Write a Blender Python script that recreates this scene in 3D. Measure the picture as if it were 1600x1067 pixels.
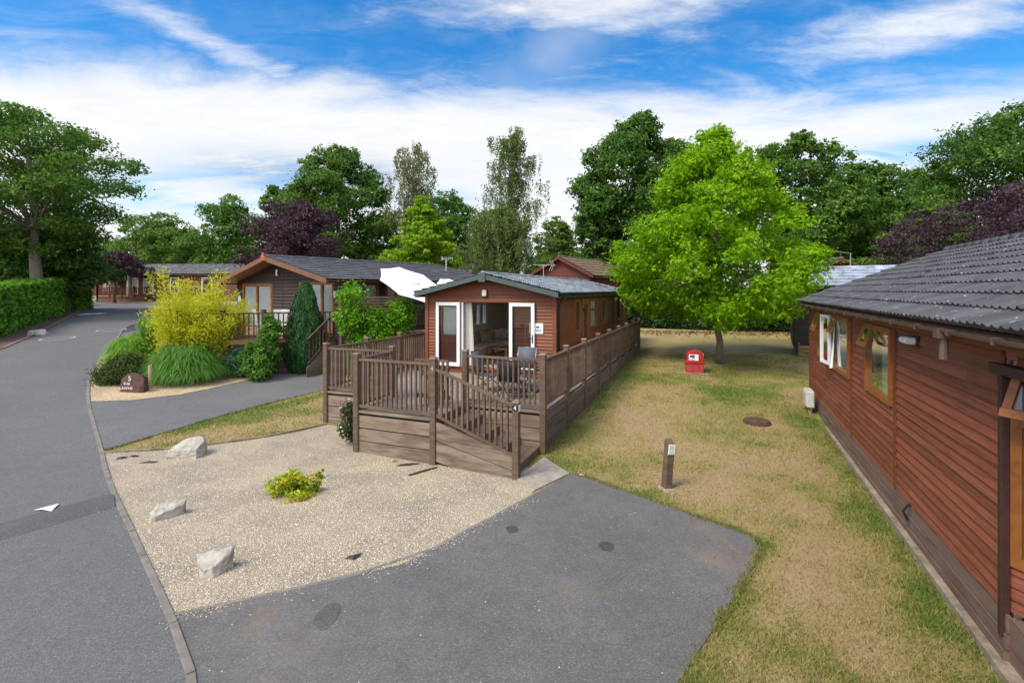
import bpy, bmesh, math, random
import numpy as np
from mathutils import Vector, Matrix, noise as mnoise

for o in list(bpy.data.objects):
    bpy.data.objects.remove(o)
S = bpy.context.scene
C = S.collection
R_ = math.radians

# ------------------------------------------------------------------ camera
CAM_H, HZ, FP = 3.5, 453.0, 770.0          # height (m), horizon row, focal length in photo pixels (1600 wide)
cd = bpy.data.cameras.new('camera')
cam = bpy.data.objects.new('camera', cd)
C.objects.link(cam)
cam.location = (0, 0, CAM_H)
cam.rotation_euler = (R_(90), 0, 0)
cd.sensor_width = 36
cd.lens = 36 * FP / 1600
cd.shift_y = -(533.5 - HZ) / 1600
cd.clip_start = .05
cd.clip_end = 3000
S.camera = cam

# ------------------------------------------------------------------ light
SUN_EL, SUN_AZ = 52, 232                   # azimuth clockwise from +Y: behind and left of the camera
sd = bpy.data.lights.new('sun', 'SUN')
sun = bpy.data.objects.new('sun', sd)
C.objects.link(sun)
sd.energy = 1.9
sd.angle = R_(22)
sd.color = (1, .89, .74)
dirv = Vector((math.sin(R_(SUN_AZ)) * math.cos(R_(SUN_EL)), math.cos(R_(SUN_AZ)) * math.cos(R_(SUN_EL)), math.sin(R_(SUN_EL))))
sun.rotation_euler = dirv.to_track_quat('Z', 'Y').to_euler()
S.view_settings.view_transform = 'Standard'
S.view_settings.look = 'None'
S.view_settings.exposure = 1.1
S.view_settings.gamma = 1
S.render.film_transparent = False
try:
    S.cycles.max_bounces = 7
    S.cycles.transparent_max_bounces = 10
    S.cycles.diffuse_bounces = 4
    S.cycles.caustics_reflective = False
    S.cycles.caustics_refractive = False
except Exception:
    pass


# ------------------------------------------------------------------ node helpers
class NT:
    def __init__(s, tree):
        s.t = tree
        s.n = tree.nodes
        s.l = tree.links

    def add(s, ty, **kw):
        n = s.n.new(ty)
        for k, v in kw.items():
            setattr(n, k, v)
        return n

    def put(s, sock, v):
        if isinstance(v, bpy.types.NodeSocket):
            s.l.new(v, sock)
        elif v is not None:
            if isinstance(v, (tuple, list)) and len(v) == 3 and sock.type == 'RGBA':
                v = (*v, 1)
            sock.default_value = v

    def m(s, op, a, b=None, c=None, clamp=False):
        n = s.add('ShaderNodeMath', operation=op, use_clamp=clamp)
        s.put(n.inputs[0], a)
        if b is not None: s.put(n.inputs[1], b)
        if c is not None: s.put(n.inputs[2], c)
        return n.outputs[0]

    def vm(s, op, a, b=None):
        n = s.add('ShaderNodeVectorMath', operation=op)
        s.put(n.inputs[0], a)
        if b is not None: s.put(n.inputs[1], b)
        return n.outputs[0]

    def mix(s, f, a, b, mode='MIX'):
        n = s.add('ShaderNodeMix', data_type='RGBA', blend_type=mode)
        s.put(n.inputs[0], f)
        s.put(n.inputs[6], a)
        s.put(n.inputs[7], b)
        return n.outputs[2]

    def sstep(s, x, a, b, lo=0., hi=1.):
        n = s.add('ShaderNodeMapRange', interpolation_type='SMOOTHSTEP')
        s.put(n.inputs[0], x)
        s.put(n.inputs[1], a)
        s.put(n.inputs[2], b)
        n.inputs[3].default_value = lo
        n.inputs[4].default_value = hi
        return n.outputs[0]

    def noise(s, vec, scale, detail=4, rough=.55, dist=0, out=0):
        n = s.add('ShaderNodeTexNoise')
        s.put(n.inputs['Vector'], vec)
        n.inputs['Scale'].default_value = scale
        n.inputs['Detail'].default_value = detail
        n.inputs['Roughness'].default_value = rough
        n.inputs['Distortion'].default_value = dist
        return n.outputs[out]

    def ramp(s, fac, stops):
        n = s.add('ShaderNodeValToRGB')
        e = n.color_ramp.elements
        while len(e) < len(stops): e.new(.5)
        for i, (p, c) in enumerate(stops):
            e[i].position = p
            e[i].color = (*c, 1) if len(c) == 3 else c
        s.put(n.inputs[0], fac)
        return n.outputs[0]


# ------------------------------------------------------------------ sky
W = bpy.data.worlds.new('World')
S.world = W
W.use_nodes = True
k = NT(W.node_tree)
k.n.clear()
out = k.add('ShaderNodeOutputWorld')
bg = k.add('ShaderNodeBackground')
bg.inputs[1].default_value = .1
k.l.new(bg.outputs[0], out.inputs[0])
sky = k.add('ShaderNodeTexSky', sky_type='NISHITA')
sky.sun_disc = False
sky.sun_elevation = R_(SUN_EL)
sky.sun_rotation = R_(SUN_AZ)
sky.air_density = 1.0
sky.dust_density = .4
sky.ozone_density = 2.0
gen = k.add('ShaderNodeTexCoord').outputs['Generated']
sep = k.add('ShaderNodeSeparateXYZ')
k.l.new(gen, sep.inputs[0])
dx, dy, dz = sep.outputs
hor = k.m('SQRT', k.m('ADD', k.m('MULTIPLY', dx, dx), k.m('MULTIPLY', dy, dy)))
tt = k.m('DIVIDE', dz, k.m('MAXIMUM', hor, .02))            # tangent of the elevation
az = k.m('MULTIPLY', k.m('ARCTAN2', dx, dy), 57.29578)        # degrees from +Y, positive to +X
den = k.m('ADD', k.m('MAXIMUM', dz, 0.), .12)
cmb = k.add('ShaderNodeCombineXYZ')
k.put(cmb.inputs[0], k.m('DIVIDE', dx, den))
k.put(cmb.inputs[1], k.m('DIVIDE', dy, den))
cl = cmb.outputs[0]                                          # a point on a flat cloud layer
mp = k.add('ShaderNodeMapping')
k.put(mp.inputs[0], cl)
mp.inputs['Rotation'].default_value = (0, 0, R_(-28))
mp.inputs['Scale'].default_value = (.8, 1.7, 1)
wisp = k.noise(mp.outputs[0], 1.5, 9, .62, .9)
wisp2 = k.noise(mp.outputs[0], 4.6, 8, .65, .6)
big = k.noise(cl, .8, 5, .5, .3)


def blob(a0, t0, sa, st, rot=0.):
    c, s_ = math.cos(R_(rot)), math.sin(R_(rot))
    A_ = k.m('DIVIDE', k.m('SUBTRACT', az, a0), sa)
    T_ = k.m('DIVIDE', k.m('SUBTRACT', tt, t0), st)
    u = k.m('ADD', k.m('MULTIPLY', A_, c), k.m('MULTIPLY', T_, s_))
    v = k.m('SUBTRACT', k.m('MULTIPLY', T_, c), k.m('MULTIPLY', A_, s_))
    return k.m('EXPONENT', k.m('MULTIPLY', k.m('ADD', k.m('MULTIPLY', u, u), k.m('MULTIPLY', v, v)), -1.))


def total(*xs):
    r = xs[0]
    for x in xs[1:]: r = k.m('ADD', r, x)
    return r


def line_blob(a0, t0, a1, t1, w):
    """a streak between two sky directions"""
    SA = 100.                                                # degrees that count like one unit of tangent
    ax, ay = a0 / SA, t0
    ex, ey = a1 / SA - ax, t1 - ay
    L2 = ex * ex + ey * ey
    X = k.m('SUBTRACT', k.m('DIVIDE', az, SA), ax)
    Y = k.m('SUBTRACT', tt, ay)
    h = k.m('DIVIDE', k.m('ADD', k.m('MULTIPLY', X, ex), k.m('MULTIPLY', Y, ey)), L2, clamp=True)
    ux = k.m('SUBTRACT', X, k.m('MULTIPLY', h, ex))
    uy = k.m('SUBTRACT', Y, k.m('MULTIPLY', h, ey))
    d2 = k.m('ADD', k.m('MULTIPLY', ux, ux), k.m('MULTIPLY', uy, uy))
    return k.m('EXPONENT', k.m('MULTIPLY', d2, -1. / (w * w)))


# the wide white bank: upper edge in tangent, a curve over azimuth
edge = k.m('SUBTRACT', .405, k.m('MULTIPLY', k.m('POWER', k.m('ABSOLUTE', k.m('DIVIDE', k.m('ADD', az, 8.), 50.)), 1.8), .11))
tn = total(tt, k.m('MULTIPLY', k.m('SUBTRACT', wisp, .5), .16), k.m('MULTIPLY', k.m('SUBTRACT', wisp2, .5), .07))
bank = k.sstep(k.m('SUBTRACT', edge, tn), -.045, .06)
thin = k.m('MULTIPLY', k.sstep(tt, .02, .2), k.m('MULTIPLY', k.sstep(big, .50, .68), .35))
gaps = total(k.m('MULTIPLY', blob(-34, .16, 7, .035, 0), .95), k.m('MULTIPLY', blob(-26, .205, 6, .035, -20), .7),
             k.m('MULTIPLY', blob(-8, .155, 5, .045), .7), k.m('MULTIPLY', blob(37, .215, 8, .022, 6), .95),
             k.m('MULTIPLY', blob(33, .19, 6, .02), .5))
bank = k.m('MULTIPLY', bank, k.m('SUBTRACT', 1., k.m('MULTIPLY', gaps, k.sstep(wisp, .30, .60)), clamp=True))
# wisps above it
seed_ = total(k.m('MULTIPLY', blob(13, .61, 24, .115, -4), 1.15), k.m('MULTIPLY', line_blob(-40, .47, -26, .40, .030), .85),
              k.m('MULTIPLY', blob(36, .40, 9, .05, -12), .75), k.m('MULTIPLY', blob(46, .42, 9, .05), .6),
              k.m('MULTIPLY', blob(8, .46, 10, .03, -6), .42), k.m('MULTIPLY', blob(-4, .44, 3, .05, 20), .35),
              k.m('MULTIPLY', blob(20, .43, 12, .04), .28), k.m('MULTIPLY', blob(-47, .42, 5, .05), .35))
wn = k.m('ADD', k.m('MULTIPLY', wisp, .62), k.m('MULTIPLY', wisp2, .38))
fl = k.noise(mp.outputs[0], 9., 8, .68, .4)
high = k.m('MULTIPLY', k.sstep(total(k.m('MULTIPLY', seed_, .40), wn, k.m('MULTIPLY', k.m('SUBTRACT', fl, .5), .30)), .58, 1.10), .96)
behind = k.sstep(dy, .25, -.25)                              # unseen sky behind the camera: cloud brightened to lift ambient light
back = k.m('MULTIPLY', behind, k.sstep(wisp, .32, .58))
veil = k.m('MULTIPLY', k.sstep(total(k.m('MULTIPLY', wisp2, .6), k.m('MULTIPLY', big, .5)), .46, .84), .24)
high = k.m('MAXIMUM', high, veil)
cover = k.m('MAXIMUM', k.m('MAXIMUM', bank, high), k.m('MAXIMUM', thin, back))
hs = k.add('ShaderNodeHueSaturation')
hs.inputs['Saturation'].default_value = 1.45
hs.inputs['Value'].default_value = .98
k.l.new(sky.outputs[0], hs.inputs['Color'])
shade = k.m('MULTIPLY', total(blob(-25, .215, 8, .035, -15), k.m('MULTIPLY', blob(-17, .225, 5, .03, -15), .8), k.m('MULTIPLY', blob(-5, .25, 14, .05), .12)),
            k.sstep(wisp2, .30, .60))
ccol = k.mix(k.m('MULTIPLY', shade, 1.15, clamp=True), (4.85, 4.85, 4.85), (2.3, 2.8, 3.5))
ccol = k.mix(k.sstep(wn, .35, .62, .22, 0), ccol, (3.7, 4.1, 4.6))
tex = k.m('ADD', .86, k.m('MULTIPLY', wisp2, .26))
lift = k.m('MULTIPLY', tex, k.m('ADD', 1., k.m('ADD', k.m('MULTIPLY', behind, .9), k.m('MULTIPLY', k.sstep(dz, .55, .85), .5))))  # unseen cloud behind and overhead made brighter for fill light
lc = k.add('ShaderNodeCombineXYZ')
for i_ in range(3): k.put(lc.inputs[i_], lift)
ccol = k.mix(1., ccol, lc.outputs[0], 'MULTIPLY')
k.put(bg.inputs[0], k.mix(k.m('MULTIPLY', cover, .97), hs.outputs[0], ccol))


# ------------------------------------------------------------------ materials
def mat(name):
    m = bpy.data.materials.new(name)
    m.use_nodes = True
    q = NT(m.node_tree)
    return m, q, q.n['Principled BSDF']


def coords(q, kind='Object'):
    return q.add('ShaderNodeTexCoord').outputs[kind]


def wpos(q):
    return q.add('ShaderNodeNewGeometry').outputs['Position']


def island(q):
    return q.add('ShaderNodeNewGeometry').outputs['Random Per Island']


def scaled(q, v, s):
    return q.vm('MULTIPLY', v, s)


def bump(q, bsdf, h, strength=.3, dist=.01):
    b = q.add('ShaderNodeBump')
    b.inputs['Strength'].default_value = strength
    b.inputs['Distance'].default_value = dist
    q.put(b.inputs['Height'], h)
    q.l.new(b.outputs[0], bsdf.inputs['Normal'])


def plain(name, col, rough=.6, metal=0., var=.12, scale=6., bmp=0.):
    m, q, b = mat(name)
    n = q.noise(coords(q), scale, 5)
    d = tuple(c * (1 - var * 2) for c in col)
    l = tuple(min(1, c * (1 + var * 1.4)) for c in col)
    q.put(b.inputs['Base Color'], q.ramp(n, [(.28, d), (.72, l)]))
    b.inputs['Roughness'].default_value = rough
    b.inputs['Metallic'].default_value = metal
    if bmp: bump(q, b, q.noise(coords(q), scale * 6, 4), bmp, .004)
    return m


def wood(name, col, dark, grain=(1.6, 1.6, 40), rough=.55, var=.35, weather=None, spec=.4):
    """boards: one tone per board, grain streaks along it, optional weathering patches"""
    m, q, b = mat(name)
    p = coords(q)
    r = island(q)
    off = q.vm('ADD', p, q.vm('MULTIPLY', q.add('ShaderNodeCombineXYZ').outputs[0], (1, 1, 1)))
    n = q.add('ShaderNodeTexNoise', noise_dimensions='4D')
    q.put(n.inputs['Vector'], scaled(q, off, grain))
    q.put(n.inputs['W'], q.m('MULTIPLY', r, 31.7))
    n.inputs['Scale'].default_value = 1.6
    n.inputs['Detail'].default_value = 7
    n.inputs['Roughness'].default_value = .65
    n.inputs['Distortion'].default_value = .5
    c = q.ramp(n.outputs[0], [(.28, dark), (.55, col), (.8, tuple(min(1, x * 1.35) for x in col))])
    c = q.mix(1., c, q.ramp(r, [(0, (1 - var,) * 3), (1, (1 + var * .6,) * 3)]), 'MULTIPLY')
    if weather:
        wc, amt, sc = weather
        wn = q.noise(scaled(q, wpos(q), (.55, .55, 3.2)), sc, 6, .65)
        c = q.mix(q.m('MULTIPLY', q.sstep(wn, .36, .70), amt), c, wc)
    q.put(b.inputs['Base Color'], c)
    q.put(b.inputs['Roughness'], q.m('ADD', rough - .1, q.m('MULTIPLY', n.outputs[0], .25)))
    b.inputs['Specular IOR Level'].default_value = spec
    bump(q, b, n.outputs[0], .35, .006)
    return m


M = {}
M['lodge_wood'] = wood('redwood_siding', (.215, .064, .026), (.11, .030, .012), (1.4, 1.4, 34), .5, .22)
M['right_wood'] = wood('stained_siding', (.245, .070, .036), (.095, .027, .015), (1.1, 1.1, 26), .5, .30, ((.27, .115, .07), .22, 4.2))
M['right_trim'] = wood('stained_trim', (.165, .048, .024), (.06, .018, .011), (1.5, 1.5, 30), .55, .15)
M['right_dark'] = wood('dark_trim', (.055, .024, .020), (.03, .013, .011), (6, 6, 6), .6, .15)
M['skirt_old'] = wood('weathered_skirting', (.160, .092, .066), (.07, .04, .03), (1.2, 1.2, 30), .8, .25, ((.2, .15, .12), .6, 2.5))
M['left_wood'] = wood('dark_brown_siding', (.052, .032, .025), (.026, .016, .013), (1.2, 1.2, 26), .55, .18)
M['red_wood'] = wood('dark_red_siding', (.125, .026, .019), (.07, .015, .012), (1.2, 1.2, 26), .6, .15)
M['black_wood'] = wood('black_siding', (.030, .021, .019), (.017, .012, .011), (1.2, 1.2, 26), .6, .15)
M['orange'] = wood('golden_oak_frame', (.275, .100, .024), (.17, .055, .013), (5, 5, 5), .38, .12)
M['far_wood'] = wood('far_siding', (.165, .060, .035), (.09, .034, .022), (1.2, 1.2, 26), .6, .15)
dk = ((.215, .155, .115), .45, 2.2)
M['deck_post'] = wood('deck_post', (.120, .074, .053), (.068, .040, .028), (26, 26, 1.6), .75, .2, ((.20, .160, .10), .4, 5))
M['deck_slat'] = wood('deck_baluster', (.124, .076, .054), (.072, .042, .028), (24, 24, 1.6), .75, .3, dk)
M['deck_rail'] = wood('deck_rail', (.185, .115, .082), (.095, .058, .042), (2, 2, 30), .75, .25, ((.27, .22, .18), .5, 3))
M['deck_skirt'] = wood('deck_skirting', (.150, .104, .078), (.065, .042, .030), (.7, .7, 20), .8, .35, ((.36, .30, .228), .55, 2.2))
M['deck_floor'] = wood('deck_floor', (.24, .205, .172), (.13, .11, .092), (20, 1.2, 3), .85, .2, ((.30, .275, .24), .5, 2.5))
M['deck_skirt_r'] = wood('side_skirting', (.115, .074, .056), (.05, .034, .028), (1.0, 1.0, 20), .8, .2, ((.19, .165, .145), .5, 1.7))
M['left_rail'] = wood('dark_rail', (.070, .040, .031), (.035, .021, .017), (24, 24, 1.6), .7, .25)
M['fence_red'] = wood('red_fence', (.16, .055, .033), (.08, .028, .018), (20, 20, 2), .7, .2)
M['log'] = wood('sleeper', (.33, .185, .085), (.20, .105, .05), (2, 2, 14), .8, .2)
M['stake'] = plain('pale_log', (.42, .30, .18), .85, 0, .12)
M['strip'] = plain('sandy_concrete', (.27, .215, .155), .92, 0, .25, 7, .5)
M['barge_l'] = wood('oak_bargeboard', (.19, .088, .046), (.12, .052, .028), (5, 5, 5), .5, .12)
M['white_pvc'] = plain('white_pvc', (.80, .82, .84), .32, 0, .015)
M['cream'] = plain('cream_board', (.78, .72, .61), .8, 0, .03)
M['ceiling_white'] = plain('ceiling_white', (.7, .69, .66), .8, 0, .03)
M['carpet'] = plain('carpet', (.36, .29, .21), .95, 0, .12, 40)
M['sofa'] = plain('sofa_fabric', (.66, .57, .45), .9, 0, .08, 30, .2)
M['green_metal'] = plain('dark_green_trim', (.055, .085, .080), .42, 0, .08)
M['black'] = plain('black_plastic', (.016, .017, .020), .45, 0, .1)
M['brown_plastic'] = plain('brown_gutter', (.115, .072, .062), .42, 0, .08, 3)
M['grey_metal'] = plain('grey_metal', (.32, .34, .37), .35, .7, .08)
M['alu'] = plain('aluminium', (.62, .63, .64), .35, .8, .05)
M['sling'] = plain('grey_mesh_sling', (.085, .10, .125), .7, 0, .1, 60)
M['sling_dark'] = plain('charcoal_sling', (.022, .025, .032), .65, 0, .1, 60)
M['sling_blue'] = plain('slate_sling', (.075, .095, .13), .7, 0, .1, 60)
M['red_paint'] = plain('red_grp', (.43, .020, .018), .38, 0, .16, 7)
M['red_faded'] = plain('red_grp_faded', (.38, .045, .042), .55, 0, .16, 7)
M['paper'] = plain('white_label', (.78, .79, .77), .5, 0, .02)
M['blue_ink'] = plain('blue_ink', (.03, .09, .42), .5, 0, .05)
M['red_ink'] = plain('red_ink', (.5, .04, .03), .5, 0, .05)
M['green_ink'] = plain('green_ink', (.07, .36, .08), .5, 0, .05)
M['black_ink'] = plain('black_ink', (.015, .015, .017), .5, 0, .05)
M['white_ink'] = plain('white_ink', (.78, .78, .77), .6, 0, .03)
M['worn_paint'] = plain('worn_road_paint', (.42, .42, .41), .8, 0, .3, 14)
M['grey_ink'] = plain('grey_ink', (.42, .43, .46), .6, 0, .03)
M['canopy'] = plain('white_canvas', (.76, .76, .77), .8, 0, .01)
M['concrete'] = plain('concrete', (.30, .265, .225), .9, 0, .16, 9, .4)
M['kerb'] = plain('kerb_concrete', (.185, .168, .150), .9, 0, .16, 5, .5)
M['timber_edge'] = plain('timber_edging', (.25, .185, .125), .9, 0, .2, 7, .4)
M['iron'] = plain('rusty_manhole', (.105, .058, .042), .7, .1, .25, 9, .4)
M['box_white'] = plain('meter_box', (.52, .53, .50), .5, 0, .08)
M['lamp_glass'] = plain('opal_glass', (.72, .71, .66), .3, 0, .02)
M['pink'] = plain('pink_stone', (.52, .27, .23), .8, 0, .1)
M['membrane'] = plain('weed_membrane', (.028, .027, .028), .7, 0, .2, 12)
M['brick_red'] = plain('terracotta', (.36, .085, .05), .85, 0, .2, 12)
M['leaf_litter'] = plain('leaf_litter', (.24, .12, .05), .9, 0, .3, 30)
M['soil'] = plain('bark_soil', (.11, .062, .040), .95, 0, .3, 18, .6)
M['weed'] = plain('petal_yellow', (.75, .52, .03), .6, 0, .05)
M['petal_orange'] = plain('petal_orange', (.75, .22, .012), .6, 0, .05)
M['petal_white'] = plain('petal_white', (.75, .72, .68), .6, 0, .05)
M['yellow_pipe'] = plain('yellow_pipe', (.55, .36, .02), .5, 0, .05)
M['dark_room'] = plain('dark_interior', (.055, .048, .042), .9, 0, .1)

# glass: clear, with a real mirror share that grows at grazing angles
m, q, b = mat('window_glass')
q.n.remove(b)
fr = q.add('ShaderNodeFresnel')
fr.inputs[0].default_value = 1.5
tr = q.add('ShaderNodeBsdfTransparent')
tr.inputs[0].default_value = (.93, .96, .96, 1)
gl = q.add('ShaderNodeBsdfGlossy')
gl.inputs['Roughness'].default_value = .015
gl.inputs[0].default_value = (.9, .95, 1, 1)
mx = q.add('ShaderNodeMixShader')
q.put(mx.inputs[0], q.m('ADD', q.m('MULTIPLY', fr.outputs[0], .85), .03, clamp=True))
q.l.new(tr.outputs[0], mx.inputs[1])
q.l.new(gl.outputs[0], mx.inputs[2])
q.l.new(mx.outputs[0], q.n['Material Output'].inputs[0])
M['glass'] = m


def cloth_mat(name, col, trans=.35):
    m, q, b = mat(name)
    b.inputs['Base Color'].default_value = (*col, 1)
    b.inputs['Roughness'].default_value = .9
    t = q.add('ShaderNodeBsdfTranslucent')
    t.inputs[0].default_value = (*col, 1)
    x = q.add('ShaderNodeMixShader')
    x.inputs[0].default_value = trans
    q.l.new(b.outputs[0], x.inputs[1])
    q.l.new(t.outputs[0], x.inputs[2])
    q.l.new(x.outputs[0], q.n['Material Output'].inputs[0])
    return m


M['curtain'] = cloth_mat('net_curtain', (.92, .93, .94), .12)
M['curtain_cream'] = cloth_mat('cream_curtain', (.82, .79, .72), .2)


def checked(name, a, b_, sc):
    m, q, b = mat(name)
    p = coords(q)
    w1 = q.add('ShaderNodeTexWave', wave_type='BANDS', bands_direction='X')
    w1.inputs['Scale'].default_value = sc
    q.put(w1.inputs['Vector'], p)
    c = q.mix(q.sstep(w1.outputs['Fac'], .35, .65), a, b_)
    q.put(b.inputs['Base Color'], c)
    b.inputs['Roughness'].default_value = .9
    return m


M['cushion_plain'] = plain('linen_cushion', (.40, .34, .24), .9, 0, .12, 25, .2)
M['cushion_stripe'] = checked('striped_cushion', (.34, .26, .16), (.20, .13, .08), 4)
M['cushion_dots'] = plain('patterned_cushion', (.50, .47, .42), .9, 0, .35, 14)


def roofmat(name, col, lichen=0., lcol=(.3, .3, .25), rough=.7, metal=0, moss=None, tile=(.36, .3, .32)):
    m, q, b = mat(name)
    p = wpos(q)
    n = q.noise(p, 2.2, 6, .6)
    c = q.ramp(n, [(.3, tuple(x * .65 for x in col)), (.7, tuple(x * 1.3 for x in col))])
    wn = q.add('ShaderNodeTexWhiteNoise')
    q.put(wn.inputs['Vector'], q.vm('FLOOR', scaled(q, coords(q), tuple(1 / z_ for z_ in tile[:2]) + (.02,))))
    c = q.mix(1., c, q.ramp(wn.outputs['Value'], [(0, (.74,) * 3), (1, (1.22,) * 3)]), 'MULTIPLY')
    n2 = q.noise(p, 38, 3, .6)
    c = q.mix(q.sstep(n2, .55, .75, 0, .3), c, tuple(min(1, x * 1.8) for x in col))
    if lichen:
        v = q.noise(p, 16, 4, .6)
        c = q.mix(q.m('MULTIPLY', q.sstep(v, .62, .70), lichen), c, lcol)
    if moss:
        v = q.noise(p, 1.6, 6, .7)
        c = q.mix(q.sstep(v, .40, .65, 0, .7), c, moss)
    q.put(b.inputs['Base Color'], c)
    b.inputs['Roughness'].default_value = rough
    b.inputs['Metallic'].default_value = metal
    bump(q, b, n2, .25, .004)
    return m


M['roof_m'] = roofmat('light_steel_tiles', (.20, .225, .25), .0, rough=.6)
M['roof_r'] = roofmat('charcoal_concrete_tiles', (.062, .064, .070), .9, (.28, .29, .27), .68)
M['roof_l'] = roofmat('dark_slate_tiles', (.075, .075, .082), .5, (.2, .2, .18), .75)
M['roof_moss'] = roofmat('mossy_brown_tiles', (.135, .092, .060), .3, rough=.9, moss=(.115, .105, .040))
M['roof_pale'] = roofmat('pale_blue_grey_tiles', (.32, .36, .43), 0, rough=.35)
M['roof_far'] = roofmat('far_grey_tiles', (.105, .105, .115), .3, rough=.8)


def asphalt(name, col, patch=.22, gravelly=0.):
    m, q, b = mat(name)
    p = wpos(q)
    v = q.add('ShaderNodeTexVoronoi')
    q.put(v.inputs['Vector'], p)
    v.inputs['Scale'].default_value = 85
    r1 = q.add('ShaderNodeSeparateColor')
    q.l.new(v.outputs['Color'], r1.inputs[0])
    big = q.noise(p, .55, 6, .6)
    mid = q.noise(p, 3.5, 5, .6)
    c = q.ramp(r1.outputs[0], [(.0, tuple(x * .74 for x in col)), (.75, tuple(x * 1.08 for x in col)), (.93, tuple(x * 1.2 for x in col)), (1., tuple(min(1, x * 1.6) for x in col))])
    c = q.mix(1., c, q.ramp(q.m('ADD', q.m('MULTIPLY', big, .6), q.m('MULTIPLY', mid, .4)), [(.3, (1 - patch,) * 3), (.7, (1 + patch,) * 3)]), 'MULTIPLY')
    brown = q.sstep(q.noise(scaled(q, p, (.55, .55, 1)), .9, 5, .65), .52, .72, 0, .55)
    c = q.mix(q.m('MULTIPLY', brown, gravelly), c, (.235, .180, .130))
    scuff = q.sstep(q.noise(scaled(q, p, (1.6, .5, 1)), 1.3, 7, .7), .56, .74, 0, .28)
    c = q.mix(scuff, c, tuple(x * .72 for x in col))
    cv = q.add('ShaderNodeTexVoronoi', feature='DISTANCE_TO_EDGE')
    q.put(cv.inputs['Vector'], q.vm('ADD', p, q.vm('MULTIPLY', q.noise(p, 2.5, 4, .6, 0, 1), (.5, .5, 0))))
    cv.inputs['Scale'].default_value = .42
    crack = q.m('MULTIPLY', q.sstep(cv.outputs['Distance'], .0035, .0, 0, .55), q.sstep(q.noise(p, .7, 3), .50, .62))
    c = q.mix(crack, c, tuple(x * .45 for x in col))
    specks = q.sstep(q.noise(p, 34, 1, .5), .78, .81, 0, .35)
    c = q.mix(specks, c, (.42, .42, .42))
    q.put(b.inputs['Base Color'], c)
    b.inputs['Roughness'].default_value = .88
    b.inputs['Specular IOR Level'].default_value = .3
    bump(q, b, q.m('ADD', v.outputs['Distance'], q.m('MULTIPLY', q.noise(p, 160, 2), .4)), .5, .006)
    return m


M['road'] = asphalt('road_asphalt', (.122, .122, .124), .12)
M['drive'] = asphalt('drive_asphalt', (.119, .117, .116), .2, .9)
M['hump'] = asphalt('hump_asphalt', (.098, .097, .097), .15)
M['stain'] = asphalt('oil_stain', (.070, .064, .062), .3)
M['stain_light'] = asphalt('faded_stain', (.095, .089, .085), .3)
M['drivefar'] = asphalt('side_drive_asphalt', (.128, .128, .130), .15)


def gravelmat(name, stops, sc=46):
    m, q, b = mat(name)
    p = wpos(q)
    wob = q.vm('ADD', p, q.vm('MULTIPLY', q.noise(p, 30, 2, .5, 0, 1), (.02, .02, .02)))
    v = q.add('ShaderNodeTexVoronoi')
    q.put(v.inputs['Vector'], wob)
    v.inputs['Scale'].default_value = sc
    r1 = q.add('ShaderNodeSeparateColor')
    q.l.new(v.outputs['Color'], r1.inputs[0])
    c = q.ramp(r1.outputs[0], stops)
    big = q.noise(p, .9, 6, .65)
    c = q.mix(1., c, q.ramp(big, [(.34, (.74, .755, .79)), (.62, (1.1, 1.07, 1.0))]), 'MULTIPLY')
    gap = q.sstep(v.outputs['Distance'], .40, .85, 0, .42)
    c = q.mix(gap, c, (.10, .085, .065))
    q.put(b.inputs['Base Color'], c)
    b.inputs['Roughness'].default_value = .9
    bump(q, b, q.m('SUBTRACT', 1., v.outputs['Distance']), .9, .02)
    return m


M['gravel'] = gravelmat('mixed_gravel', [(0, (.31, .262, .20)), (.3, (.43, .36, .26)), (.6, (.49, .415, .305)), (.85, (.53, .475, .38)), (1, (.37, .34, .30))], 74)
M['gravel_tan'] = gravelmat('tan_gravel', [(0, (.36, .27, .17)), (.5, (.52, .40, .25)), (1, (.60, .49, .34))], 38)


def pebble_mat():
    m, q, b = mat('pebbles')
    c = q.ramp(island(q), [(0, (.34, .28, .21)), (.3, (.52, .42, .29)), (.6, (.60, .50, .36)), (.85, (.66, .60, .48)), (1, (.36, .34, .32))])
    q.put(b.inputs['Base Color'], c)
    b.inputs['Roughness'].default_value = .85
    return m


M['pebble'] = pebble_mat()


def limestone():
    m, q, b = mat('limestone')
    p = coords(q)
    n = q.noise(p, 5, 7, .65)
    c = q.ramp(n, [(.3, (.22, .20, .165)), (.55, (.40, .38, .34)), (.75, (.54, .53, .50))])
    n2 = q.noise(p, 14, 5, .7)
    c = q.mix(q.sstep(n2, .55, .72, 0, .5), c, (.26, .24, .15))
    nz = q.add('ShaderNodeSeparateXYZ')
    q.put(b.inputs['Base Color'], c)
    b.inputs['Roughness'].default_value = .9
    bump(q, b, q.m('ADD', n, q.m('MULTIPLY', n2, .5)), .6, .02)
    return m


M['stone'] = limestone()
M['name_stone'] = plain('painted_brown_stone', (.090, .040, .034), .65, 0, .18, 9, .4)


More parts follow.
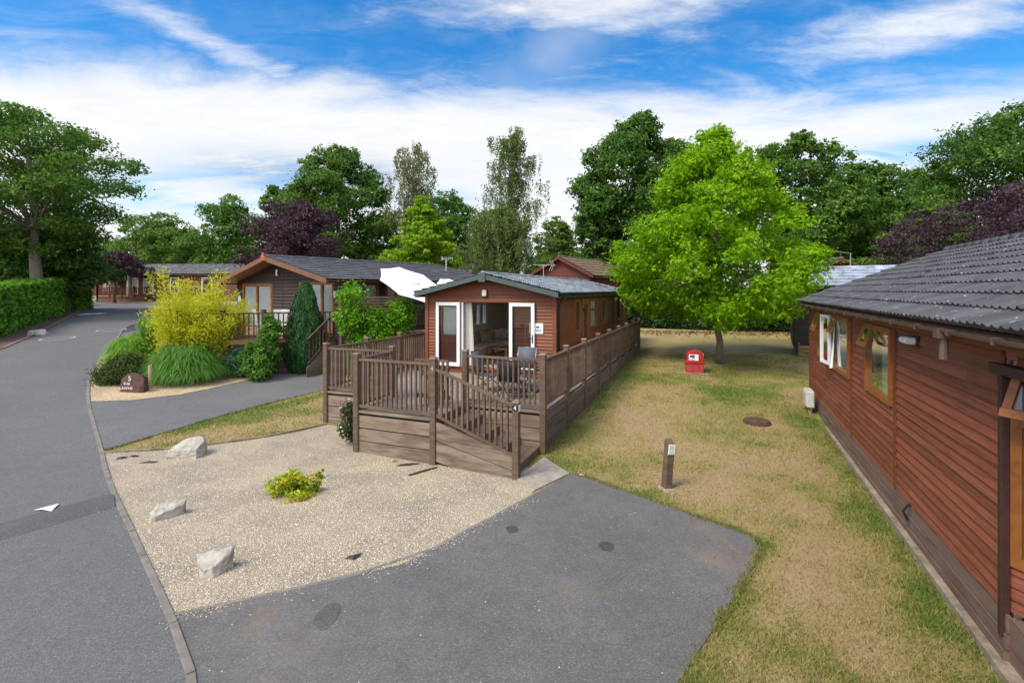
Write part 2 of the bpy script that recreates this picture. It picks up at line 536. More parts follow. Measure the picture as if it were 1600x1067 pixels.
def lawn_mat(name='lawn', blade=False):
    m, q, b = mat(name)
    at_ = q.add('ShaderNodeAttribute', attribute_name='green')
    p = wpos(q)
    g = at_.outputs['Fac']
    fine = q.noise(p, 13, 5, .7)
    vfine = q.noise(p, 55, 3, .7)
    if not blade:
        g = q.m('ADD', g, q.m('ADD', q.m('MULTIPLY', q.m('SUBTRACT', fine, .5), .7), q.m('MULTIPLY', q.m('SUBTRACT', vfine, .5), .5)))
    else:
        g = q.m('ADD', g, q.m('MULTIPLY', q.m('SUBTRACT', island(q), .5), .85))
    c = q.ramp(g, [(.05, (.325, .240, .135)), (.3, (.310, .240, .110)), (.5, (.255, .220, .075)), (.72, (.155, .180, .042)), (.98, (.090, .150, .024))])
    if not blade:
        c = q.mix(1., c, q.ramp(vfine, [(.25, (.72, .72, .72)), (.7, (1.16, 1.16, 1.16))]), 'MULTIPLY')
        bump(q, b, q.m('ADD', vfine, fine), .5, .02)
    q.put(b.inputs['Base Color'], c)
    b.inputs['Roughness'].default_value = .9
    b.inputs['Specular IOR Level'].default_value = .2
    return m


M['lawn'] = lawn_mat()
M['blade'] = lawn_mat('grass_blade', True)


def leafmat(name, dark, mid, light, trans=.35, rough=.6, tcol=None, spec=.12):
    m, q, b = mat(name)
    at_ = q.add('ShaderNodeAttribute', attribute_name='tint')
    r = island(q)
    f = q.m('ADD', q.m('MULTIPLY', at_.outputs['Fac'], .65), q.m('MULTIPLY', r, .35))
    c = q.ramp(f, [(.1, dark), (.5, mid), (.9, light)])
    q.put(b.inputs['Base Color'], c)
    b.inputs['Roughness'].default_value = rough
    b.inputs['Specular IOR Level'].default_value = spec
    t = q.add('ShaderNodeBsdfTranslucent')
    q.put(t.inputs[0], q.mix(.6, c, tcol or tuple(min(1, x * 1.6) for x in mid)))
    x = q.add('ShaderNodeMixShader')
    x.inputs[0].default_value = trans
    q.l.new(b.outputs[0], x.inputs[1])
    q.l.new(t.outputs[0], x.inputs[2])
    q.l.new(x.outputs[0], q.n['Material Output'].inputs[0])
    return m


M['lf_oak'] = leafmat('oak_leaves', (0.044, 0.094, 0.020), (0.090, 0.184, 0.030), (0.175, 0.292, 0.046))
M['lf_dark'] = leafmat('dark_leaves', (0.036, 0.083, 0.020), (0.073, 0.163, 0.028), (0.152, 0.270, 0.041))
M['lf_mid'] = leafmat('green_leaves', (0.053, 0.106, 0.020), (0.102, 0.191, 0.029), (0.187, 0.290, 0.046))
M['lf_lime'] = leafmat('lime_leaves', (0.108, 0.206, 0.012), (0.203, 0.350, 0.017), (0.317, 0.463, 0.034), .4)
M['lf_gum'] = leafmat('sweetgum_leaves', (0.09, 0.205, 0.006), (0.2, 0.4, 0.009), (0.36, 0.57, 0.02), .42)
M['lf_purple'] = leafmat('purple_leaves', (0.030, 0.018, 0.026), (0.069, 0.036, 0.054), (0.128, 0.069, 0.093), .2)
M['lf_birch'] = leafmat('birch_leaves', (0.07, 0.105, 0.03), (0.135, 0.195, 0.055), (0.2, 0.26, 0.09), .35)
M['lf_birch_dry'] = leafmat('dry_birch_leaves', (0.1, 0.115, 0.04), (0.17, 0.19, 0.07), (0.24, 0.25, 0.1), .35)
M['lf_laurel'] = leafmat('laurel_leaves', (0.055, 0.15, 0.016), (0.13, 0.31, 0.026), (0.24, 0.48, 0.04), .25, .35)
M['lf_laurel_dark'] = leafmat('dark_laurel_leaves', (.010, .026, .008), (.020, .052, .012), (.045, .095, .02), .2, .35)
M['lf_bamboo'] = leafmat('golden_leaves', (0.27, 0.29, 0.016), (0.48, 0.5, 0.024), (0.63, 0.62, 0.055), .4)
M['lf_grass'] = leafmat('ornamental_grass', (0.06, 0.16, 0.03), (0.12, 0.29, 0.05), (0.22, 0.42, 0.09), .35)
M['lf_grass2'] = leafmat('light_grass', (0.11, 0.24, 0.03), (0.2, 0.38, 0.05), (0.3, 0.48, 0.08), .35)
M['lf_conifer'] = leafmat('cypress_needles', (0.017, 0.056, 0.022), (0.031, 0.095, 0.031), (0.067, 0.147, 0.036), .15, .6)
M['lf_bluepine'] = leafmat('blue_pine_needles', (0.05, 0.12, 0.065), (0.095, 0.2, 0.105), (0.16, 0.28, 0.15), .15, .6)
M['lf_heather'] = leafmat('heather_sprigs', (0.03, 0.055, 0.014), (0.06, 0.1, 0.022), (0.11, 0.14, 0.035), .2, .7)
M['lf_shrub'] = leafmat('shrub_leaves', (0.045, 0.120, 0.021), (0.098, 0.232, 0.033), (0.180, 0.345, 0.053), .3)
M['lf_climber'] = leafmat('climber_leaves', (0.07, 0.19, 0.014), (0.15, 0.36, 0.02), (0.26, 0.48, 0.04), .35)
M['lf_marigold'] = leafmat('marigold_leaves', (0.22, 0.32, 0.02), (0.38, 0.46, 0.03), (0.55, 0.52, 0.05), .35)
M['lf_evergreen'] = leafmat('dusty_shrub_leaves', (.030, .042, .018), (.058, .078, .032), (.10, .115, .06), .2)


def bark(name, col):
    m, q, b = mat(name)
    p = coords(q)
    n = q.noise(scaled(q, p, (7, 7, 2.2)), 2.2, 7, .7)
    q.put(b.inputs['Base Color'], q.ramp(n, [(.3, tuple(x * .45 for x in col)), (.7, tuple(x * 1.4 for x in col))]))
    b.inputs['Roughness'].default_value = .9
    bump(q, b, n, .8, .03)
    return m


M['bark'] = bark('bark', (.10, .075, .055))
M['bark_grey'] = bark('grey_bark', (.17, .145, .11))
M['bark_birch'] = bark('birch_bark', (.30, .27, .23))


# ------------------------------------------------------------------ object helpers
def tag(o, label=None, cat=None, group=None, kind=None):
    if label: o['label'] = label
    if cat: o['category'] = cat
    if group: o['group'] = group
    if kind: o['kind'] = kind
    return o


def thing(name, label, cat, loc=(0, 0, 0), rz=0., group=None):
    o = bpy.data.objects.new(name, None)
    o.empty_display_size = .2
    C.objects.link(o)
    o.location = loc
    o.rotation_euler = (0, 0, rz)
    return tag(o, label, cat, group)


def copy_tree(o, parent=None):
    c = o.copy()
    C.objects.link(c)
    if parent: c.parent = parent
    for ch in list(o.children):
        copy_tree(ch, c)
    return c


def link_mesh(name, me, m, parent=None, smooth=False):
    ob = bpy.data.objects.new(name, me)
    C.objects.link(ob)
    for x in (m if isinstance(m, (list, tuple)) else [m]): me.materials.append(x)
    if parent: ob.parent = parent
    if smooth:
        me.polygons.foreach_set('use_smooth', np.ones(len(me.polygons), bool))
    return ob


class MB:
    def __init__(s):
        s.v, s.f, s.mi = [], [], []
        s.cur = 0

    def add(s, vs, fs):
        n = len(s.v)
        s.v += [tuple(v) for v in vs]
        for f in fs:
            s.f.append([i + n for i in f])
            s.mi.append(s.cur)

    def hexa(s, p):
        s.add(p, [(0, 3, 2, 1), (4, 5, 6, 7), (0, 1, 5, 4), (1, 2, 6, 5), (2, 3, 7, 6), (3, 0, 4, 7)])

    def box(s, x0, x1, y0, y1, z0, z1):
        s.hexa([(x0, y0, z0), (x1, y0, z0), (x1, y1, z0), (x0, y1, z0), (x0, y0, z1), (x1, y0, z1), (x1, y1, z1), (x0, y1, z1)])

    def beam(s, a, b, w, h, up=(0, 0, 1)):
        a, b = Vector(a), Vector(b)
        d = (b - a).normalized()
        u = Vector(up)
        if abs(d.dot(u)) > .98: u = Vector((0, 1, 0))
        r = d.cross(u).normalized()
        u = r.cross(d).normalized()
        r *= w / 2
        u *= h / 2
        s.hexa([a - r - u, a + r - u, a + r + u, a - r + u, b - r - u, b + r - u, b + r + u, b - r + u])

    def tube(s, pts, rad, sides=8, cap=True):
        pts = [Vector(p) for p in pts]
        if not isinstance(rad, (list, tuple)): rad = [rad] * len(pts)
        n0 = len(s.v)
        prev = None
        for i, p in enumerate(pts):
            d = (pts[min(i + 1, len(pts) - 1)] - pts[max(i - 1, 0)]).normalized()
            if prev is None:
                u = Vector((1, 0, 0)) if abs(d.x) < .9 else Vector((0, 1, 0))
            else:
                u = prev
            u = (u - d * u.dot(d)).normalized()
            prev = u
            w = d.cross(u)
            for j in range(sides):
                t = 2 * math.pi * j / sides
                s.v.append(tuple(p + (u * math.cos(t) + w * math.sin(t)) * rad[i]))
        for i in range(len(pts) - 1):
            for j in range(sides):
                a = n0 + i * sides + j
                b = n0 + i * sides + (j + 1) % sides
                s.f.append([a, b, b + sides, a + sides])
                s.mi.append(s.cur)
        if cap:
            s.f.append([n0 + j for j in range(sides)][::-1])
            s.f.append([n0 + (len(pts) - 1) * sides + j for j in range(sides)])
            s.mi += [s.cur, s.cur]

    def lathe(s, prof, sides=20, c=(0, 0)):
        n0 = len(s.v)
        for r, z in prof:
            for j in range(sides):
                t = 2 * math.pi * j / sides
                s.v.append((c[0] + r * math.cos(t), c[1] + r * math.sin(t), z))
        for i in range(len(prof) - 1):
            for j in range(sides):
                a = n0 + i * sides + j
                b = n0 + i * sides + (j + 1) % sides
                s.f.append([a, b, b + sides, a + sides])
                s.mi.append(s.cur)
        s.f.append([n0 + j for j in range(sides)][::-1])
        s.f.append([n0 + (len(prof) - 1) * sides + j for j in range(sides)])
        s.mi += [s.cur, s.cur]

    def prism(s, poly, z0, z1):
        n = len(poly)
        s.add([(x, y, z0) for x, y in poly] + [(x, y, z1) for x, y in poly],
              [list(range(n))[::-1], [n + i for i in range(n)]] + [[i, (i + 1) % n, n + (i + 1) % n, n + i] for i in range(n)])

    def build(s, name, m, parent=None, smooth=False, bevel=0.):
        me = bpy.data.meshes.new(name)
        me.from_pydata(s.v, [], s.f)
        me.update()
        ob = link_mesh(name, me, m, parent, smooth)
        if s.mi and max(s.mi) > 0:
            me.polygons.foreach_set('material_index', s.mi)
        if bevel:
            md = ob.modifiers.new('bevel', 'BEVEL')
            md.width = bevel
            md.segments = 2
            md.limit_method = 'ANGLE'
        return ob


def np_mesh(name, verts, faces, m, parent=None, attr=None, smooth=False):
    """verts (N,3); faces (F,k) all of the same size"""
    me = bpy.data.meshes.new(name)
    F_, kk = faces.shape
    me.vertices.add(len(verts))
    me.vertices.foreach_set('co', np.ascontiguousarray(verts, dtype=np.float32).ravel())
    me.loops.add(F_ * kk)
    me.loops.foreach_set('vertex_index', np.ascontiguousarray(faces, dtype=np.int32).ravel())
    me.polygons.add(F_)
    me.polygons.foreach_set('loop_start', np.arange(0, F_ * kk, kk, dtype=np.int32))
    me.polygons.foreach_set('loop_total', np.full(F_, kk, dtype=np.int32))
    if attr:
        for nm, arr in attr.items():
            a = me.attributes.new(nm, 'FLOAT', 'POINT')
            a.data.foreach_set('value', np.ascontiguousarray(arr, dtype=np.float32))
    me.update()
    return link_mesh(name, me, m, parent, smooth)


def text(name, body, size, m, parent, loc, rot, align='CENTER', extrude=.001):
    cu = bpy.data.curves.new(name, 'FONT')
    cu.body = body
    cu.size = size
    cu.extrude = extrude
    cu.align_x = align
    cu.align_y = 'CENTER'
    tmp = bpy.data.objects.new(name, cu)
    C.objects.link(tmp)
    bpy.context.view_layer.update()
    me = bpy.data.meshes.new_from_object(tmp.evaluated_get(bpy.context.evaluated_depsgraph_get()))
    bpy.data.objects.remove(tmp)
    me.materials.clear()
    ob = link_mesh(name, me, m, parent)
    ob.location = loc
    ob.rotation_euler = rot
    return ob


# ------------------------------------------------------------------ terrain
def sstep(a, b, x):
    t = np.clip((x - a) / (b - a), 0, 1)
    return t * t * (3 - 2 * t)


def gz(X, Y):
    X = np.asarray(X, float)
    Y = np.asarray(Y, float)
    return .045 * (np.clip(Y, 10, 36) - 10) + .02 * (np.clip(Y, 36, 80) - 36) + .6 * sstep(6, 20, -X) * sstep(6, 16, Y)


def gzf(X, Y): return float(gz(X, Y))


def at(x, y, Y): return Vector(((x - 800) / FP * Y, Y, CAM_H - (y - HZ) / FP * Y))


def gp(x, y):
    Y = 1.
    while Y < 220:
        p = at(x, y, Y)
        if p.z < gzf(p.x, p.y): break
        Y += .02
    return (p.x, p.y)


def in_poly(P, X, Y):
    r = np.zeros(X.shape, bool)
    n = len(P)
    for i in range(n):
        x0, y0 = P[i]
        x1, y1 = P[(i + 1) % n]
        c = ((y0 > Y) != (y1 > Y))
        with np.errstate(divide='ignore', invalid='ignore'):
            r ^= c & (X < (x1 - x0) * (Y - y0) / (y1 - y0 + 1e-12) + x0)
    return r


def smooth_line(pts, n=6):
    """Catmull-Rom through 2D points"""
    out_ = []
    for i in range(len(pts) - 1):
        p0 = pts[max(i - 1, 0)]
        p1, p2 = pts[i], pts[i + 1]
        p3 = pts[min(i + 2, len(pts) - 1)]
        for j in range(n):
            t = j / n
            out_.append(tuple(.5 * ((2 * p1[a]) + (-p0[a] + p2[a]) * t + (2 * p0[a] - 5 * p1[a] + 4 * p2[a] - p3[a]) * t * t + (-p0[a] + 3 * p1[a] - 3 * p2[a] + p3[a]) * t ** 3) for a in (0, 1)))
    out_.append(tuple(pts[-1]))
    return out_


def sheet(name, poly, off, m, kind='structure'):
    """a polygon laid on the terrain, cut on the same 1 m lines as the terrain"""
    bm = bmesh.new()
    vs = [bm.verts.new((x, y, 0)) for x, y in poly]
    f = bm.faces.new(vs)
    bmesh.ops.triangulate(bm, faces=[f])
    xs = [p[0] for p in poly]
    ys = [p[1] for p in poly]
    for X in range(math.ceil(min(xs)), math.floor(max(xs)) + 1):
        bmesh.ops.bisect_plane(bm, geom=bm.verts[:] + bm.edges[:] + bm.faces[:], plane_co=(X, 0, 0), plane_no=(1, 0, 0))
    for Y in range(math.ceil(min(ys)), math.floor(max(ys)) + 1):
        bmesh.ops.bisect_plane(bm, geom=bm.verts[:] + bm.edges[:] + bm.faces[:], plane_co=(0, Y, 0), plane_no=(0, 1, 0))
    for v in bm.verts:
        v.co.z = gzf(v.co.x, v.co.y) + off
    bmesh.ops.recalc_face_normals(bm, faces=bm.faces[:])
    if sum(f.normal.z for f in bm.faces) < 0:
        bmesh.ops.reverse_faces(bm, faces=bm.faces[:])
    me = bpy.data.meshes.new(name)
    bm.to_mesh(me)
    bm.free()
    o = link_mesh(name, me, m)
    if kind: o['kind'] = kind
    return o


def G(*pp): return [gp(*p) for p in pp]


# outlines on the ground (metres), read once from the photograph
kerb_line = [(-1.35, 2.2)] + G((300, 1067), (265, 965), (232, 890), (205, 830), (184, 785), (166, 740), (157, 700), (146, 662), (138, 628), (139, 600), (150, 572), (180, 535), (205, 508)) + [(-22.6, 33.2), (-23.2, 37.5)]
kerb_line = smooth_line(kerb_line, 5)
road_left = [(-24.0, 2.2), (-24.0, 12)] + G((0, 547), (60, 520), (105, 497), (121, 488), (124, 482)) + [(-56, 58)]
road_poly = kerb_line + [(-20.5, 42.0), (-14, 46), (-14, 51), (-27, 50), (-42, 54.5), (-50, 60)] + road_left[::-1]

drive_far = G((890, 742), (918, 747), (1000, 777), (1100, 812), (1150, 829), (1175, 840), (1185, 853), (1180, 878), (1150, 930), (1105, 1000), (1060, 1067))
drive_far = smooth_line(drive_far, 4)
drive_near = G((830, 776), (700, 846), (660, 868), (625, 884), (520, 908), (400, 935), (268, 963))
kl = [p for p in kerb_line if p[1] < G((266, 963))[0][1]]
drive_poly = drive_near + kl[::-1] + [(.3, 2.2), (1.0, 3.2)] + drive_far[::-1]

gravel_top = G((160, 709), (230, 706), (300, 700), (400, 687), (470, 674), (512, 664))
gravel_poly = drive_near + [p for p in kerb_line if G((266, 963))[0][1] < p[1] < G((160, 709))[0][1]] + gravel_top + [(-4.0, 12.1), (-1.0, 11.0), (.4, 9.6), gp(850, 720)]
side_top = smooth_line(G((138, 629), (200, 627), (280, 618), (340, 606), (400, 592), (440, 582), (500, 588), (540, 590)), 4)
side_bot = smooth_line(G((540, 600), (505, 610), (430, 628), (330, 655), (240, 682), (190, 697), (158, 706)), 4)
side_poly = side_top + side_bot + [p for p in kerb_line if G((158, 706))[0][1] < p[1] < G((138, 629))[0][1]]
bed_poly = [p for p in kerb_line if p[1] >= G((138, 629))[0][1]] + [(-16, 38), (-13, 26), (-9.5, 23), (-6, 20), (-7.2, 18.0)] + side_top[::-1][4:]
pad_poly = G((806, 750), (850, 716), (890, 741), (834, 769))


# lawn colour: 0 straw, 1 lush. Patches as they lie on the photographed lawn.
def segd(X, Y, a, b):
    ax, ay = a
    bx, by = b
    t = np.clip(((X - ax) * (bx - ax) + (Y - ay) * (by - ay)) / ((bx - ax) ** 2 + (by - ay) ** 2), 0, 1)
    return np.hypot(X - ax - t * (bx - ax), Y - ay - t * (by - ay))


rngn = np.random.default_rng(5)
_ng = rngn.random((64, 64))


def vnoise(X, Y, s):
    x = X * s
    y = Y * s
    xi = np.floor(x).astype(int)
    yi = np.floor(y).astype(int)
    fx = x - xi
    fy = y - yi
    fx = fx * fx * (3 - 2 * fx)
    fy = fy * fy * (3 - 2 * fy)
    g = lambda a, b: _ng[a % 64, b % 64]
    return (g(xi, yi) * (1 - fx) + g(xi + 1, yi) * fx) * (1 - fy) + (g(xi, yi + 1) * (1 - fx) + g(xi + 1, yi + 1) * fx) * fy


wall_a, wall_b = (4.25, 3.9), (7.9, 12.6)
GREEN = [(G((870, 735))[0], G((1000, 775))[0], .28, .5), (G((1000, 775))[0], G((1185, 850))[0], .30, .55), (G((1150, 930))[0], G((1080, 1060))[0], .42, .62),
         (G((1185, 850))[0], G((1150, 940))[0], .25, .35),
         (G((1090, 600))[0], G((1240, 640))[0], 1.0, .55), (G((950, 590))[0], G((1180, 585))[0], 1.6, .36), (G((860, 700))[0], G((985, 560))[0], .55, .28),
         (G((1290, 690))[0], G((1420, 850))[0], .40, .45), (G((1430, 900))[0], G((1560, 1060))[0], .30, .7), (G((1240, 640))[0], G((1262, 660))[0], .6, .5),
         (G((280, 672))[0], G((505, 617))[0], .35, .6), (G((940, 640))[0], G((1010, 620))[0], .6, .2)]
STRAW = [(G((1000, 665))[0], G((1060, 760))[0], .9, .22), (G((980, 540))[0], G((1200, 540))[0], 1.3, .18), (G((1100, 700))[0], G((1250, 790))[0], .8, .15), (G((1250, 900))[0], G((1400, 1050))[0], .5, .15),
         (G((180, 700))[0], G((500, 650))[0], .35, .35)]


def greenness(X, Y):
    g = .42 + .56 * (vnoise(X, Y, .9) - .5) + .34 * (vnoise(X + 7, Y + 3, 2.3) - .5) + .30 * (vnoise(X + 17, Y, 5.5) - .5)
    wob = .35 * (vnoise(X, Y + 9, 1.7) - .5) + .25 * (vnoise(X, Y + 5, 4) - .5)
    for a, b, w, s in GREEN:
        d = segd(X, Y, a, b) / w + wob * 2.2
        g = g + .52 * s * np.exp(-np.clip(d, 0, 9) ** 2)
    for a, b, w, s in STRAW:
        d = segd(X, Y, a, b) / w + wob
        g = g - s * np.exp(-np.clip(d, 0, 9) ** 2)
    return np.clip(g, 0, 1)


def grid_sheet(name, xs, ys, m, off=0.):
    X, Y = np.meshgrid(xs, ys)
    V = np.stack([X, Y, gz(X, Y) + off], -1).reshape(-1, 3)
    ny, nx = X.shape
    i = np.arange(ny * nx).reshape(ny, nx)
    Fc = np.stack([i[:-1, :-1], i[:-1, 1:], i[1:, 1:], i[1:, :-1]], -1).reshape(-1, 4)
    return np_mesh(name, V, Fc, m, attr={'green': greenness(V[:, 0], V[:, 1])})


fx = np.concatenate([[-900, -400, -200, -120, -90], np.arange(-70, -8, 1.), np.arange(-8, 14, .25), np.arange(14, 61, 1.), [90, 140, 250, 500, 900]])
fy = np.concatenate([[-60, -20, -5, 0, 1], np.arange(2, 26, .25), np.arange(26, 91, 1.), [110, 160, 260, 500, 1200]])
ground = grid_sheet('ground', fx, fy, M['lawn'])
ground['kind'] = 'structure'

sheet('road', road_poly, .012, M['road'])
sheet('driveway', drive_poly, .016, M['drive'])
sheet('side_driveway', side_poly, .016, M['drivefar'])
sheet('gravel_bed', gravel_poly, .010, M['gravel'])
sheet('garden_bed', bed_poly, .008, M['gravel_tan'])
sheet('verge', [(-44, 54), (-27, 49.5), (-18, 50), (-16, 57), (-42, 60)], .018, M['gravel_tan'])
sheet('verge', G((0, 549), (60, 523), (105, 499), (121, 490), (112, 485), (60, 505), (0, 528)), .020, M['soil'])
o = MB()
o.hexa([(*pad_poly[0], -.1), (*pad_poly[3], -.1), (*pad_poly[2], -.1), (*pad_poly[1], -.1)] + [(*pad_poly[0], .045), (*pad_poly[3], .03), (*pad_poly[2], .03), (*pad_poly[1], .045)])
tag(o.build('concrete_pad', M['concrete'], bevel=.008), kind='structure')


def strip(name, line, w, h, m, seg=.92, gap=.012, kind='structure', label=None, cat=None):
    """kerb stones laid end to end along a line"""
    mb = MB()
    pts = [Vector((*p, 0)) for p in line]
    L = [0]
    for a, b in zip(pts, pts[1:]): L.append(L[-1] + (b - a).length)

    def P(s):
        s = min(max(s, 0), L[-1])
        for i in range(len(L) - 1):
            if s <= L[i + 1] or i == len(L) - 2:
                return pts[i].lerp(pts[i + 1], (s - L[i]) / max(1e-6, L[i + 1] - L[i]))
    s = 0
    while s < L[-1] - .05:
        e = min(s + seg, L[-1])
        a, b = P(s + gap / 2), P(e - gap / 2)
        d = (b - a).normalized()
        n = Vector((-d.y, d.x, 0)) * w / 2
        za, zb = gzf(a.x, a.y), gzf(b.x, b.y)
        j = random.uniform(-.004, .004)
        mb.hexa([(*(a - n).xy, za - .1), (*(a + n).xy, za - .1), (*(b + n).xy, zb - .1), (*(b - n).xy, zb - .1)][::-1] + [(*(a - n).xy, za + h + j), (*(a + n).xy, za + h + j), (*(b + n).xy, zb + h + j), (*(b - n).xy, zb + h + j)][::-1])
        s = e
    ob = mb.build(name, m, bevel=.006)
    tag(ob, label, cat, kind=kind)
    return ob


random.seed(3)
strip('kerb', [p for p in kerb_line if p[1] < 30], .075, .035, M['kerb'])
strip('path_edging', gravel_top, .045, .05, M['timber_edge'], 1.6, .005)
strip('path_edging', drive_near, .05, .022, M['kerb'], 1.1, .006)
strip('path_edging', side_top[:20], .04, .03, M['kerb'], 1.1, .006)
strip('kerb', [p for p in road_left[1:] if p[1] > 11], .10, .05, M['kerb'])

# speed hump across the road with its white arrow
ha, hb = gp(176, 771), gp(0, 820)
hc, hd = gp(0, 842), gp(186, 792)
d0 = Vector((hb[0] - ha[0], hb[1] - ha[1])).normalized()
ext = lambda p, s: (p[0] + d0.x * s, p[1] + d0.y * s)
hump = MB()
pa, pb = [], []
nseg = 14
A0, A1, B0, B1 = Vector(ext(ha, .0)), Vector(ext(hb, 9)), Vector(ext(hd, .05)), Vector(ext(hc, 9))
for i in range(13):
    t = i / 12
    hgt = .014 + .045 * math.sin(math.pi * t) ** 1.2
    for P_, Q_, arr in ((A0, B0, pa), (A1, B1, pb)):
        c = P_.lerp(Q_, t)
        arr.append((c.x, c.y, gzf(c.x, c.y) + hgt))
for i in range(12):
    hump.add([pa[i], pa[i + 1], pb[i + 1], pb[i]], [(0, 1, 2, 3)])
tag(hump.build('road_hump', M['hump'], smooth=True), kind='structure')
ar = MB()
c0 = [gp(50, 803), gp(93, 789), gp(72, 802)]
cA = [gp(52, 801), gp(92, 790), gp(80, 802), gp(66, 800)]
ar.add([(x, y, gzf(x, y) + .036) for x, y in cA], [(0, 1, 2, 3)])
tag(ar.build('road_marking', M['white_ink']), kind='structure')


# white roundels painted on the road
def roundel(px, py, rad, num):
    x, y = gp(px, py)
    mb = MB()
    n = 28
    vs = []
    for i in range(n):
        t = 2 * math.pi * i / n
        for r in (rad, rad * .86):
            X, Y = x + r * math.cos(t), y + r * 1.15 * math.sin(t)
            vs.append((X, Y, gzf(X, Y) + .022))
    mb.add(vs, [(2 * i, 2 * ((i + 1) % n), 2 * ((i + 1) % n) + 1, 2 * i + 1) for i in range(n)])
    tag(mb.build('road_marking', M['worn_paint']), kind='structure')


roundel(90, 529.5, .62, 1)
roundel(174, 516, .62, 1)
for px, py in ((135, 491.5), (154, 490.5)):
    x, y = gp(px, py)
    mb = MB()
    mb.add([(x + a, y + b, gzf(x + a, y + b) + .026) for a, b in ((-.32, -.5), (.32, -.5), (.32, .5), (-.32, .5))], [(0, 1, 2, 3)])
    tag(mb.build('road_marking', M['white_ink']), kind='structure')

# stains and the round patch on the drive
for (px, py, rx, ry, sd_) in ((948, 856, .11, .10, 1), (800, 829, .09, .085, 2), (512, 965, .13, .16, 3)):
    x, y = gp(px, py)
    rr = random.Random(sd_)
    poly = [(x + rx * math.cos(t) * rr.uniform(.8, 1.1), y + ry * 1.4 * math.sin(t) * rr.uniform(.8, 1.1)) for t in [i * math.pi / 9 for i in range(18)]]
    sheet('drive_patch', poly, .021, M['stain' if sd_ != 3 else 'stain_light'])


# ------------------------------------------------------------------ building helpers (all in a lodge's own frame)
class Face:
    """a wall plane: s runs along it, o outwards, z up"""

    def __init__(s, origin, a, n):
        s.O, s.a, s.n = origin, a, n

    def pt(s, u, o, z):
        return (s.O[0] + s.a[0] * u + s.n[0] * o, s.O[1] + s.a[1] * u + s.n[1] * o, z)


def fbox(mb, f, s0, s1, o0, o1, z0, z1):
    p = [f.pt(s0, o1, z0), f.pt(s1, o1, z0), f.pt(s1, o0, z0), f.pt(s0, o0, z0), f.pt(s0, o1, z1), f.pt(s1, o1, z1), f.pt(s1, o0, z1), f.pt(s0, o0, z1)]
    mb.hexa(p)


def wall_rows(mb, f, L, z0, zw, bh, openings=(), rise=0., lap=(.028, .010), o_in=0., breaks=(), joints=None):
    """rows of boards with openings (s0,s1,z0,z1) left out; rise>0 makes a gable with its ridge at L/2"""
    top = zw + rise
    zs = []
    z = z0
    while z < top - 1e-4:
        zs.append((z, min(z + bh, top)))
        z += bh
    cuts = sorted({o_[2] for o_ in openings} | {o_[3] for o_ in openings} | {zw})
    for (za, zb) in zs:
        e = [za] + [c for c in cuts if za + .004 < c < zb - .004] + [zb]
        for a, b in zip(e, e[1:]):
            mid = (a + b) / 2
            segs = [(0., L)]
            for (s0, s1, oz0, oz1) in openings:
                if oz0 < mid < oz1:
                    new = []
                    for (p, q_) in segs:
                        if s1 <= p or s0 >= q_:
                            new.append((p, q_))
                        else:
                            if p < s0: new.append((p, s0))
                            if s1 < q_: new.append((s1, q_))
                    segs = new
            oa = lap[0] + (lap[1] - lap[0]) * (a - za) / bh
            ob_ = lap[0] + (lap[1] - lap[0]) * (b - za) / bh
            jr = random.Random(int(za * 1000) + joints) if joints else None
            js = [jr.uniform(.5, L - .5) for _ in range(2)] if joints else []
            for (p, q_) in segs:
                pc = [p] + [x for x in sorted(list(breaks) + js) if p + .05 < x < q_ - .05] + [q_]
                for p1, q1 in zip(pc, pc[1:]):
                    def lim(zz, s, lo):
                        if rise <= 0 or zz <= zw: return s
                        d = (zz - zw) / rise * L / 2
                        return max(s, d) if lo else min(s, L - d)
                    sa0, sa1 = lim(a, p1, 1), lim(a, q1, 0)
                    sb0, sb1 = lim(b, p1, 1), lim(b, q1, 0)
                    if sa1 - sa0 < .01: continue
                    if sb1 < sb0: sb0 = sb1 = (sb0 + sb1) / 2
                    mb.hexa([f.pt(sa0, oa, a), f.pt(sa1, oa, a), f.pt(sa1, o_in, a), f.pt(sa0, o_in, a),
                             f.pt(sb0, ob_, b), f.pt(sb1, ob_, b), f.pt(sb1, o_in, b), f.pt(sb0, o_in, b)])


def curtain_mesh(mb, f, s0, s1, z0, z1, o, waves=.10, amp=.010, flare=0.):
    n = max(6, int((s1 - s0) / waves * 6))
    lo, hi = [], []
    for i in range(n + 1):
        t = i / n
        w = o + amp * math.sin(t * (s1 - s0) / waves * 2 * math.pi) + amp * .4 * math.sin(t * 9.1)
        hi.append(f.pt(s0 + (s1 - s0) * t, w, z1))
        lo.append(f.pt(s0 + (s1 - s0) * t * (1 + flare), w * 1.0, z0))
    mb.add(lo + hi, [(i, i + 1, n + 1 + i + 1, n + 1 + i) for i in range(n)])


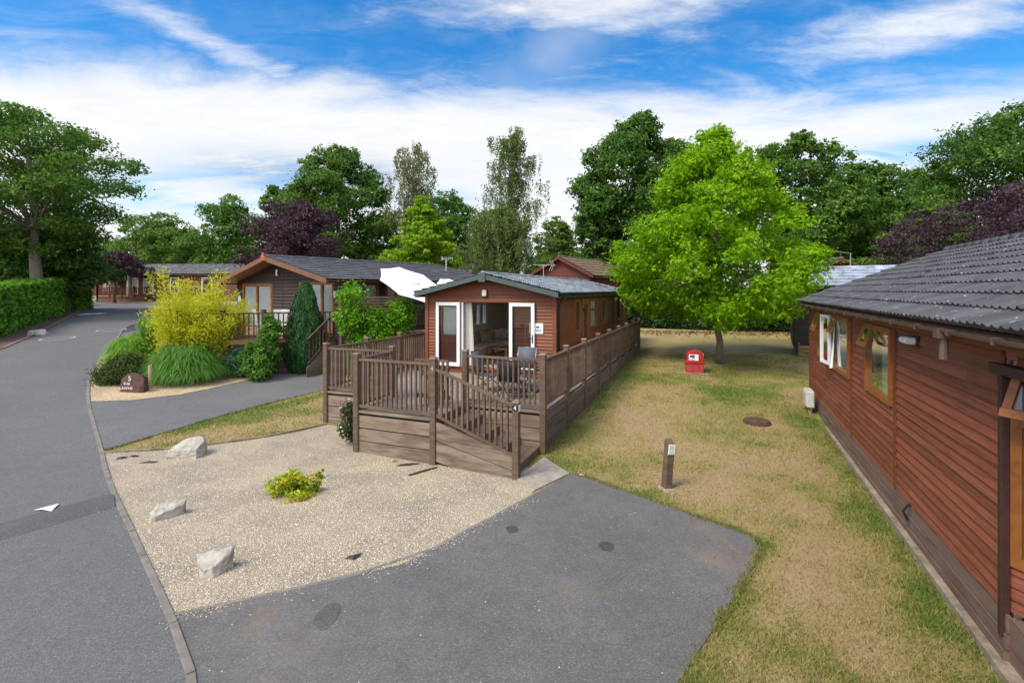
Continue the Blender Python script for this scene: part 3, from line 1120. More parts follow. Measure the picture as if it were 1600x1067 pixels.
def window(root, f, s0, s1, z0, z1, fm, div=(), curtain='full', o=.02, fw=.075, depth=.10, trim=0., trans=None, label=None, cmat='curtain', name='window'):
    """frame with vertical divisions; the pane and the curtain are its sub-parts"""
    mb = MB()
    if trim:
        for a, b, c, d in ((s0 - trim, s0, z0 - trim, z1 + trim), (s1, s1 + trim, z0 - trim, z1 + trim), (s0, s1, z0 - trim, z0), (s0, s1, z1, z1 + trim)):
            fbox(mb, f, a, b, 0., o + .012, c, d)
    i0, i1 = o - depth, o + .030
    fbox(mb, f, s0, s0 + fw, i0, i1, z0, z1)
    fbox(mb, f, s1 - fw, s1, i0, i1, z0, z1)
    fbox(mb, f, s0 + fw, s1 - fw, i0, i1, z0, z0 + fw)
    fbox(mb, f, s0 + fw, s1 - fw, i0, i1, z1 - fw, z1)
    for d in div:
        fbox(mb, f, d - fw * .55, d + fw * .55, i0 + .003, i1 - .003, z0 + fw, z1 - fw)
    if trans:
        fbox(mb, f, s0 + fw, s1 - fw, i0 + .005, i1 - .005, trans - fw * .5, trans + fw * .5)
    w = mb.build(name, fm, root)
    if label: w['label'] = label
    g = MB()
    oo = o - .02
    g.add([f.pt(s0 + fw * .6, oo, z0 + fw * .6), f.pt(s1 - fw * .6, oo, z0 + fw * .6), f.pt(s1 - fw * .6, oo, z1 - fw * .6), f.pt(s0 + fw * .6, oo, z1 - fw * .6)], [(0, 1, 2, 3)])
    g.build('pane', M['glass'], w)
    if curtain:
        c = MB()
        if curtain == 'full':
            curtain_mesh(c, f, s0 + .03, s1 - .03, z0 + .02, z1 - .02, o - .052)
        elif curtain == 'sides':
            d = (s1 - s0) * .32
            curtain_mesh(c, f, s0 + .03, s0 + d, z0 + .02, z1 - .02, o - .052)
            c.build('curtain', M[cmat], w, smooth=True)
            c = MB()
            curtain_mesh(c, f, s1 - d, s1 - .03, z0 + .02, z1 - .02, o - .052)
        elif curtain == 'one':
            curtain_mesh(c, f, s0 + .03, s0 + (s1 - s0) * .45, z0 + .02, z1 - .02, o - .052)
        c.build('curtain', M[cmat], w, smooth=True)
    return w


def tile_slope(mb, P0, A, Sv, Nn, length, slen, courses, period, amp, step, res=8, sharp=1.):
    """roof tiles: a wave along the eave, one lip per course"""
    P0, A, Sv, Nn = Vector(P0), Vector(A).normalized(), Vector(Sv).normalized(), Vector(Nn).normalized()
    nx = max(2, int(length / period * res))
    rr = random.Random(int(length * 97))
    n0 = len(mb.v)
    jit = {(a, b): rr.uniform(-.005, .006) for a in range(courses) for b in range(int(length / period / 2) + 2)}
    rows = []
    for kx in range(courses):
        rows += [(kx, 0., 0.), (kx, 0., 1.), (kx, 1., 0.)]
    for (kx, t, up) in rows:
        t_ = (kx + t) * slen / courses
        for i in range(nx + 1):
            s_ = i * length / nx
            w = amp * (.5 + .5 * math.cos(2 * math.pi * s_ / period)) ** sharp
            h = w + up * step + (jit[(kx, int(s_ / period / 2))] if up else 0)
            if not up and t == 0 and kx == 0: h = w * .3 - .01
            p = P0 + A * s_ + Sv * (t_ - (.012 if up else 0)) + Nn * h
            mb.v.append(tuple(p))
    for r in range(len(rows) - 1):
        if r % 3 == 2: continue
        for i in range(nx):
            a = n0 + r * (nx + 1) + i
            mb.f.append([a, a + 1, a + nx + 2, a + nx + 1])
            mb.mi.append(mb.cur)


def gable_roof(root, Wd, Ln, z_wall, rise, ov_s, ov_f, ov_b, rm, courses, period, amp, step, barge, soffit, thick=.09, sharp=1., res=8, barge_h=.17, ridge_cap=True, fascia=None, bo=.0):
    """ridge runs along local y. z_wall is the wall top at x=0"""
    sl = rise / (Wd / 2)
    ze = z_wall - ov_s * sl
    zr = z_wall + rise
    L = Ln + ov_f + ov_b
    half = Wd / 2 + ov_s
    sv = math.hypot(half, zr - ze)
    rf = MB()
    lift = .05 + thick
    for sx in (1, -1):
        x0 = -ov_s if sx == 1 else Wd + ov_s
        n = Vector((-sl * sx, 0, 1)).normalized()
        P0 = Vector((x0, -ov_f if sx == -1 else Ln + ov_b, ze)) + n * lift + Vector((-sx * .03, 0, 0))
        A_ = (0, 1, 0) if sx == -1 else (0, -1, 0)
        tile_slope(rf, P0, A_, (sx * half, 0, zr - ze), n, L, sv + .02, courses, period, amp, step, res, sharp)
    roof = rf.build('roof', rm, root)
    sb = MB()
    for sx in (1, -1):
        x0 = -ov_s if sx == 1 else Wd + ov_s
        xm = Wd / 2
        a = [(x0, -ov_f, ze), (x0, Ln + ov_b, ze), (xm, Ln + ov_b, zr), (xm, -ov_f, zr)]
        b_ = [(x, y, z + thick) for x, y, z in a]
        sb.hexa(a + b_ if sx == -1 else a[::-1] + b_[::-1])
    sb.build('soffit', soffit, roof)
    if ridge_cap:
        rc = MB()
        rc.tube([(Wd / 2, -ov_f - .01 + i * .42, zr + lift + (.02 if i % 2 else .035)) for i in range(int(L / .42) + 1)] + [(Wd / 2, Ln + ov_b, zr + lift + .03)], .085, 8)
        rc.build('ridge', rm, roof, smooth=True)
    for y0, y1 in ((-ov_f - .035, -ov_f), (Ln + ov_b, Ln + ov_b + .035)):
        for sx in (1, -1):
            bb = MB()
            x0 = -ov_s - .02 if sx == 1 else Wd + ov_s + .02
            zz = ze - .02 * sl
            lo = zz + thick + .075 - barge_h
            hi_ = zz + thick + .075
            zl, zh = zr + thick + .075 - barge_h, zr + thick + .075
            p = [(x0, y0, lo), (Wd / 2, y0, zl), (Wd / 2, y1, zl), (x0, y1, lo), (x0, y0, hi_), (Wd / 2, y0, zh), (Wd / 2, y1, zh), (x0, y1, hi_)]
            if sx == -1: p = [p[1], p[0], p[3], p[2], p[5], p[4], p[7], p[6]]
            bb.hexa(p)
            bb.build('bargeboard', barge, root)
    for x0, x1 in ((-ov_s - .022, -ov_s), (Wd + ov_s, Wd + ov_s + .022)):
        fa = MB()
        fa.box(x0, x1, -ov_f, Ln + ov_b, ze - .05, ze + thick - .012)
        fa.build('fascia', fascia or barge, root)
    return ze, zr


def gutter(root, x, y0, y1, z, m, r=.055, out=1, brackets=True):
    g = MB()
    n = 8
    vs = []
    for y in (y0, y1):
        for i in range(n + 1):
            t = math.pi + math.pi * i / n
            vs.append((x + r * math.cos(t), y, z + r * math.sin(t)))
        for i in range(n + 1):
            t = 2 * math.pi - math.pi * i / n
            vs.append((x + r * .86 * math.cos(t), y, z + r * .86 * math.sin(t)))
    kx = 2 * (n + 1)
    g.add(vs, [(i, (i + 1) % kx, kx + (i + 1) % kx, kx + i) for i in range(kx)])
    if brackets:
        y = min(y0, y1) + .4
        while y < max(y0, y1):
            g.box(x - r - .003, x + r + .003, y - .012, y + .012, z - r * 1.04, z + .004)
            y += .9
    return g.build('gutter', m, root)


# ------------------------------------------------------------------ the middle lodge
ANG = R_(22)
MO = (-2.72, 15.85)
MW, ML = 4.27, 12.8


def mloc(x, y, z=0.):
    c, s_ = math.cos(ANG), math.sin(ANG)
    return (MO[0] + x * c + y * s_, MO[1] - x * s_ + y * c, z)


ml = thing('timber_lodge', 'red brown timber lodge with open white patio doors behind the deck', 'lodge', (*MO, 0), -ANG)
Ff = Face((0, 0), (1, 0), (0, -1))
Fr = Face((MW, 0), (0, 1), (1, 0))
Fl = Face((0, ML), (0, -1), (-1, 0))
Fb = Face((MW, ML), (-1, 0), (0, 1))
ZW, RISE = 3.36, .50
front_op = [(.52, 1.13, 2.05, 3.02), (1.25, 2.89, 1.1, 3.12)]
right_op = [(2.15, 2.92, 2.07, 3.15), (3.14, 4.16, 1.12, 3.16), (4.31, 5.46, 2.07, 3.15), (6.56, 7.63, 2.07, 3.15), (8.66, 9.37, 1.12, 3.15), (9.97, 11.5, 2.07, 3.15)]
left_op = [(ML - 4.35, ML - 3.15, 2.12, 3.0), (ML - 2.1, ML - .7, 2.05, 3.1)]  # second opening is for the window added to light the room
for nm, f, L, op, rs, z0, lab in (('wall', Ff, MW, front_op, RISE, .86, None), ('wall', Fr, ML, right_op, 0, .55, None), ('wall', Fl, ML, left_op, 0, .55, None), ('wall', Fb, MW, [], RISE, .55, None)):
    mb = MB()
    wall_rows(mb, f, L, z0, ZW, .1, op, rs, (.036, .005))
    mb.build('wall', M['lodge_wood'], ml)
    mb = MB()
    wall_rows(mb, Face(f.pt(.0, -.012, 0)[:2], f.a, f.n), L, z0, ZW, 9, op, rs, (0, 0), -.08)
    mb.build('inner_wall', M['cream'], ml)
for x, y in ((0, 0), (MW, 0), (MW, ML), (0, ML)):
    mb = MB()
    mb.box(x - .055, x + .055, y - .055, y + .055, .55, ZW + .02)
    mb.build('corner_trim', M['lodge_wood'], ml)
mb = MB()
mb.box(.06, MW - .06, .06, ML - .06, .95, 1.10)
mb.build('floor', M['carpet'], ml)
mb = MB()
mb.box(.08, MW - .08, .08, ML - .08, 3.30, 3.34)
mb.box(.09, 2.2, 6.4, 6.46, 1.1, 3.3)
mb.box(3.1, MW - .09, 6.4, 6.46, 1.1, 3.3)
mb.build('ceiling', M['ceiling_white'], ml)
mb = MB()
mb.box(1.15, 2.99, -.035, .01, 3.12, 3.19)
mb.box(1.17, 1.25, -.034, .02, 1.09, 3.12)
mb.box(2.89, 2.96, -.034, .02, 1.09, 3.12)
mb.build('door_frame', M['lodge_wood'], ml)
mb = MB()
mb.box(.02, MW - .05, -.05, .0, .80, .98)
mb.box(1.23, 2.91, -.09, .10, 1.06, 1.115)
mb.build('threshold', M['lodge_wood'], ml)
gable_roof(ml, MW, ML, ZW, RISE, .20, .38, .25, M['roof_m'], 8, .20, .040, .030, M['green_metal'], M['green_metal'], thick=.04, res=8, barge_h=.14, sharp=1.)
mb = MB()
mb.box(MW / 2 - .11, MW / 2 + .11, -.445, -.41, 3.74, 4.02)
mb.build('finial', M['green_metal'], ml)
gutter(ml, MW + .26, -.36, ML + .2, 3.36, M['black'], .05)
gutter(ml, -.26, -.36, ML + .2, 3.36, M['black'], .05)
mb = MB()
mb.tube([(MW + .26, .12, 3.33), (MW + .25, .12, 3.22), (MW + .10, .12, 3.10), (MW + .085, .12, 2.9), (MW + .085, .12, .6)], .036, 10)
mb.build('downpipe', M['black'], ml, smooth=True)
window(ml, Ff, .52, 1.13, 2.05, 3.02, M['orange'], (), 'full', fw=.05)
window(ml, Fr, 2.15, 2.92, 2.07, 3.15, M['orange'], (), None, trim=.03)
window(ml, Fr, 4.31, 5.46, 2.07, 3.15, M['orange'], (), 'full', trim=.03, trans=2.75)
window(ml, Fr, 6.56, 7.63, 2.07, 3.15, M['orange'], (), 'sides', trim=.03)
window(ml, Fr, 8.66, 9.37, 1.12, 3.15, M['orange'], (), None, trim=.03)
window(ml, Fr, 9.97, 11.5, 2.07, 3.15, M['orange'], (10.7,), 'sides', trim=.03)
window(ml, Fl, ML - 4.35, ML - 3.15, 2.12, 3.0, M['white_pvc'], (ML - 3.75,), None, fw=.06)
window(ml, Fl, ML - 2.1, ML - .7, 2.05, 3.1, M['orange'], (ML - 1.4,), None, trim=.03)  # window added out of view to let daylight into the room
d = window(ml, Fr, 3.14, 4.16, 1.12, 3.16, M['orange'], (), 'one', fw=.15, trim=.03, name='door', label='golden oak side door with a long glass pane')
for z in (1.75, 2.75):
    mb = MB()
    mb.box(MW + .05, MW + .10, 3.17, 3.22, z, z + .11)
    mb.build('hinge', M['black'], d)


def leaf_door(s0, s1, hand):
    mb = MB()
    z0, z1, fw = 1.125, 3.115, .105
    y0, y1 = -.115, -.055
    for a, b, c, e in ((s0, s0 + fw, z0, z1), (s1 - fw, s1, z0, z1), (s0 + fw, s1 - fw, z0, z0 + fw * 1.1), (s0 + fw, s1 - fw, z1 - fw, z1)):
        mb.box(a, b, y0, y1, c, e)
    dd = mb.build('door', M['white_pvc'], ml, bevel=.006)
    dd['label'] = 'white patio door leaf folded back against the wall'
    g = MB()
    g.add([(s0 + fw * .8, -.085, z0 + .08), (s1 - fw * .8, -.085, z0 + .08), (s1 - fw * .8, -.085, z1 - .08), (s0 + fw * .8, -.085, z1 - .08)], [(0, 1, 2, 3)])
    g.build('pane', M['glass'], dd)
    ga = MB()
    for a, b, c, e in ((s0 + fw, s0 + fw + .02, z0 + fw, z1 - fw), (s1 - fw - .02, s1 - fw, z0 + fw, z1 - fw), (s0 + fw, s1 - fw, z1 - fw - .02, z1 - fw)):
        ga.box(a, b, -.098, -.072, c, e)
    ga.build('gasket', M['black'], dd)
    if hand:
        h = MB()
        x = s1 - fw / 2
        h.box(x - .017, x + .017, -.123, -.115, 1.93, 2.19)
        h.tube([(x, -.12, 2.09), (x, -.165, 2.09), (x - .12, -.165, 2.085)], .010, 8)
        h.build('handle', M['black'], dd)


leaf_door(.375, 1.225, False)
leaf_door(2.88, 3.68, True)
# open doorway: cream curtain gathered at its left
mb = MB()
curtain_mesh(mb, Ff, 1.29, 1.52, 1.13, 3.10, -.16, .055, .03, .45)
mb.build('curtain', M['curtain_cream'], ml, smooth=True)
mb = MB()
mb.box(1.26, 1.30, -.05, .06, 1.12, 3.11)
mb.build('door_jamb', M['white_pvc'], ml)
mb = MB()
mb.box(1.97, 2.15, -.075, -.02, 3.28, 3.52)
lp = mb.build('wall_lamp', M['black'], ml, bevel=.01)
mb = MB()
mb.box(1.985, 2.135, -.125, -.07, 3.305, 3.505)
mb.build('lamp_glass', M['lamp_glass'], lp, bevel=.03)
# name sign on the wall, partly behind the open door leaf
mb = MB()
mb.box(3.50, 3.93, -.052, -.030, 2.22, 2.53)
sg = mb.build('sign_plate', M['paper'], ml)
mb = MB()
for a, b, z0, z1 in ((3.60, 3.66, 2.30, 2.335), (3.70, 3.74, 2.30, 2.33), (3.75, 3.79, 2.30, 2.335), (3.81, 3.86, 2.30, 2.335)):
    mb.box(a, b, -.056, -.052, z0, z1)
pts = [(3.70, 2.43), (3.83, 2.43), (3.81, 2.40), (3.77, 2.37), (3.72, 2.40)]
mb.add([(x, -.0545, z) for x, z in pts], [tuple(range(len(pts)))])
mb.build('lettering', M['black_ink'], sg)
# roof vent on the far part
mb = MB()
mb.hexa([(3.2, 10.2, 3.70), (3.75, 10.2, 3.60), (3.75, 10.55, 3.60), (3.2, 10.55, 3.70), (3.2, 10.2, 3.80), (3.75, 10.2, 3.66), (3.75, 10.55, 3.66), (3.2, 10.55, 3.80)])
mb.build('roof_vent', M['black'], ml)
# skirting under the walls
mb = MB()
wall_rows(mb, Fr, ML, -.1, .55, .2, [], 0, (.012, .012))
wall_rows(mb, Fl, ML, -.1, .55, .2, [], 0, (.012, .012))
wall_rows(mb, Fb, MW, -.1, .55, .2, [], 0, (.012, .012))
mb.build('skirting', M['deck_skirt_r'], ml)


def m_thing(name, label, cat, x, y, z, rz=0., group=None):
    return thing(name, label, cat, mloc(x, y, z), rz - ANG, group)


# furniture seen through the open doors
so = m_thing('corner_sofa', 'beige corner sofa inside the lodge below the window', 'sofa', 0, 0, 1.10)
mb = MB()
mb.box(.12, 1.02, 1.75, 4.75, .06, .26)
mb.box(1.02, 3.0, 3.85, 4.75, .06, .26)
mb.build('base', M['sofa'], so, bevel=.02)
mb = MB()
for a, b, c, e in ((.34, 1.05, 1.78, 2.78), (.34, 1.05, 2.79, 3.80), (.34, 1.6, 3.81, 4.55), (1.61, 2.98, 3.82, 4.55)):
    mb.box(a, b, c, e, .26, .43)
mb.build('seat_cushion', M['sofa'], so, bevel=.045)
mb = MB()
mb.box(.12, .34, 1.75, 4.55, .26, .80)
mb.box(.12, 3.0, 4.55, 4.78, .26, .80)
mb.build('backrest', M['sofa'], so, bevel=.06)


def cushion(x, y, z, rz, m, label, w=.46, tilt=18):
    bm = bmesh.new()
    bmesh.ops.create_cube(bm, size=1)
    bmesh.ops.subdivide_edges(bm, edges=bm.edges[:], cuts=5, use_grid_fill=True)
    for v in bm.verts:
        x_, y_, z_ = v.co
        e = max(abs(x_), abs(z_)) * 2
        v.co = Vector((x_ * w * (1 - .06 * (1 - abs(z_ * 2))), y_ * .17 * (1 - e ** 3 * .75), z_ * w * (1 - .06 * (1 - abs(x_ * 2)))))
    me = bpy.data.meshes.new('cushion')
    bm.to_mesh(me)
    bm.free()
    o_ = link_mesh('cushion', me, M[m], None, True)
    o_.location = mloc(x, y, z)
    o_.rotation_euler = (R_(-tilt), 0, rz - ANG)
    tag(o_, label, 'cushion', 'cushions on the corner sofa')
    return o_


cushion(.62, 3.05, 1.78, R_(68), 'cushion_plain', 'plain linen cushion nearest the doorway on the corner sofa', .52)
cushion(.90, 4.25, 1.78, R_(20), 'cushion_dots', 'pale patterned cushion between the linen and striped cushions', .45)
cushion(1.45, 4.30, 1.78, R_(5), 'cushion_stripe', 'brown striped cushion on the corner sofa under the window', .52)
cushion(2.0, 4.35, 1.76, R_(-5), 'cushion_dots', 'pale patterned cushion right of the striped cushion', .45)
ct = m_thing('coffee_table', 'small orange pine coffee table just inside the open doorway', 'table', 1.85, 1.55, 1.10)
mb = MB()
mb.box(-.40, .40, -.30, .30, .44, .48)
mb.build('table_top', M['orange'], ct, bevel=.006)
for sx in (-1, 1):
    for sy in (-1, 1):
        mb = MB()
        mb.box(sx * .36 - .03, sx * .36 + .03, sy * .26 - .03, sy * .26 + .03, 0, .44)
        mb.build('leg', M['orange'], ct)
mb = MB()
mb.hexa([(-.2, -.12, 0), (.06, -.15, 0), (.09, .12, 0), (-.17, .15, 0), (-.2, -.12, .025), (.06, -.15, .025), (.09, .12, .025), (-.17, .15, .025)])
bk = mb.build('book', M['blue_ink'])
bk.location = mloc(1.9, 1.5, 1.58)
bk.rotation_euler = (0, 0, -ANG)
tag(bk, 'dark blue book lying on the orange coffee table', 'book')

# aerial on the middle lodge's roof
ae = m_thing('tv_aerial', 'thin grey aerial with crossbars on the middle lodge roof', 'aerial', 2.2, 5.2, 0)
mb = MB()
mb.tube([(0, 0, 3.70), (0, 0, 4.50)], .012, 6)
mb.build('mast', M['alu'], ae)
mb = MB()
mb.tube([(-.42, 0, 4.52), (.5, 0, 4.48)], .008, 5)
for i in range(9):
    x = -.38 + i * .09
    mb.tube([(x, -.09, 4.515 - x * .04), (x, .09, 4.515 - x * .04)], .004, 4)
mb.tube([(.24, -.02, 4.26), (.36, 0, 4.49), (.26, .02, 4.68)], .008, 5)
mb.tube([(.34, -.02, 4.26), (.43, 0, 4.49), (.36, .02, 4.68)], .008, 5)
mb.tube([(-.2, 0, 4.51), (-.1, 0, 4.43), (.06, 0, 4.43), (.16, 0, 4.50)], .007, 5)
mb.build('antenna_bars', M['alu'], ae)

# ------------------------------------------------------------------ the deck
DZ, RZ = .92, 2.03
dk_ = m_thing('timber_deck', 'weathered brown timber deck with balustrade, gate bay and side walkway', 'deck', 0, 0, 0)
random.seed(11)
mb = MB()
x = -.70
while x < 5.12:
    x1 = min(x + .138, 5.14)
    yb = 1.4 if x < -.02 else (-.05 if x1 < MW + .03 else 10.4)
    mb.box(x, x1, -3.68, yb, DZ - .035, DZ + random.uniform(-.0015, .0015))
    x = x1 + .007
x = 1.42
while x < 3.26:
    mb.box(x, min(x + .138, 3.28), -5.06, -3.687, DZ - .035, DZ + random.uniform(-.0015, .0015))
    x += .145
mb.build('deck_floor', M['deck_floor'], dk_)
mb = MB()                                                   # joists: the dark inside of the deck
for y in np.arange(-3.6, 10.3, .6):
    a, b = (-.66, 5.08) if y < -.05 else (4.36, 5.08)
    mb.box(a, b, y - .025, y + .025, DZ - .19, DZ - .037)
mb.build('joist', M['deck_post'], dk_)


def post(x, y, top=RZ + .085, bot=-.25, w=.125, cap=True):
    mb = MB()
    mb.box(x - w / 2, x + w / 2, y - w / 2, y + w / 2, bot, top)
    p = mb.build('post', M['deck_post'], dk_, bevel=.006)
    if cap:
        c = MB()
        e = w / 2 + .012
        c.hexa([(x - e, y - e, top + .002), (x + e, y - e, top + .002), (x + e, y + e, top + .002), (x - e, y + e, top + .002),
                (x - e * .75, y - e * .75, top + .038), (x + e * .75, y - e * .75, top + .038), (x + e * .75, y + e * .75, top + .038), (x - e * .75, y + e * .75, top + .038)])
        c.build('post_cap', M['deck_rail'], p)
    return p


def rail_panel(a, b, za=None, zb=None, bot=.10, h=None, gap=.122):
    """rails and balusters of one bay, as one panel between two posts"""
    za = RZ if za is None else za
    zb = RZ if zb is None else zb
    A_, B_ = Vector((*a, 0)), Vector((*b, 0))
    L = (B_ - A_).length
    d = (B_ - A_) / L
    mb = MB()
    P = lambda t, dz: (A_ + d * t) + Vector((0, 0, dz))
    e = .062
    lo = (za - RZ + DZ + bot, zb - RZ + DZ + bot) if h is None else (za - h, zb - h)
    mb.beam(P(e, za - .022), P(L - e, zb - .022), .072, .045)
    mb.beam(P(e, lo[0]), P(L - e, lo[1]), .05, .05)
    n = max(2, round((L - .12) / gap))
    for i in range(1, n):
        t = e + (L - 2 * e) * i / n
        q_ = t / L
        zt = za + (zb - za) * q_ - .045
        zl = lo[0] + (lo[1] - lo[0]) * q_ + .024
        c = A_ + d * t
        r = Vector((-d.y, d.x, 0)) * .021
        u = d * .021
        mb.hexa([(*(c - u - r).xy, zl), (*(c + u - r).xy, zl), (*(c + u + r).xy, zl), (*(c - u + r).xy, zl), (*(c - u - r).xy, zt), (*(c + u - r).xy, zt), (*(c + u + r).xy, zt), (*(c - u + r).xy, zt)])
    o_ = mb.build('railing_panel', M['deck_slat'], dk_)
    return o_


def skirt(a, b, out_, m, rows=((-.02, .26), (.285, .54), (.565, .82)), edge=True, bot=None):
    A_, B_ = Vector((*a, 0)), Vector((*b, 0))
    L = (B_ - A_).length
    d = (B_ - A_) / L
    n = Vector((out_[0], out_[1], 0))
    mb = MB()
    for i, (z0, z1) in enumerate(rows):
        j = random.uniform(-.005, .005)
        p, q_ = A_ + d * .06, B_ - d * .06
        c = [(p + n * .02), (q_ + n * .02), (q_ - n * .012), (p - n * .012)]
        mb.hexa([(v.x, v.y, z0 + j) for v in c] + [(v.x, v.y, z1 + j) for v in c])
    if edge:
        c = [(A_ + d * .06 + n * .035), (B_ - d * .06 + n * .035), (B_ - d * .06 - n * .09), (A_ + d * .06 - n * .09)]
        mb.hexa([(v.x, v.y, DZ - .045) for v in c] + [(v.x, v.y, DZ + .006) for v in c])
    o_ = mb.build('skirting_panel', m, dk_)
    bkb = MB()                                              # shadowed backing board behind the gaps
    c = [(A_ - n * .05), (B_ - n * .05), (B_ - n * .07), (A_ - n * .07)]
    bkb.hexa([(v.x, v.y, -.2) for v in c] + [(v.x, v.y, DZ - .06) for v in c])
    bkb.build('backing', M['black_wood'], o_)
    return o_


FR = [(5.15, -3.72)]
ys = np.linspace(-3.72, 10.46, 9)
for i, y in enumerate(ys):
    xx = 5.15 + .10 * i / 8
    post(xx, y)
    if i: FR.append((xx, y))
LO_ROWS = ((-.3, .20), (.215, .42), (.435, .64), (.655, .87))
for a, b in zip(FR, FR[1:]):
    rail_panel(a, b, bot=.12, gap=.125)
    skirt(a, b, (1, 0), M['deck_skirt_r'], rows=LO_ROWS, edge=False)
for p in ((3.30, -3.72), (1.32, -3.72), (-.68, -3.75), (-.70, -2.11), (-.74, -.45), (-.80, 1.35), (1.40, -5.10)):
    post(*p)
p680 = post(3.30, -5.10)
pst = post(5.12, -5.20, 1.42)
rail_panel((3.30, -3.72), (5.15, -3.72))
rail_panel((-.68, -3.75), (1.32, -3.72))
rail_panel((1.40, -5.10), (3.30, -5.10))
rail_panel((1.40, -5.10), (1.32, -3.72))
rail_panel((-.68, -3.75), (-.70, -2.11))
rail_panel((-.70, -2.11), (-.74, -.45))
rail_panel((-.74, -.45), (-.80, 1.35))
rail_panel((3.30, -5.10), (5.12, -5.20), 1.93, 1.375, h=.94)
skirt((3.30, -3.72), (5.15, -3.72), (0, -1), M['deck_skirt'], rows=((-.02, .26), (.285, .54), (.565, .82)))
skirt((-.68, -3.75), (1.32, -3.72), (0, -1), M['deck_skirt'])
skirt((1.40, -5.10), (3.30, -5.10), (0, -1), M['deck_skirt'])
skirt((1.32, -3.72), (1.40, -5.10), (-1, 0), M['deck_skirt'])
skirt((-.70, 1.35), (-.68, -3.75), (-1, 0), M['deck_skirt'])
# sloping side of the stairs
mb = MB()
for z0, z1, z2, z3 in ((.50, .86, .16, .44), (.08, .48, -.2, .145)):
    a, b = (3.37, -5.11), (5.06, -5.19)
    mb.hexa([(a[0], a[1] - .02, z0), (b[0], b[1] - .02, z2), (b[0], b[1] + .025, z2), (a[0], a[1] + .025, z0), (a[0], a[1] - .02, z1), (b[0], b[1] - .02, z3), (b[0], b[1] + .025, z3), (a[0], a[1] + .025, z1)])
mb.build('stringer', M['deck_skirt'], dk_)
# steps
for i in range(4):
    z = .735 - .185 * i
    x0 = 3.30 + .445 * i
    mb = MB()
    for j in range(3):
        mb.box(x0 + .002 + j * .15, x0 + .145 + j * .15, -5.07, -3.75, z - .035, z)
    mb.box(x0 + .415, x0 + .437, -5.07, -3.75, z - .195, z - .038)
    mb.build('step', M['deck_post'], dk_)
mb = MB()
mb.box(3.24, 3.262, -5.05, -3.78, .735, DZ - .04)
mb.build('riser', M['deck_post'], dk_)
# gate folded open inside the bay
gt = MB()
gx0, gx1, gy = 2.34, 3.20, -4.30
gt.box(gx0, gx1, gy - .03, gy + .03, 1.93, 1.975)
for z in (1.16, 1.80):
    gt.box(gx0, gx1, gy + .012, gy + .052, z - .045, z + .045)
gt.beam((gx0 + .05, gy + .032, 1.76), (gx1 - .05, gy + .032, 1.21), .038, .08)
n = 8
for i in range(n):
    x = gx0 + .03 + (gx1 - gx0 - .06) * i / (n - 1)
    gt.box(x - .024, x + .024, gy - .03, gy + .010, 1.0, 1.93)
gt.build('gate', M['deck_slat'], dk_)


def num_disc(p, x, y, z, dark=True):
    if dark:
        mb = MB()
        mb.tube([(x, y, z), (x, y - .006, z)], .062, 18)
        dsk = mb.build('number_disc', M['black_ink'], p)
        text('lettering', '4', .115, M['white_ink'], dsk, (x, y - .0075, z), (R_(90), 0, 0))
    else:
        text('lettering', '4', .13, M['grey_ink'], p, (x, y - .002, z), (R_(90), 0, 0))


num_disc(pst, 5.12, -5.2635, 1.33)
mb = MB()
mb.box(5.183, 5.190, -5.25, -5.17, 1.27, 1.39)
mb.build('number_disc', M['white_ink'], pst)
num_disc(p680, 3.30, -5.1635, 1.93, False)

# garden furniture on the deck


def garden_chair(label, x, y, rz, sling='sling', backh=1.0):
    t = m_thing('garden_chair', label, 'chair', x, y, DZ, rz, 'garden chairs round the deck table')
    fm = M['black'] if sling != 'sling' else M['grey_metal']
    mb = MB()
    for sx in (-.26, .26):
        mb.tube([(sx, .30, .0), (sx, -.20, .45), (sx, -.28, .62)], .012, 6)
        mb.tube([(sx, -.30, .0), (sx, .24, .43)], .012, 6)
        mb.tube([(sx, -.20, .42), (sx, -.34, backh)], .012, 6)
        mb.tube([(sx, .26, .41), (sx, -.22, .43)], .012, 6)
    mb.tube([(-.26, -.34, backh), (.26, -.34, backh)], .012, 6)
    mb.tube([(-.26, .30, .015), (.26, .30, .015)], .010, 6)
    mb.tube([(-.26, -.30, .015), (.26, -.30, .015)], .010, 6)
    mb.build('frame', fm, t, smooth=True)
    s_ = MB()
    pr = [(.27, .405), (.15, .418), (0, .405), (-.14, .41), (-.2, .42)]
    s_.add([(sx, y_, z) for sx in (-.25, .25) for y_, z in pr], [(i, i + 1, 5 + i + 1, 5 + i) for i in range(4)])
    st = s_.build('seat', M[sling], t, smooth=True)
    so_ = st.modifiers.new('thick', 'SOLIDIFY')
    so_.thickness = .006
    s_ = MB()
    pr = [(-.205, .45), (-.245, .6), (-.285, .75), (-.335, backh - .01)]
    s_.add([(sx, y_, z) for sx in (-.25, .25) for y_, z in pr], [(i, i + 1, 4 + i + 1, 4 + i) for i in range(3)])
    st = s_.build('backrest', M[sling], t, smooth=True)
    so_ = st.modifiers.new('thick', 'SOLIDIFY')
    so_.thickness = .006
    for sx in (-.28, .28):
        mb = MB()
        mb.box(sx - .02, sx + .02, -.28, .20, .625, .65)
        mb.build('armrest', fm, t, bevel=.008)
    return t


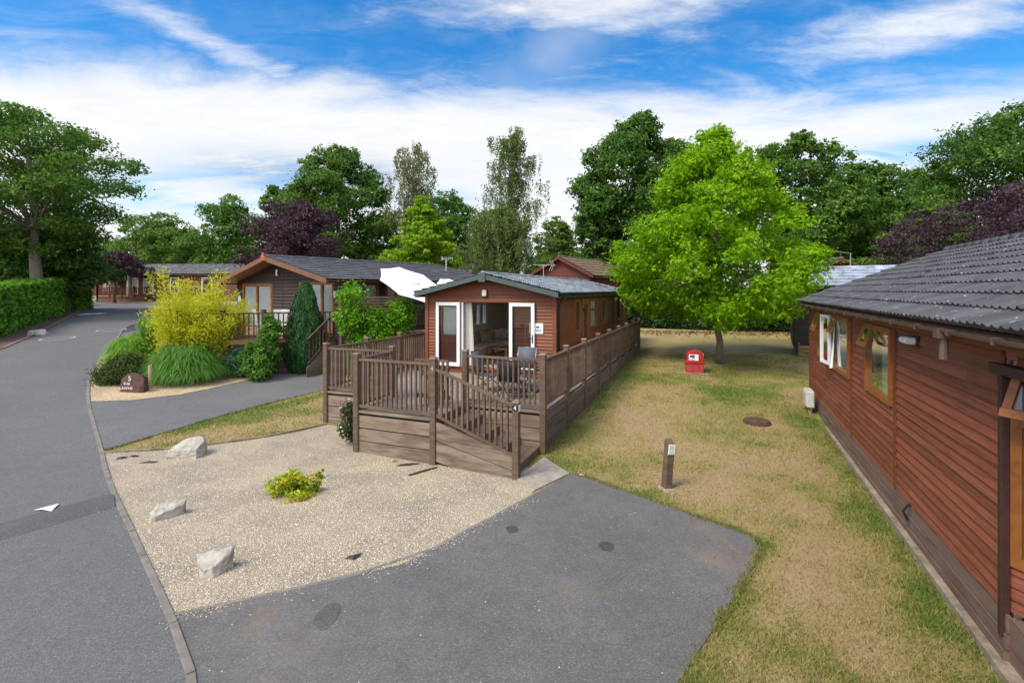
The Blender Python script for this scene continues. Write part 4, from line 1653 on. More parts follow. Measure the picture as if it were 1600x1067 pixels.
garden_chair('charcoal sling chair seen side on at the left of the deck table', 3.12, -2.15, R_(-90), 'sling_blue')
garden_chair('grey mesh chair with its back to the right patio door', 3.78, -1.30, R_(180), 'sling', 1.0)
garden_chair('black sling chair with its back to the front balustrade', 4.10, -2.82, 0, 'sling_dark', .95)
garden_chair('slate sling chair at the right of the deck table beside the walkway', 4.70, -2.0, R_(90), 'sling_blue')
tb = m_thing('garden_table', 'round glass garden table with metal legs on the timber deck', 'table', 3.92, -2.08, DZ)
mb = MB()
mb.lathe([(.44, .705), (.46, .71), (.46, .72), (.44, .725)], 32)
mb.build('table_top', M['sling_dark'], tb, smooth=False)
for i in range(4):
    t_ = R_(45 + 90 * i)
    mb = MB()
    mb.tube([(.16 * math.cos(t_), .16 * math.sin(t_), .70), (.26 * math.cos(t_), .26 * math.sin(t_), .38), (.42 * math.cos(t_), .42 * math.sin(t_), 0)], .016, 8)
    mb.build('leg', M['grey_metal'], tb, smooth=True)
pb_ = m_thing('umbrella_stand', 'black round parasol base on the deck under the glass table', 'parasol base', 3.92, -2.08, DZ)
mb = MB()
mb.lathe([(.24, 0), (.25, .03), (.20, .07), (.06, .09), (.03, .11), (.03, .36), (.025, .365)], 20)
mb.build('weight', M['black'], pb_, smooth=True)

# ------------------------------------------------------------------ the lodge along the right edge
RA = math.atan2(.427, 1.)                                   # wall runs back and right
RO = (4.54, 4.42)                                           # u = 0 on the wall base
rl = thing('timber_lodge', 'long stained timber lodge with charcoal tiles along the right edge', 'lodge', (*RO, 0), -RA)
RL0, RL1, RWD = .22, 11.2, 6.4
Rw = Face((0, RL0), (0, 1), (-1, 0))                        # s = u - RL0
RZW = 3.06
rop = [(3.45 - RL0, 4.95 - RL0, 1.70, 2.90), (6.22 - RL0, 7.80 - RL0, 1.66, 2.92), (9.35 - RL0, 9.85 - RL0, 1.70, 2.90)]
mb = MB()
rr = []
wall_rows(mb, Rw, RL1 - RL0, .52, RZW, .118, rop, 0, (.035, .011), 0, (3.30 - RL0, 6.05 - RL0), 7)
mb.build('wall', M['right_wood'], rl)
Rback = Face((0, RL1), (1, 0), (0, 1))
mb = MB()
wall_rows(mb, Rback, RWD, .3, RZW, .118, [], 1.27, (.030, .014))
mb.build('wall', M['right_wood'], rl)
mb = MB()
wall_rows(mb, Face((RWD, RL1), (0, -1), (1, 0)), RL1 + 3, .3, RZW, .118, [], 0, (.030, .014))
mb.build('wall', M['right_wood'], rl)
mb = MB()
wall_rows(mb, Face((.06, RL0), (0, 1), (-1, 0)), RL1 - RL0, .3, RZW, 9, rop, 0, (0, 0), -.06)
mb.build('inner_wall', M['cream'], rl)
mb = MB()                                                   # recessed porch part beyond the dark post
Rp = Face((0.02, RL0), (math.sin(R_(38)), -math.cos(R_(38))), (-math.cos(R_(38)), -math.sin(R_(38))))
wall_rows(mb, Rp, 3.2, .52, RZW, .118, [(.03, 1.5, .95, 2.35), (.03, 1.5, 2.36, 2.85)], 0, (.03, .014))
mb.build('wall', M['right_wood'], rl)
mb = MB()                                                   # the wall that carries on behind the porch
pe = Rp.pt(3.2, 0, 0)
wall_rows(mb, Face((pe[0], pe[1]), (0, -1), (-1, 0)), 5.9, .3, RZW, .118, [], 0, (.03, .014))
mb.build('wall', M['right_wood'], rl)
window(rl, Rp, .03, 1.5, .95, 2.35, M['orange'], (), 'one', fw=.10, label='tall orange framed porch window')
mb = MB()
p_ = lambda s, o, z: Rp.pt(s, o, z)
mb.hexa([p_(.10, .02, 2.84), p_(1.5, .02, 2.84), p_(1.5, -.02, 2.84), p_(.10, -.02, 2.84), p_(.10, .06, 2.88), p_(1.5, .06, 2.88), p_(1.5, .02, 2.88), p_(.10, .02, 2.88)])
for s0, s1 in ((.10, .17), (1.43, 1.5)):
    mb.hexa([p_(s0, .28, 2.40), p_(s1, .28, 2.40), p_(s1, .24, 2.40), p_(s0, .24, 2.40), p_(s0, .05, 2.86), p_(s1, .05, 2.86), p_(s1, .01, 2.86), p_(s0, .01, 2.86)])
mb.hexa([p_(.10, .30, 2.37), p_(1.5, .30, 2.37), p_(1.5, .25, 2.37), p_(.10, .25, 2.37), p_(.10, .28, 2.44), p_(1.5, .28, 2.44), p_(1.5, .23, 2.44), p_(.10, .23, 2.44)])
fl_ = mb.build('fanlight', M['orange'], rl)
mb = MB()
mb.add([p_(.16, .255, 2.43), p_(1.44, .255, 2.43), p_(1.44, .035, 2.85), p_(.16, .035, 2.85)], [(0, 1, 2, 3)])
mb.build('pane', M['glass'], fl_)
mb = MB()
mb.box(-.06, .01, RL0 - .07, RL0 - .005, .28, 2.72)
mb.build('porch_post', M['right_dark'], rl, bevel=.008)
mb = MB()
mb.box(-.08, .02, RL0 - 8.8, RL0 + .12, 2.72, 2.81)
mb.build('porch_beam', M['right_dark'], rl)
mb = MB()
for z0, z1, o in ((.03, .17, .055), (.185, .325, .040), (.34, .50, .030)):
    zz = .0
    mb.hexa([(-o, RL0 - .1, z0), (0, RL0 - .1, z0), (0, RL1, z0 + .04), (-o, RL1, z0 + .04), (-o, RL0 - .1, z1), (0, RL0 - .1, z1), (0, RL1, z1 + .03), (-o, RL1, z1 + .03)][0:4] + [(-o, RL0 - .1, z1), (0, RL0 - .1, z1), (0, RL1, z1 + .03), (-o, RL1, z1 + .03)])
mb.box(-.012, .0, RL0 - 9, RL0 - .1, .05, .5)
mb.box(.0, 2.2, RL0 - 9, RL0 - .1, .40, .48)
mb.build('skirting', M['skirt_old'], rl)
mb = MB()
mb.tube([(-.07, 2.62, .30), (-.12, 2.62, .42), (-.07, 2.63, .50), (-.03, 2.63, .53)], .018, 6)
mb.build('overflow_pipe', M['black'], rl)
for u in (3.30, 6.05):
    mb = MB()
    mb.box(-.048, -.004, u - .035, u + .035, .52, RZW - .13)
    mb.build('cover_strip', M['right_trim'], rl)
mb = MB()
mb.box(-.05, .01, RL1 - .05, RL1 + .06, .15, RZW)
mb.build('corner_trim', M['right_trim'], rl)
mb = MB()
mb.box(-.042, -.002, RL0, RL1, RZW - .14, RZW + .03)
mb.build('head_trim', M['right_trim'], rl)
# gables: the far one closes the roof; ridge along local y
mb = MB()
rr_ = MB()
sl = 1.37 / 3.44
OVR = .25


def right_roof():
    root = rl
    half = RWD / 2 + OVR
    ze = RZW + .03
    zr = ze + half * .40
    sv = math.hypot(half, zr - ze)
    L = RL1 + 9.0 + .2
    rf = MB()
    for sx in (1, -1):
        n = Vector((-.40 * sx, 0, 1)).normalized()
        x0 = -OVR - .05 if sx == 1 else RWD + OVR + .05
        P0 = Vector((x0, RL1 + .2 if sx == 1 else -9.0, ze)) + n * .075
        tile_slope(rf, P0, (0, -1, 0) if sx == 1 else (0, 1, 0), (sx * half, 0, zr - ze), n, L, sv + .05, 10 if sx == 1 else 8, .15, .030, .034, 8 if sx == 1 else 4, 2.2)
    roof = rf.build('roof', M['roof_r'], root)
    sb = MB()
    for sx in (1, -1):
        x0 = -OVR if sx == 1 else RWD + OVR
        a = [(x0, -9.0, ze - .02), (x0, RL1 + .17, ze - .02), (RWD / 2, RL1 + .17, zr - .02), (RWD / 2, -9.0, zr - .02)]
        b_ = [(x, y, z + .06) for x, y, z in a]
        sb.hexa(a + b_ if sx == -1 else a[::-1] + b_[::-1])
    sb.build('soffit', M['right_dark'], roof)
    rc = MB()
    n = int(L / .42)
    for i in range(n):
        y0 = -9.0 + i * .42
        rc.tube([(RWD / 2, y0, zr + .075), (RWD / 2, y0 + .41, zr + .095)], [.115, .125], 12)
    rc.build('ridge', M['roof_r'], roof, smooth=True)
    vg = MB()                                               # mortared verge at the far gable
    for sx in (1, -1):
        x0 = -OVR - .03 if sx == 1 else RWD + OVR + .03
        a = [(x0, RL1 + .17, ze + .03), (RWD / 2, RL1 + .17, zr + .03), (RWD / 2, RL1 + .215, zr + .03), (x0, RL1 + .215, ze + .03)]
        vg.hexa(a + [(x, y, z + .10) for x, y, z in a])
    vg.build('verge', M['concrete'], roof)
    fa = MB()
    fa.box(-OVR - .02, -OVR, -9.0, RL1 + .2, ze - .10, ze + .02)
    fa.box(-OVR, -.03, -9.0, RL1 + .18, ze - .095, ze - .075)
    fa.build('fascia', M['right_trim'], root)
    gutter(root, -OVR - .075, -9.0, RL1 + .22, ze + .01, M['brown_plastic'], .056)
    tv = MB()
    p0 = Vector((1.3, 6.35, ze + (1.3 + OVR) * .40 + .10))
    tv.hexa([p0 + Vector(v) for v in ((0, -.16, .0), (.34, -.16, .11), (.34, .16, .11), (0, .16, .0), (0, -.14, .085), (.34, -.14, .175), (.34, .14, .175), (0, .14, .085))])
    tv.build('roof_vent', M['roof_r'], roof)


right_roof()
mb = MB()
mb.tube([(-.325, .62, 3.06), (-.325, .62, 2.78)], .042, 10)
mb.box(-.40, -.25, .56, .68, 3.0, 3.10)
mb.build('downpipe', M['brown_plastic'], rl, smooth=False)


def top_vent(f, s0, s1, z0, z1, out_):
    """fanlight hinged at its head and pushed open"""
    mb = MB()
    q_ = lambda s, o, z: f.pt(s, o, z)
    fw = .06
    def bar(sa, sb_, t0, t1):
        o0, o1 = .05 + out_ * (1 - t0), .05 + out_ * (1 - t1)
        za, zb = z0 + (z1 - z0) * t0, z0 + (z1 - z0) * t1
        mb.hexa([q_(sa, o0 + .02, za), q_(sb_, o0 + .02, za), q_(sb_, o0 - .02, za), q_(sa, o0 - .02, za), q_(sa, o1 + .02, zb), q_(sb_, o1 + .02, zb), q_(sb_, o1 - .02, zb), q_(sa, o1 - .02, zb)])
    bar(s0, s1, 0, .16)
    bar(s0, s1, .86, 1)
    bar(s0, s0 + fw, .16, .86)
    bar(s1 - fw, s1, .16, .86)
    v = mb.build('fanlight', M['orange'], rl)
    g = MB()
    g.add([q_(s0 + .04, .05 + out_ * .9, z0 + (z1 - z0) * .1), q_(s1 - .04, .05 + out_ * .9, z0 + (z1 - z0) * .1), q_(s1 - .04, .05 + out_ * .1, z0 + (z1 - z0) * .9), q_(s0 + .04, .05 + out_ * .1, z0 + (z1 - z0) * .9)], [(0, 1, 2, 3)])
    g.build('pane', M['glass'], v)


w1 = window(rl, Rw, 3.45 - RL0, 4.95 - RL0, 1.70, 2.90, M['orange'], (), 'one', o=.035, fw=.09, trim=.0, depth=.09)
top_vent(Rw, 4.42 - RL0, 4.93 - RL0, 2.52, 2.88, .13)
mb = MB()                                                   # dark venetian blind in the near half
for i in range(26):
    z = 1.80 + i * .041
    mb.add([Rw.pt(3.58 - RL0, -.10, z), Rw.pt(3.98 - RL0, -.10, z), Rw.pt(3.98 - RL0, -.075, z + .028), Rw.pt(3.58 - RL0, -.075, z + .028)], [(0, 1, 2, 3)])
mb.build('blind', M['black'], w1)
w2 = window(rl, Rw, 6.22 - RL0, 7.80 - RL0, 1.66, 2.92, M['orange'], (), 'full', o=.035, fw=.09, depth=.09)
top_vent(Rw, 7.25 - RL0, 7.78 - RL0, 2.52, 2.90, .13)
w3 = window(rl, Rw, 9.35 - RL0, 9.85 - RL0, 1.70, 2.90, M['orange'], (), 'full', o=.035, fw=.07, depth=.09)
top_vent(Rw, 9.30 - RL0, 9.90 - RL0, 2.42, 2.92, .16)
# white casement swung open at right angles, its curtain pulled out by the wind
mb = MB()
ph = R_(9)
Fc_ = Face((-.07, 7.84), (-math.sin(ph), math.cos(ph)), (-math.cos(ph), -math.sin(ph)))
for a, b, c, e in ((0, .07, 1.72, 2.90), (.50, .57, 1.72, 2.90), (.07, .50, 1.72, 1.79), (.07, .50, 2.83, 2.90)):
    fbox(mb, Fc_, a, b, 0, .06, c, e)
cs = mb.build('casement', M['white_pvc'], rl, bevel=.005)
mb = MB()
mb.add([Fc_.pt(.05, .03, 1.77), Fc_.pt(.53, .03, 1.77), Fc_.pt(.53, .03, 2.85), Fc_.pt(.05, .03, 2.85)], [(0, 1, 2, 3)])
mb.build('pane', M['glass'], cs)
mb = MB()
vs = []
for j in range(7):
    for i in range(9):
        t, h = i / 8, j / 6
        vs.append((-.02 - .12 * t * (1 - .75 * h), 7.70 + .05 * math.sin(t * 9 + h * 2), 1.72 + h * 1.1 - .07 * t * (1 - h)))
mb.add(vs, [(j * 9 + i, j * 9 + i + 1, (j + 1) * 9 + i + 1, (j + 1) * 9 + i) for j in range(6) for i in range(8)])
mb.build('curtain', M['curtain'], cs, smooth=True)
# bulkhead lamp
mb = MB()
mb.box(-.06, -.02, 2.33, 2.47, 2.74, 2.88)
wl = mb.build('wall_lamp', M['black'], rl, bevel=.01)
mb = MB()
mb.tube([(-.06, 2.40, 2.81), (-.12, 2.40, 2.81), (-.12, 2.47, 2.81), (-.12, 2.64, 2.81)], .050, 14)
mb.build('lamp_glass', M['lamp_glass'], wl, smooth=False)
mb = MB()
mb.tube([(-.12, 2.64, 2.81), (-.12, 2.70, 2.81), (-.12, 2.71, 2.81), (-.12, 2.78, 2.81), (-.12, 2.79, 2.81), (-.12, 2.86, 2.81)], [.056, .056, .040, .040, .028, .024], 14)
mb.build('sensor', M['black'], wl)
# concrete strip below the wall
mb = MB()
ca, cb = Vector((4.36, 4.36)), Vector((7.72, 12.2))
dd_ = (cb - ca).normalized()
ca = ca - dd_ * 9
nn = Vector((dd_.y, -dd_.x))
pl = [ca, cb, cb + nn * .22, ca + nn * .22]
zz = [gzf(*p) for p in pl]
mb.hexa([(p.x, p.y, z - .2) for p, z in zip(pl, zz)][::-1] + [(p.x, p.y, z + .03) for p, z in zip(pl, zz)][::-1])
tag(mb.build('concrete_strip', M['strip']), kind='structure')
# meter box on legs by the far corner
x, y = gp(1264, 645)
bx_ = thing('meter_box', 'white meter box on thin legs at the far corner of the right lodge', 'box', (8.25, 13.55, gzf(8.25, 13.55)), -RA)
mb = MB()
mb.box(-.16, .02, -.30, .30, .15, .60)
mb.build('cabinet', M['box_white'], bx_, bevel=.03)
mb = MB()
mb.box(-.185, -.155, -.24, .24, .19, .56)
mb.build('door', M['box_white'], bx_, bevel=.012)
for sy in (-.25, .25):
    mb = MB()
    mb.box(-.08, -.04, sy - .02, sy + .02, -.3, .15)
    mb.build('leg', M['grey_metal'], bx_)
mb = MB()
mb.tube([(-.06, -.1, .16), (-.1, -.16, .06), (-.08, -.24, -.02)], .016, 6)
mb.build('pipe', M['yellow_pipe'], bx_)

# ------------------------------------------------------------------ the dark brown lodge on the left
LA = math.atan2(.6055, .796)
LO = (-13.8, 24.86)
LW, LL = 8.75, 9.6
LDZ = 1.72


def lloc(x, y, z=0.):
    c, s_ = math.cos(LA), math.sin(LA)
    return (LO[0] + x * c + y * s_, LO[1] - x * s_ + y * c, z)


ll = thing('timber_lodge', 'dark brown timber lodge with orange framed windows and slate grey roof', 'lodge', (*LO, 0), -LA)
Lf = Face((0, 0), (1, 0), (0, -1))
Lr = Face((LW, 0), (0, 1), (1, 0))
LZW, LRISE = 3.90, .94
f_op = [(.55, 3.45, LDZ + .05, 3.80), (5.80, 8.38, LDZ + .05, 3.82)]
r_op = [(.45, 1.85, 2.85, 3.78), (2.25, 3.52, 2.72, 3.78), (4.6, 5.9, 1.75, 3.78)]
for f, L, op, rs in ((Lf, LW, f_op, LRISE), (Lr, LL, r_op, 0), (Face((0, LL), (0, -1), (-1, 0)), LL, [(6.9, 8.9, 2.6, 3.75)], 0), (Face((LW, LL), (-1, 0), (0, 1)), LW, [], LRISE)):
    mb = MB()
    wall_rows(mb, f, L, .5, LZW, .15, op, rs, (.055, .004), 0, (L / 2 - .05,) if L == LW else ())
    mb.build('wall', M['left_wood'], ll)
    mb = MB()
    wall_rows(mb, Face(f.pt(0, -.012, 0)[:2], f.a, f.n), L, .5, LZW, 9, op, rs, (0, 0), -.08)
    mb.build('inner_wall', M['cream'], ll)
for x, y in ((0, 0), (LW, 0), (LW, LL), (0, LL)):
    mb = MB()
    mb.box(x - .05, x + .05, y - .05, y + .05, .5, LZW)
    mb.build('corner_trim', M['left_wood'], ll)
mb = MB()
mb.box(LW / 2 - .04, LW / 2 + .04, -.045, -.01, .5, LZW + LRISE - .1)
mb.build('cover_strip', M['left_wood'], ll)
mb = MB()
mb.box(.08, LW - .08, .08, LL - .08, 1.5, LDZ)
mb.build('floor', M['carpet'], ll)
gable_roof(ll, LW, LL, LZW, LRISE, .42, .85, .3, M['roof_l'], 11, .3, .014, .026, M['barge_l'], M['barge_l'], thick=.06, res=6, barge_h=.20)
mb = MB()
mb.hexa([(LW / 2 - .24, -.93, 4.78), (LW / 2 + .24, -.93, 4.78), (LW / 2 + .24, -.89, 4.78), (LW / 2 - .24, -.89, 4.78), (LW / 2 - .05, -.93, 5.14), (LW / 2 + .05, -.93, 5.14), (LW / 2 + .05, -.89, 5.14), (LW / 2 - .05, -.89, 5.14)])
mb.build('finial', M['brick_red'], ll)
gutter(ll, LW + .50, -.85, LL, 3.84, M['right_dark'], .055)
mb = MB()
mb.tube([(LW + .48, -.25, 3.80), (LW + .46, -.22, 3.68), (LW + .09, -.02, 3.50), (LW + .09, -.02, 1.6)], .036, 8)
mb.build('downpipe', M['black'], ll, smooth=True)
window(ll, Lf, .55, 3.45, LDZ + .05, 3.80, M['orange'], (2.0,), 'full', fw=.13, trim=.06)
window(ll, Lf, 5.80, 8.38, LDZ + .05, 3.82, M['orange'], (6.66, 7.52), 'full', fw=.11, trim=.06)
window(ll, Lr, .45, 1.85, 2.85, 3.78, M['orange'], (1.15,), 'full', fw=.09, trim=.05)
window(ll, Lr, 2.25, 3.52, 2.72, 3.78, M['orange'], (2.8,), 'full', fw=.08, trim=.05)
window(ll, Lr, 4.6, 5.9, 1.75, 3.78, M['orange'], (5.25,), 'one', fw=.12, trim=.05)
window(ll, Face((0, LL), (0, -1), (-1, 0)), 6.9, 8.9, 2.6, 3.75, M['orange'], (7.9,), 'sides', fw=.1, trim=.05)
for x, y, z in ((3.98, -.05, 4.28), (8.55, -.05, 3.32)):
    mb = MB()
    mb.box(x - .06, x + .06, y - .07, y + .04, z - .14, z + .14)
    w_ = mb.build('wall_lamp', M['white_pvc'], ll, bevel=.02)
    mb = MB()
    mb.box(x - .03, x + .13, y - .04, y + .045, z - .10, z + .08)
    mb.build('bracket', M['black'], w_)
mb = MB()
mb.lathe([(.17, 0), (.17, .02), (.15, .03)], 20)
pl_ = mb.build('wall_plaque', M['white_ink'], ll)
pl_.location = (.22, -.03, 3.05)
pl_.rotation_euler = (R_(90), 0, 0)

# its deck, in world metres: the rail line read off the photograph
ld = thing('timber_deck', 'raised brown deck with white chairs in front of the dark brown lodge', 'deck', (0, 0, 0))
rl_a, rl_b = Vector((-11.3, 16.75)), Vector((-6.65, 18.9))
dv = (rl_b - rl_a).normalized()
nv = Vector((-dv.y, dv.x))
pA, pB = Vector(lloc(.0, 0)[:2]), Vector(lloc(LW, 0)[:2])
side1, side2 = Vector((-4.75, 20.9)), Vector((-3.3, 21.6))
mb = MB()
mb.prism([tuple(rl_a), tuple(rl_b), (-5.9, 19.9), tuple(side1), tuple(side2), (-1.6, 24.5), tuple(pB), tuple(pA), (-14.2, 20.)], LDZ - .16, LDZ)
mb.build('deck_floor', M['log'], ld)
mb = MB()
for k_ in range(5):
    z = .55 + k_ * .22
    mb.beam((*(rl_a + nv * .05), z), (*(rl_b + nv * .05), z), .04, .205)
mb.build('skirting_panel', M['left_wood'], ld)
mb = MB()
mb.beam((-5.9, 19.9, 1.0), (*side2, 1.15), .04, 1.1)
mb.beam((-6.6, 19.0, 1.0), (-5.9, 19.9, 1.0), .04, 1.1)
mb.build('skirting_panel', M['deck_skirt_r'], ld)


def world_rail(a, b, z0, z1, zb=None, posts=2, root=ld, m='left_rail', mp_='left_rail', foot=.6, gap=.15, ends=(1, 1)):
    """rail between two ground points; z0 foot level, z1 rail top; zb: (foot, top) at the far end"""
    zb = zb or (z0, z1)
    A_, B_ = Vector((*a, 0)), Vector((*b, 0))
    L = (B_ - A_).length
    for i in range(posts):
        t = i / (posts - 1)
        if (i == 0 and not ends[0]) or (i == posts - 1 and not ends[1]): continue
        c = A_.lerp(B_, t)
        top = z1 + (zb[1] - z1) * t + .08
        mb = MB()
        mb.box(c.x - .06, c.x + .06, c.y - .06, c.y + .06, z0 + (zb[0] - z0) * t - foot, top)
        mb.box(c.x - .07, c.x + .07, c.y - .07, c.y + .07, top, top + .03)
        mb.build('post', M[mp_], root)
    for i in range(posts - 1):
        p, q_ = A_.lerp(B_, i / (posts - 1)), A_.lerp(B_, (i + 1) / (posts - 1))
        za, zc = z0 + (zb[0] - z0) * i / (posts - 1), z0 + (zb[0] - z0) * (i + 1) / (posts - 1)
        ta, tc = z1 + (zb[1] - z1) * i / (posts - 1), z1 + (zb[1] - z1) * (i + 1) / (posts - 1)
        d = (q_ - p).normalized()
        mb = MB()
        mb.beam(p + d * .06 + Vector((0, 0, ta - .025)), q_ - d * .06 + Vector((0, 0, tc - .025)), .075, .05)
        mb.beam(p + d * .06 + Vector((0, 0, za + .10)), q_ - d * .06 + Vector((0, 0, zc + .10)), .05, .05)
        n = max(2, round((q_ - p).length / gap))
        for j in range(1, n):
            t = j / n
            c = p.lerp(q_, t)
            mb.beam(c + Vector((0, 0, za + (zc - za) * t + .12)), c + Vector((0, 0, ta + (tc - ta) * t - .05)), .045, .03, up=(d.y, -d.x, 0))
        mb.build('railing_panel', M[m], root)


world_rail(rl_a, rl_b, LDZ, 2.68, posts=5, gap=.17)
world_rail((-6.72, 18.85), (-7.35, 17.6), LDZ, 2.68, (.75, 1.75), posts=2, ends=(0, 0))
mb = MB()
mb.hexa([(-6.74, 18.80, .3), (-7.35, 17.6, .2), (-7.32, 17.58, .2), (-6.71, 18.78, .3), (-6.74, 18.80, LDZ + .02), (-7.35, 17.6, .72), (-7.32, 17.58, .72), (-6.71, 18.78, LDZ + .02)])
mb.build('stringer', M['deck_skirt_r'], ld)
world_rail(side1, side2, 1.93, 2.80, posts=2)
world_rail(side2, (-2.0, 24.0), 1.93, 2.80, posts=3, ends=(0, 1))
# trellis carrying the climber
trl = thing('trellis_panel', 'weathered slatted trellis panel behind the green climbing plant', 'trellis', (0, 0, 0))
ta_, tb_ = Vector((-6.45, 18.55)), Vector((-4.45, 19.6))
for c in (ta_, tb_):
    mb = MB()
    mb.box(c.x - .05, c.x + .05, c.y - .05, c.y + .05, .4, 3.35)
    mb.build('post', M['deck_post'], trl)
mb = MB()
for i in range(22):
    z = .9 + i * .11
    mb.beam((*ta_, z), (*tb_, z), .02, .062)
mb.build('slat_panel', M['deck_rail'], trl)


def white_chair(label, px, Y, rz=0.):
    p = at(px, 500, Y)
    t = thing('garden_chair', label, 'chair', (p.x, p.y, LDZ), rz, 'white chairs on the raised deck')
    mb = MB()
    mb.box(-.24, .24, -.24, .22, .42, .45)
    mb.build('seat', M['white_pvc'], t, bevel=.01)
    mb = MB()
    mb.hexa([(-.24, -.24, .55), (.24, -.24, .55), (.24, -.21, .55), (-.24, -.21, .55), (-.24, -.32, 1.02), (.24, -.32, 1.02), (.24, -.29, 1.02), (-.24, -.29, 1.02)])
    mb.build('backrest', M['white_pvc'], t, bevel=.01)
    for sx in (-.21, .21):
        for y0, y1 in ((-.20, -.30), (.18, .18)):
            mb = MB()
            mb.tube([(sx, y0, 0), (sx, y0, .44)] + ([(sx, y1, .98)] if y1 < 0 else []), .016, 6)
            mb.build('leg', M['white_pvc'], t)
    return t


white_chair('white deck chair leftmost of the four, next to the bamboo', 389, 19.0, .1)
white_chair('white deck chair second from the bamboo', 401, 19.4, -.25)
white_chair('white deck chair just left of the cypress tip, farther of that pair', 441, 19.3, .2)
white_chair('white deck chair just left of the cypress tip, nearer of that pair', 454, 19.1, -.05)


def parasol(label, ctr, rad, n, mrow, roll=0., droop=.22, foot=LDZ):
    t = thing('parasol', label, 'parasol', (ctr.x, ctr.y, foot), 0, 'white parasols by the dark brown lodge')
    n = Vector(n).normalized()
    mj = Vector(mrow).normalized()
    mj = (mj - n * mj.dot(n)).normalized()
    b_ = n.cross(mj)
    c0 = ctr - Vector(t.location)
    mb = MB()
    vs = [c0 + n * droop]
    N_ = 8
    for ring, k_ in ((.5, .55), (1., 0)):
        for i in range(N_ * 4):
            a = 2 * math.pi * i / (N_ * 4) + roll
            sc = rad * ring * (math.cos(math.pi / N_) / math.cos((a - roll) % (2 * math.pi / N_) - math.pi / N_)) * (1 - .035 * math.sin(((a - roll) % (2 * math.pi / N_)) / (2 * math.pi / N_) * math.pi))
            vs.append(c0 + n * (droop * k_) + mj * (math.cos(a) * sc) + b_ * (math.sin(a) * sc))
    m_ = N_ * 4
    fs = [(0, 1 + i, 1 + (i + 1) % m_) for i in range(m_)] + [(1 + i, 1 + m_ + i, 1 + m_ + (i + 1) % m_, 1 + (i + 1) % m_) for i in range(m_)]
    mb.add(vs, fs)
    cn = mb.build('canopy', M['canopy'], t)
    so_ = cn.modifiers.new('thick', 'SOLIDIFY')
    so_.thickness = .006
    mb = MB()
    p0 = c0 + n * (droop + .06)
    mb.tube([p0, c0 - n * .35, Vector((0, 0, max(.9, (c0 - n * .6).z - .3))), Vector((0, 0, 0))], .022, 8)
    mb.build('pole', M['alu'], t, smooth=True)
    vt = MB()
    vv = [c0 + n * (droop + .055)]
    for i in range(8):
        a = 2 * math.pi * i / 8 + roll
        vv.append(c0 + n * (droop + .0) + mj * math.cos(a) * .26 + b_ * math.sin(a) * .26)
    vt.add(vv, [(0, 1 + i, 1 + (i + 1) % 8) for i in range(8)])
    vt.build('vent_flap', M['canopy'], t)
    mb = MB()
    mb.lathe([(.26, 0), (.26, .06), (.05, .10)], 16)
    mb.build('base', M['black'], t)
    return t


parasol('large white parasol tilted in front of the dark brown lodge', at(644, 444, 19.6), 1.40, (.43, -.34, .88), (.9, 0, -.44), .0, .16)
parasol('small white parasol top peeping over the middle lodge eave', at(704, 447, 21.5), .62, (.35, -.45, .85), (1, 0, -.2), .3, .1)

# ------------------------------------------------------------------ farther lodges


def far_lodge(label, x, y, rz, Wd, Ln, zf, zw, rise, wm, rm, wins=(), ov=.3, barge=None, z0=None, group=None, long_side_tiles=6):
    t = thing('timber_lodge', label, 'lodge', (x, y, 0), rz, group)
    Fs = {'f': (Face((0, 0), (1, 0), (0, -1)), Wd, rise), 'r': (Face((Wd, 0), (0, 1), (1, 0)), Ln, 0), 'l': (Face((0, Ln), (0, -1), (-1, 0)), Ln, 0), 'b': (Face((Wd, Ln), (-1, 0), (0, 1)), Wd, rise)}
    base = zf - .6 if z0 is None else z0
    for kx, (f, L, rs) in Fs.items():
        op = [w[1:5] for w in wins if w[0] == kx]
        mb = MB()
        wall_rows(mb, f, L, base, zw, .14, op, rs, (.03, .012))
        wall_rows(mb, Face(f.pt(0, -.012, 0)[:2], f.a, f.n), L, base, zw, 9, op, rs, (0, 0), -.06)
        mb.build('wall', wm, t)
    for w in wins:
        window(t, Fs[w[0]][0], w[1], w[2], w[3], w[4], M['orange'] if len(w) < 6 else M[w[5]], ((w[1] + w[2]) / 2,) if w[2] - w[1] > 1.0 else (), 'full', fw=.10)
    gable_roof(t, Wd, Ln, zw, rise, ov, ov, ov, rm, long_side_tiles, .33, .02, .03, barge or wm, barge or wm, thick=.06, res=5, barge_h=.2)
    return t


cz = lambda px, y, Y: at(px, y, Y)
# dark red lodge behind the middle one
yR = 36.
pL_, pR_ = cz(833, 0, yR), cz(922, 0, yR)
far_lodge('dark red lodge with mossy brown roof behind the middle lodge', pL_.x, pL_.y, R_(-35), 4.6, 11, 2.4, 4.55, 1.15, M['red_wood'], M['roof_moss'],
          [('f', 2.75, 3.75, 3.7, 4.45, 'red_wood'), ('f', .5, 1.2, 3.7, 4.4, 'red_wood')], .36, z0=.6)
p = cz(919, 0, 52)
far_lodge('small red gabled lodge roof beyond the dark red lodge', p.x, p.y, R_(-10), 4.2, 8, 2.6, 6.15, .85, M['red_wood'], M['roof_moss'], [], .3, z0=.8)
p = cz(734, 0, 46)
far_lodge('distant lodge with grey roof left of the middle lodge ridge', p.x, p.y, R_(62), 4.4, 8, 2.6, 5.0, .9, M['red_wood'], M['roof_far'], [], .3, z0=.8)
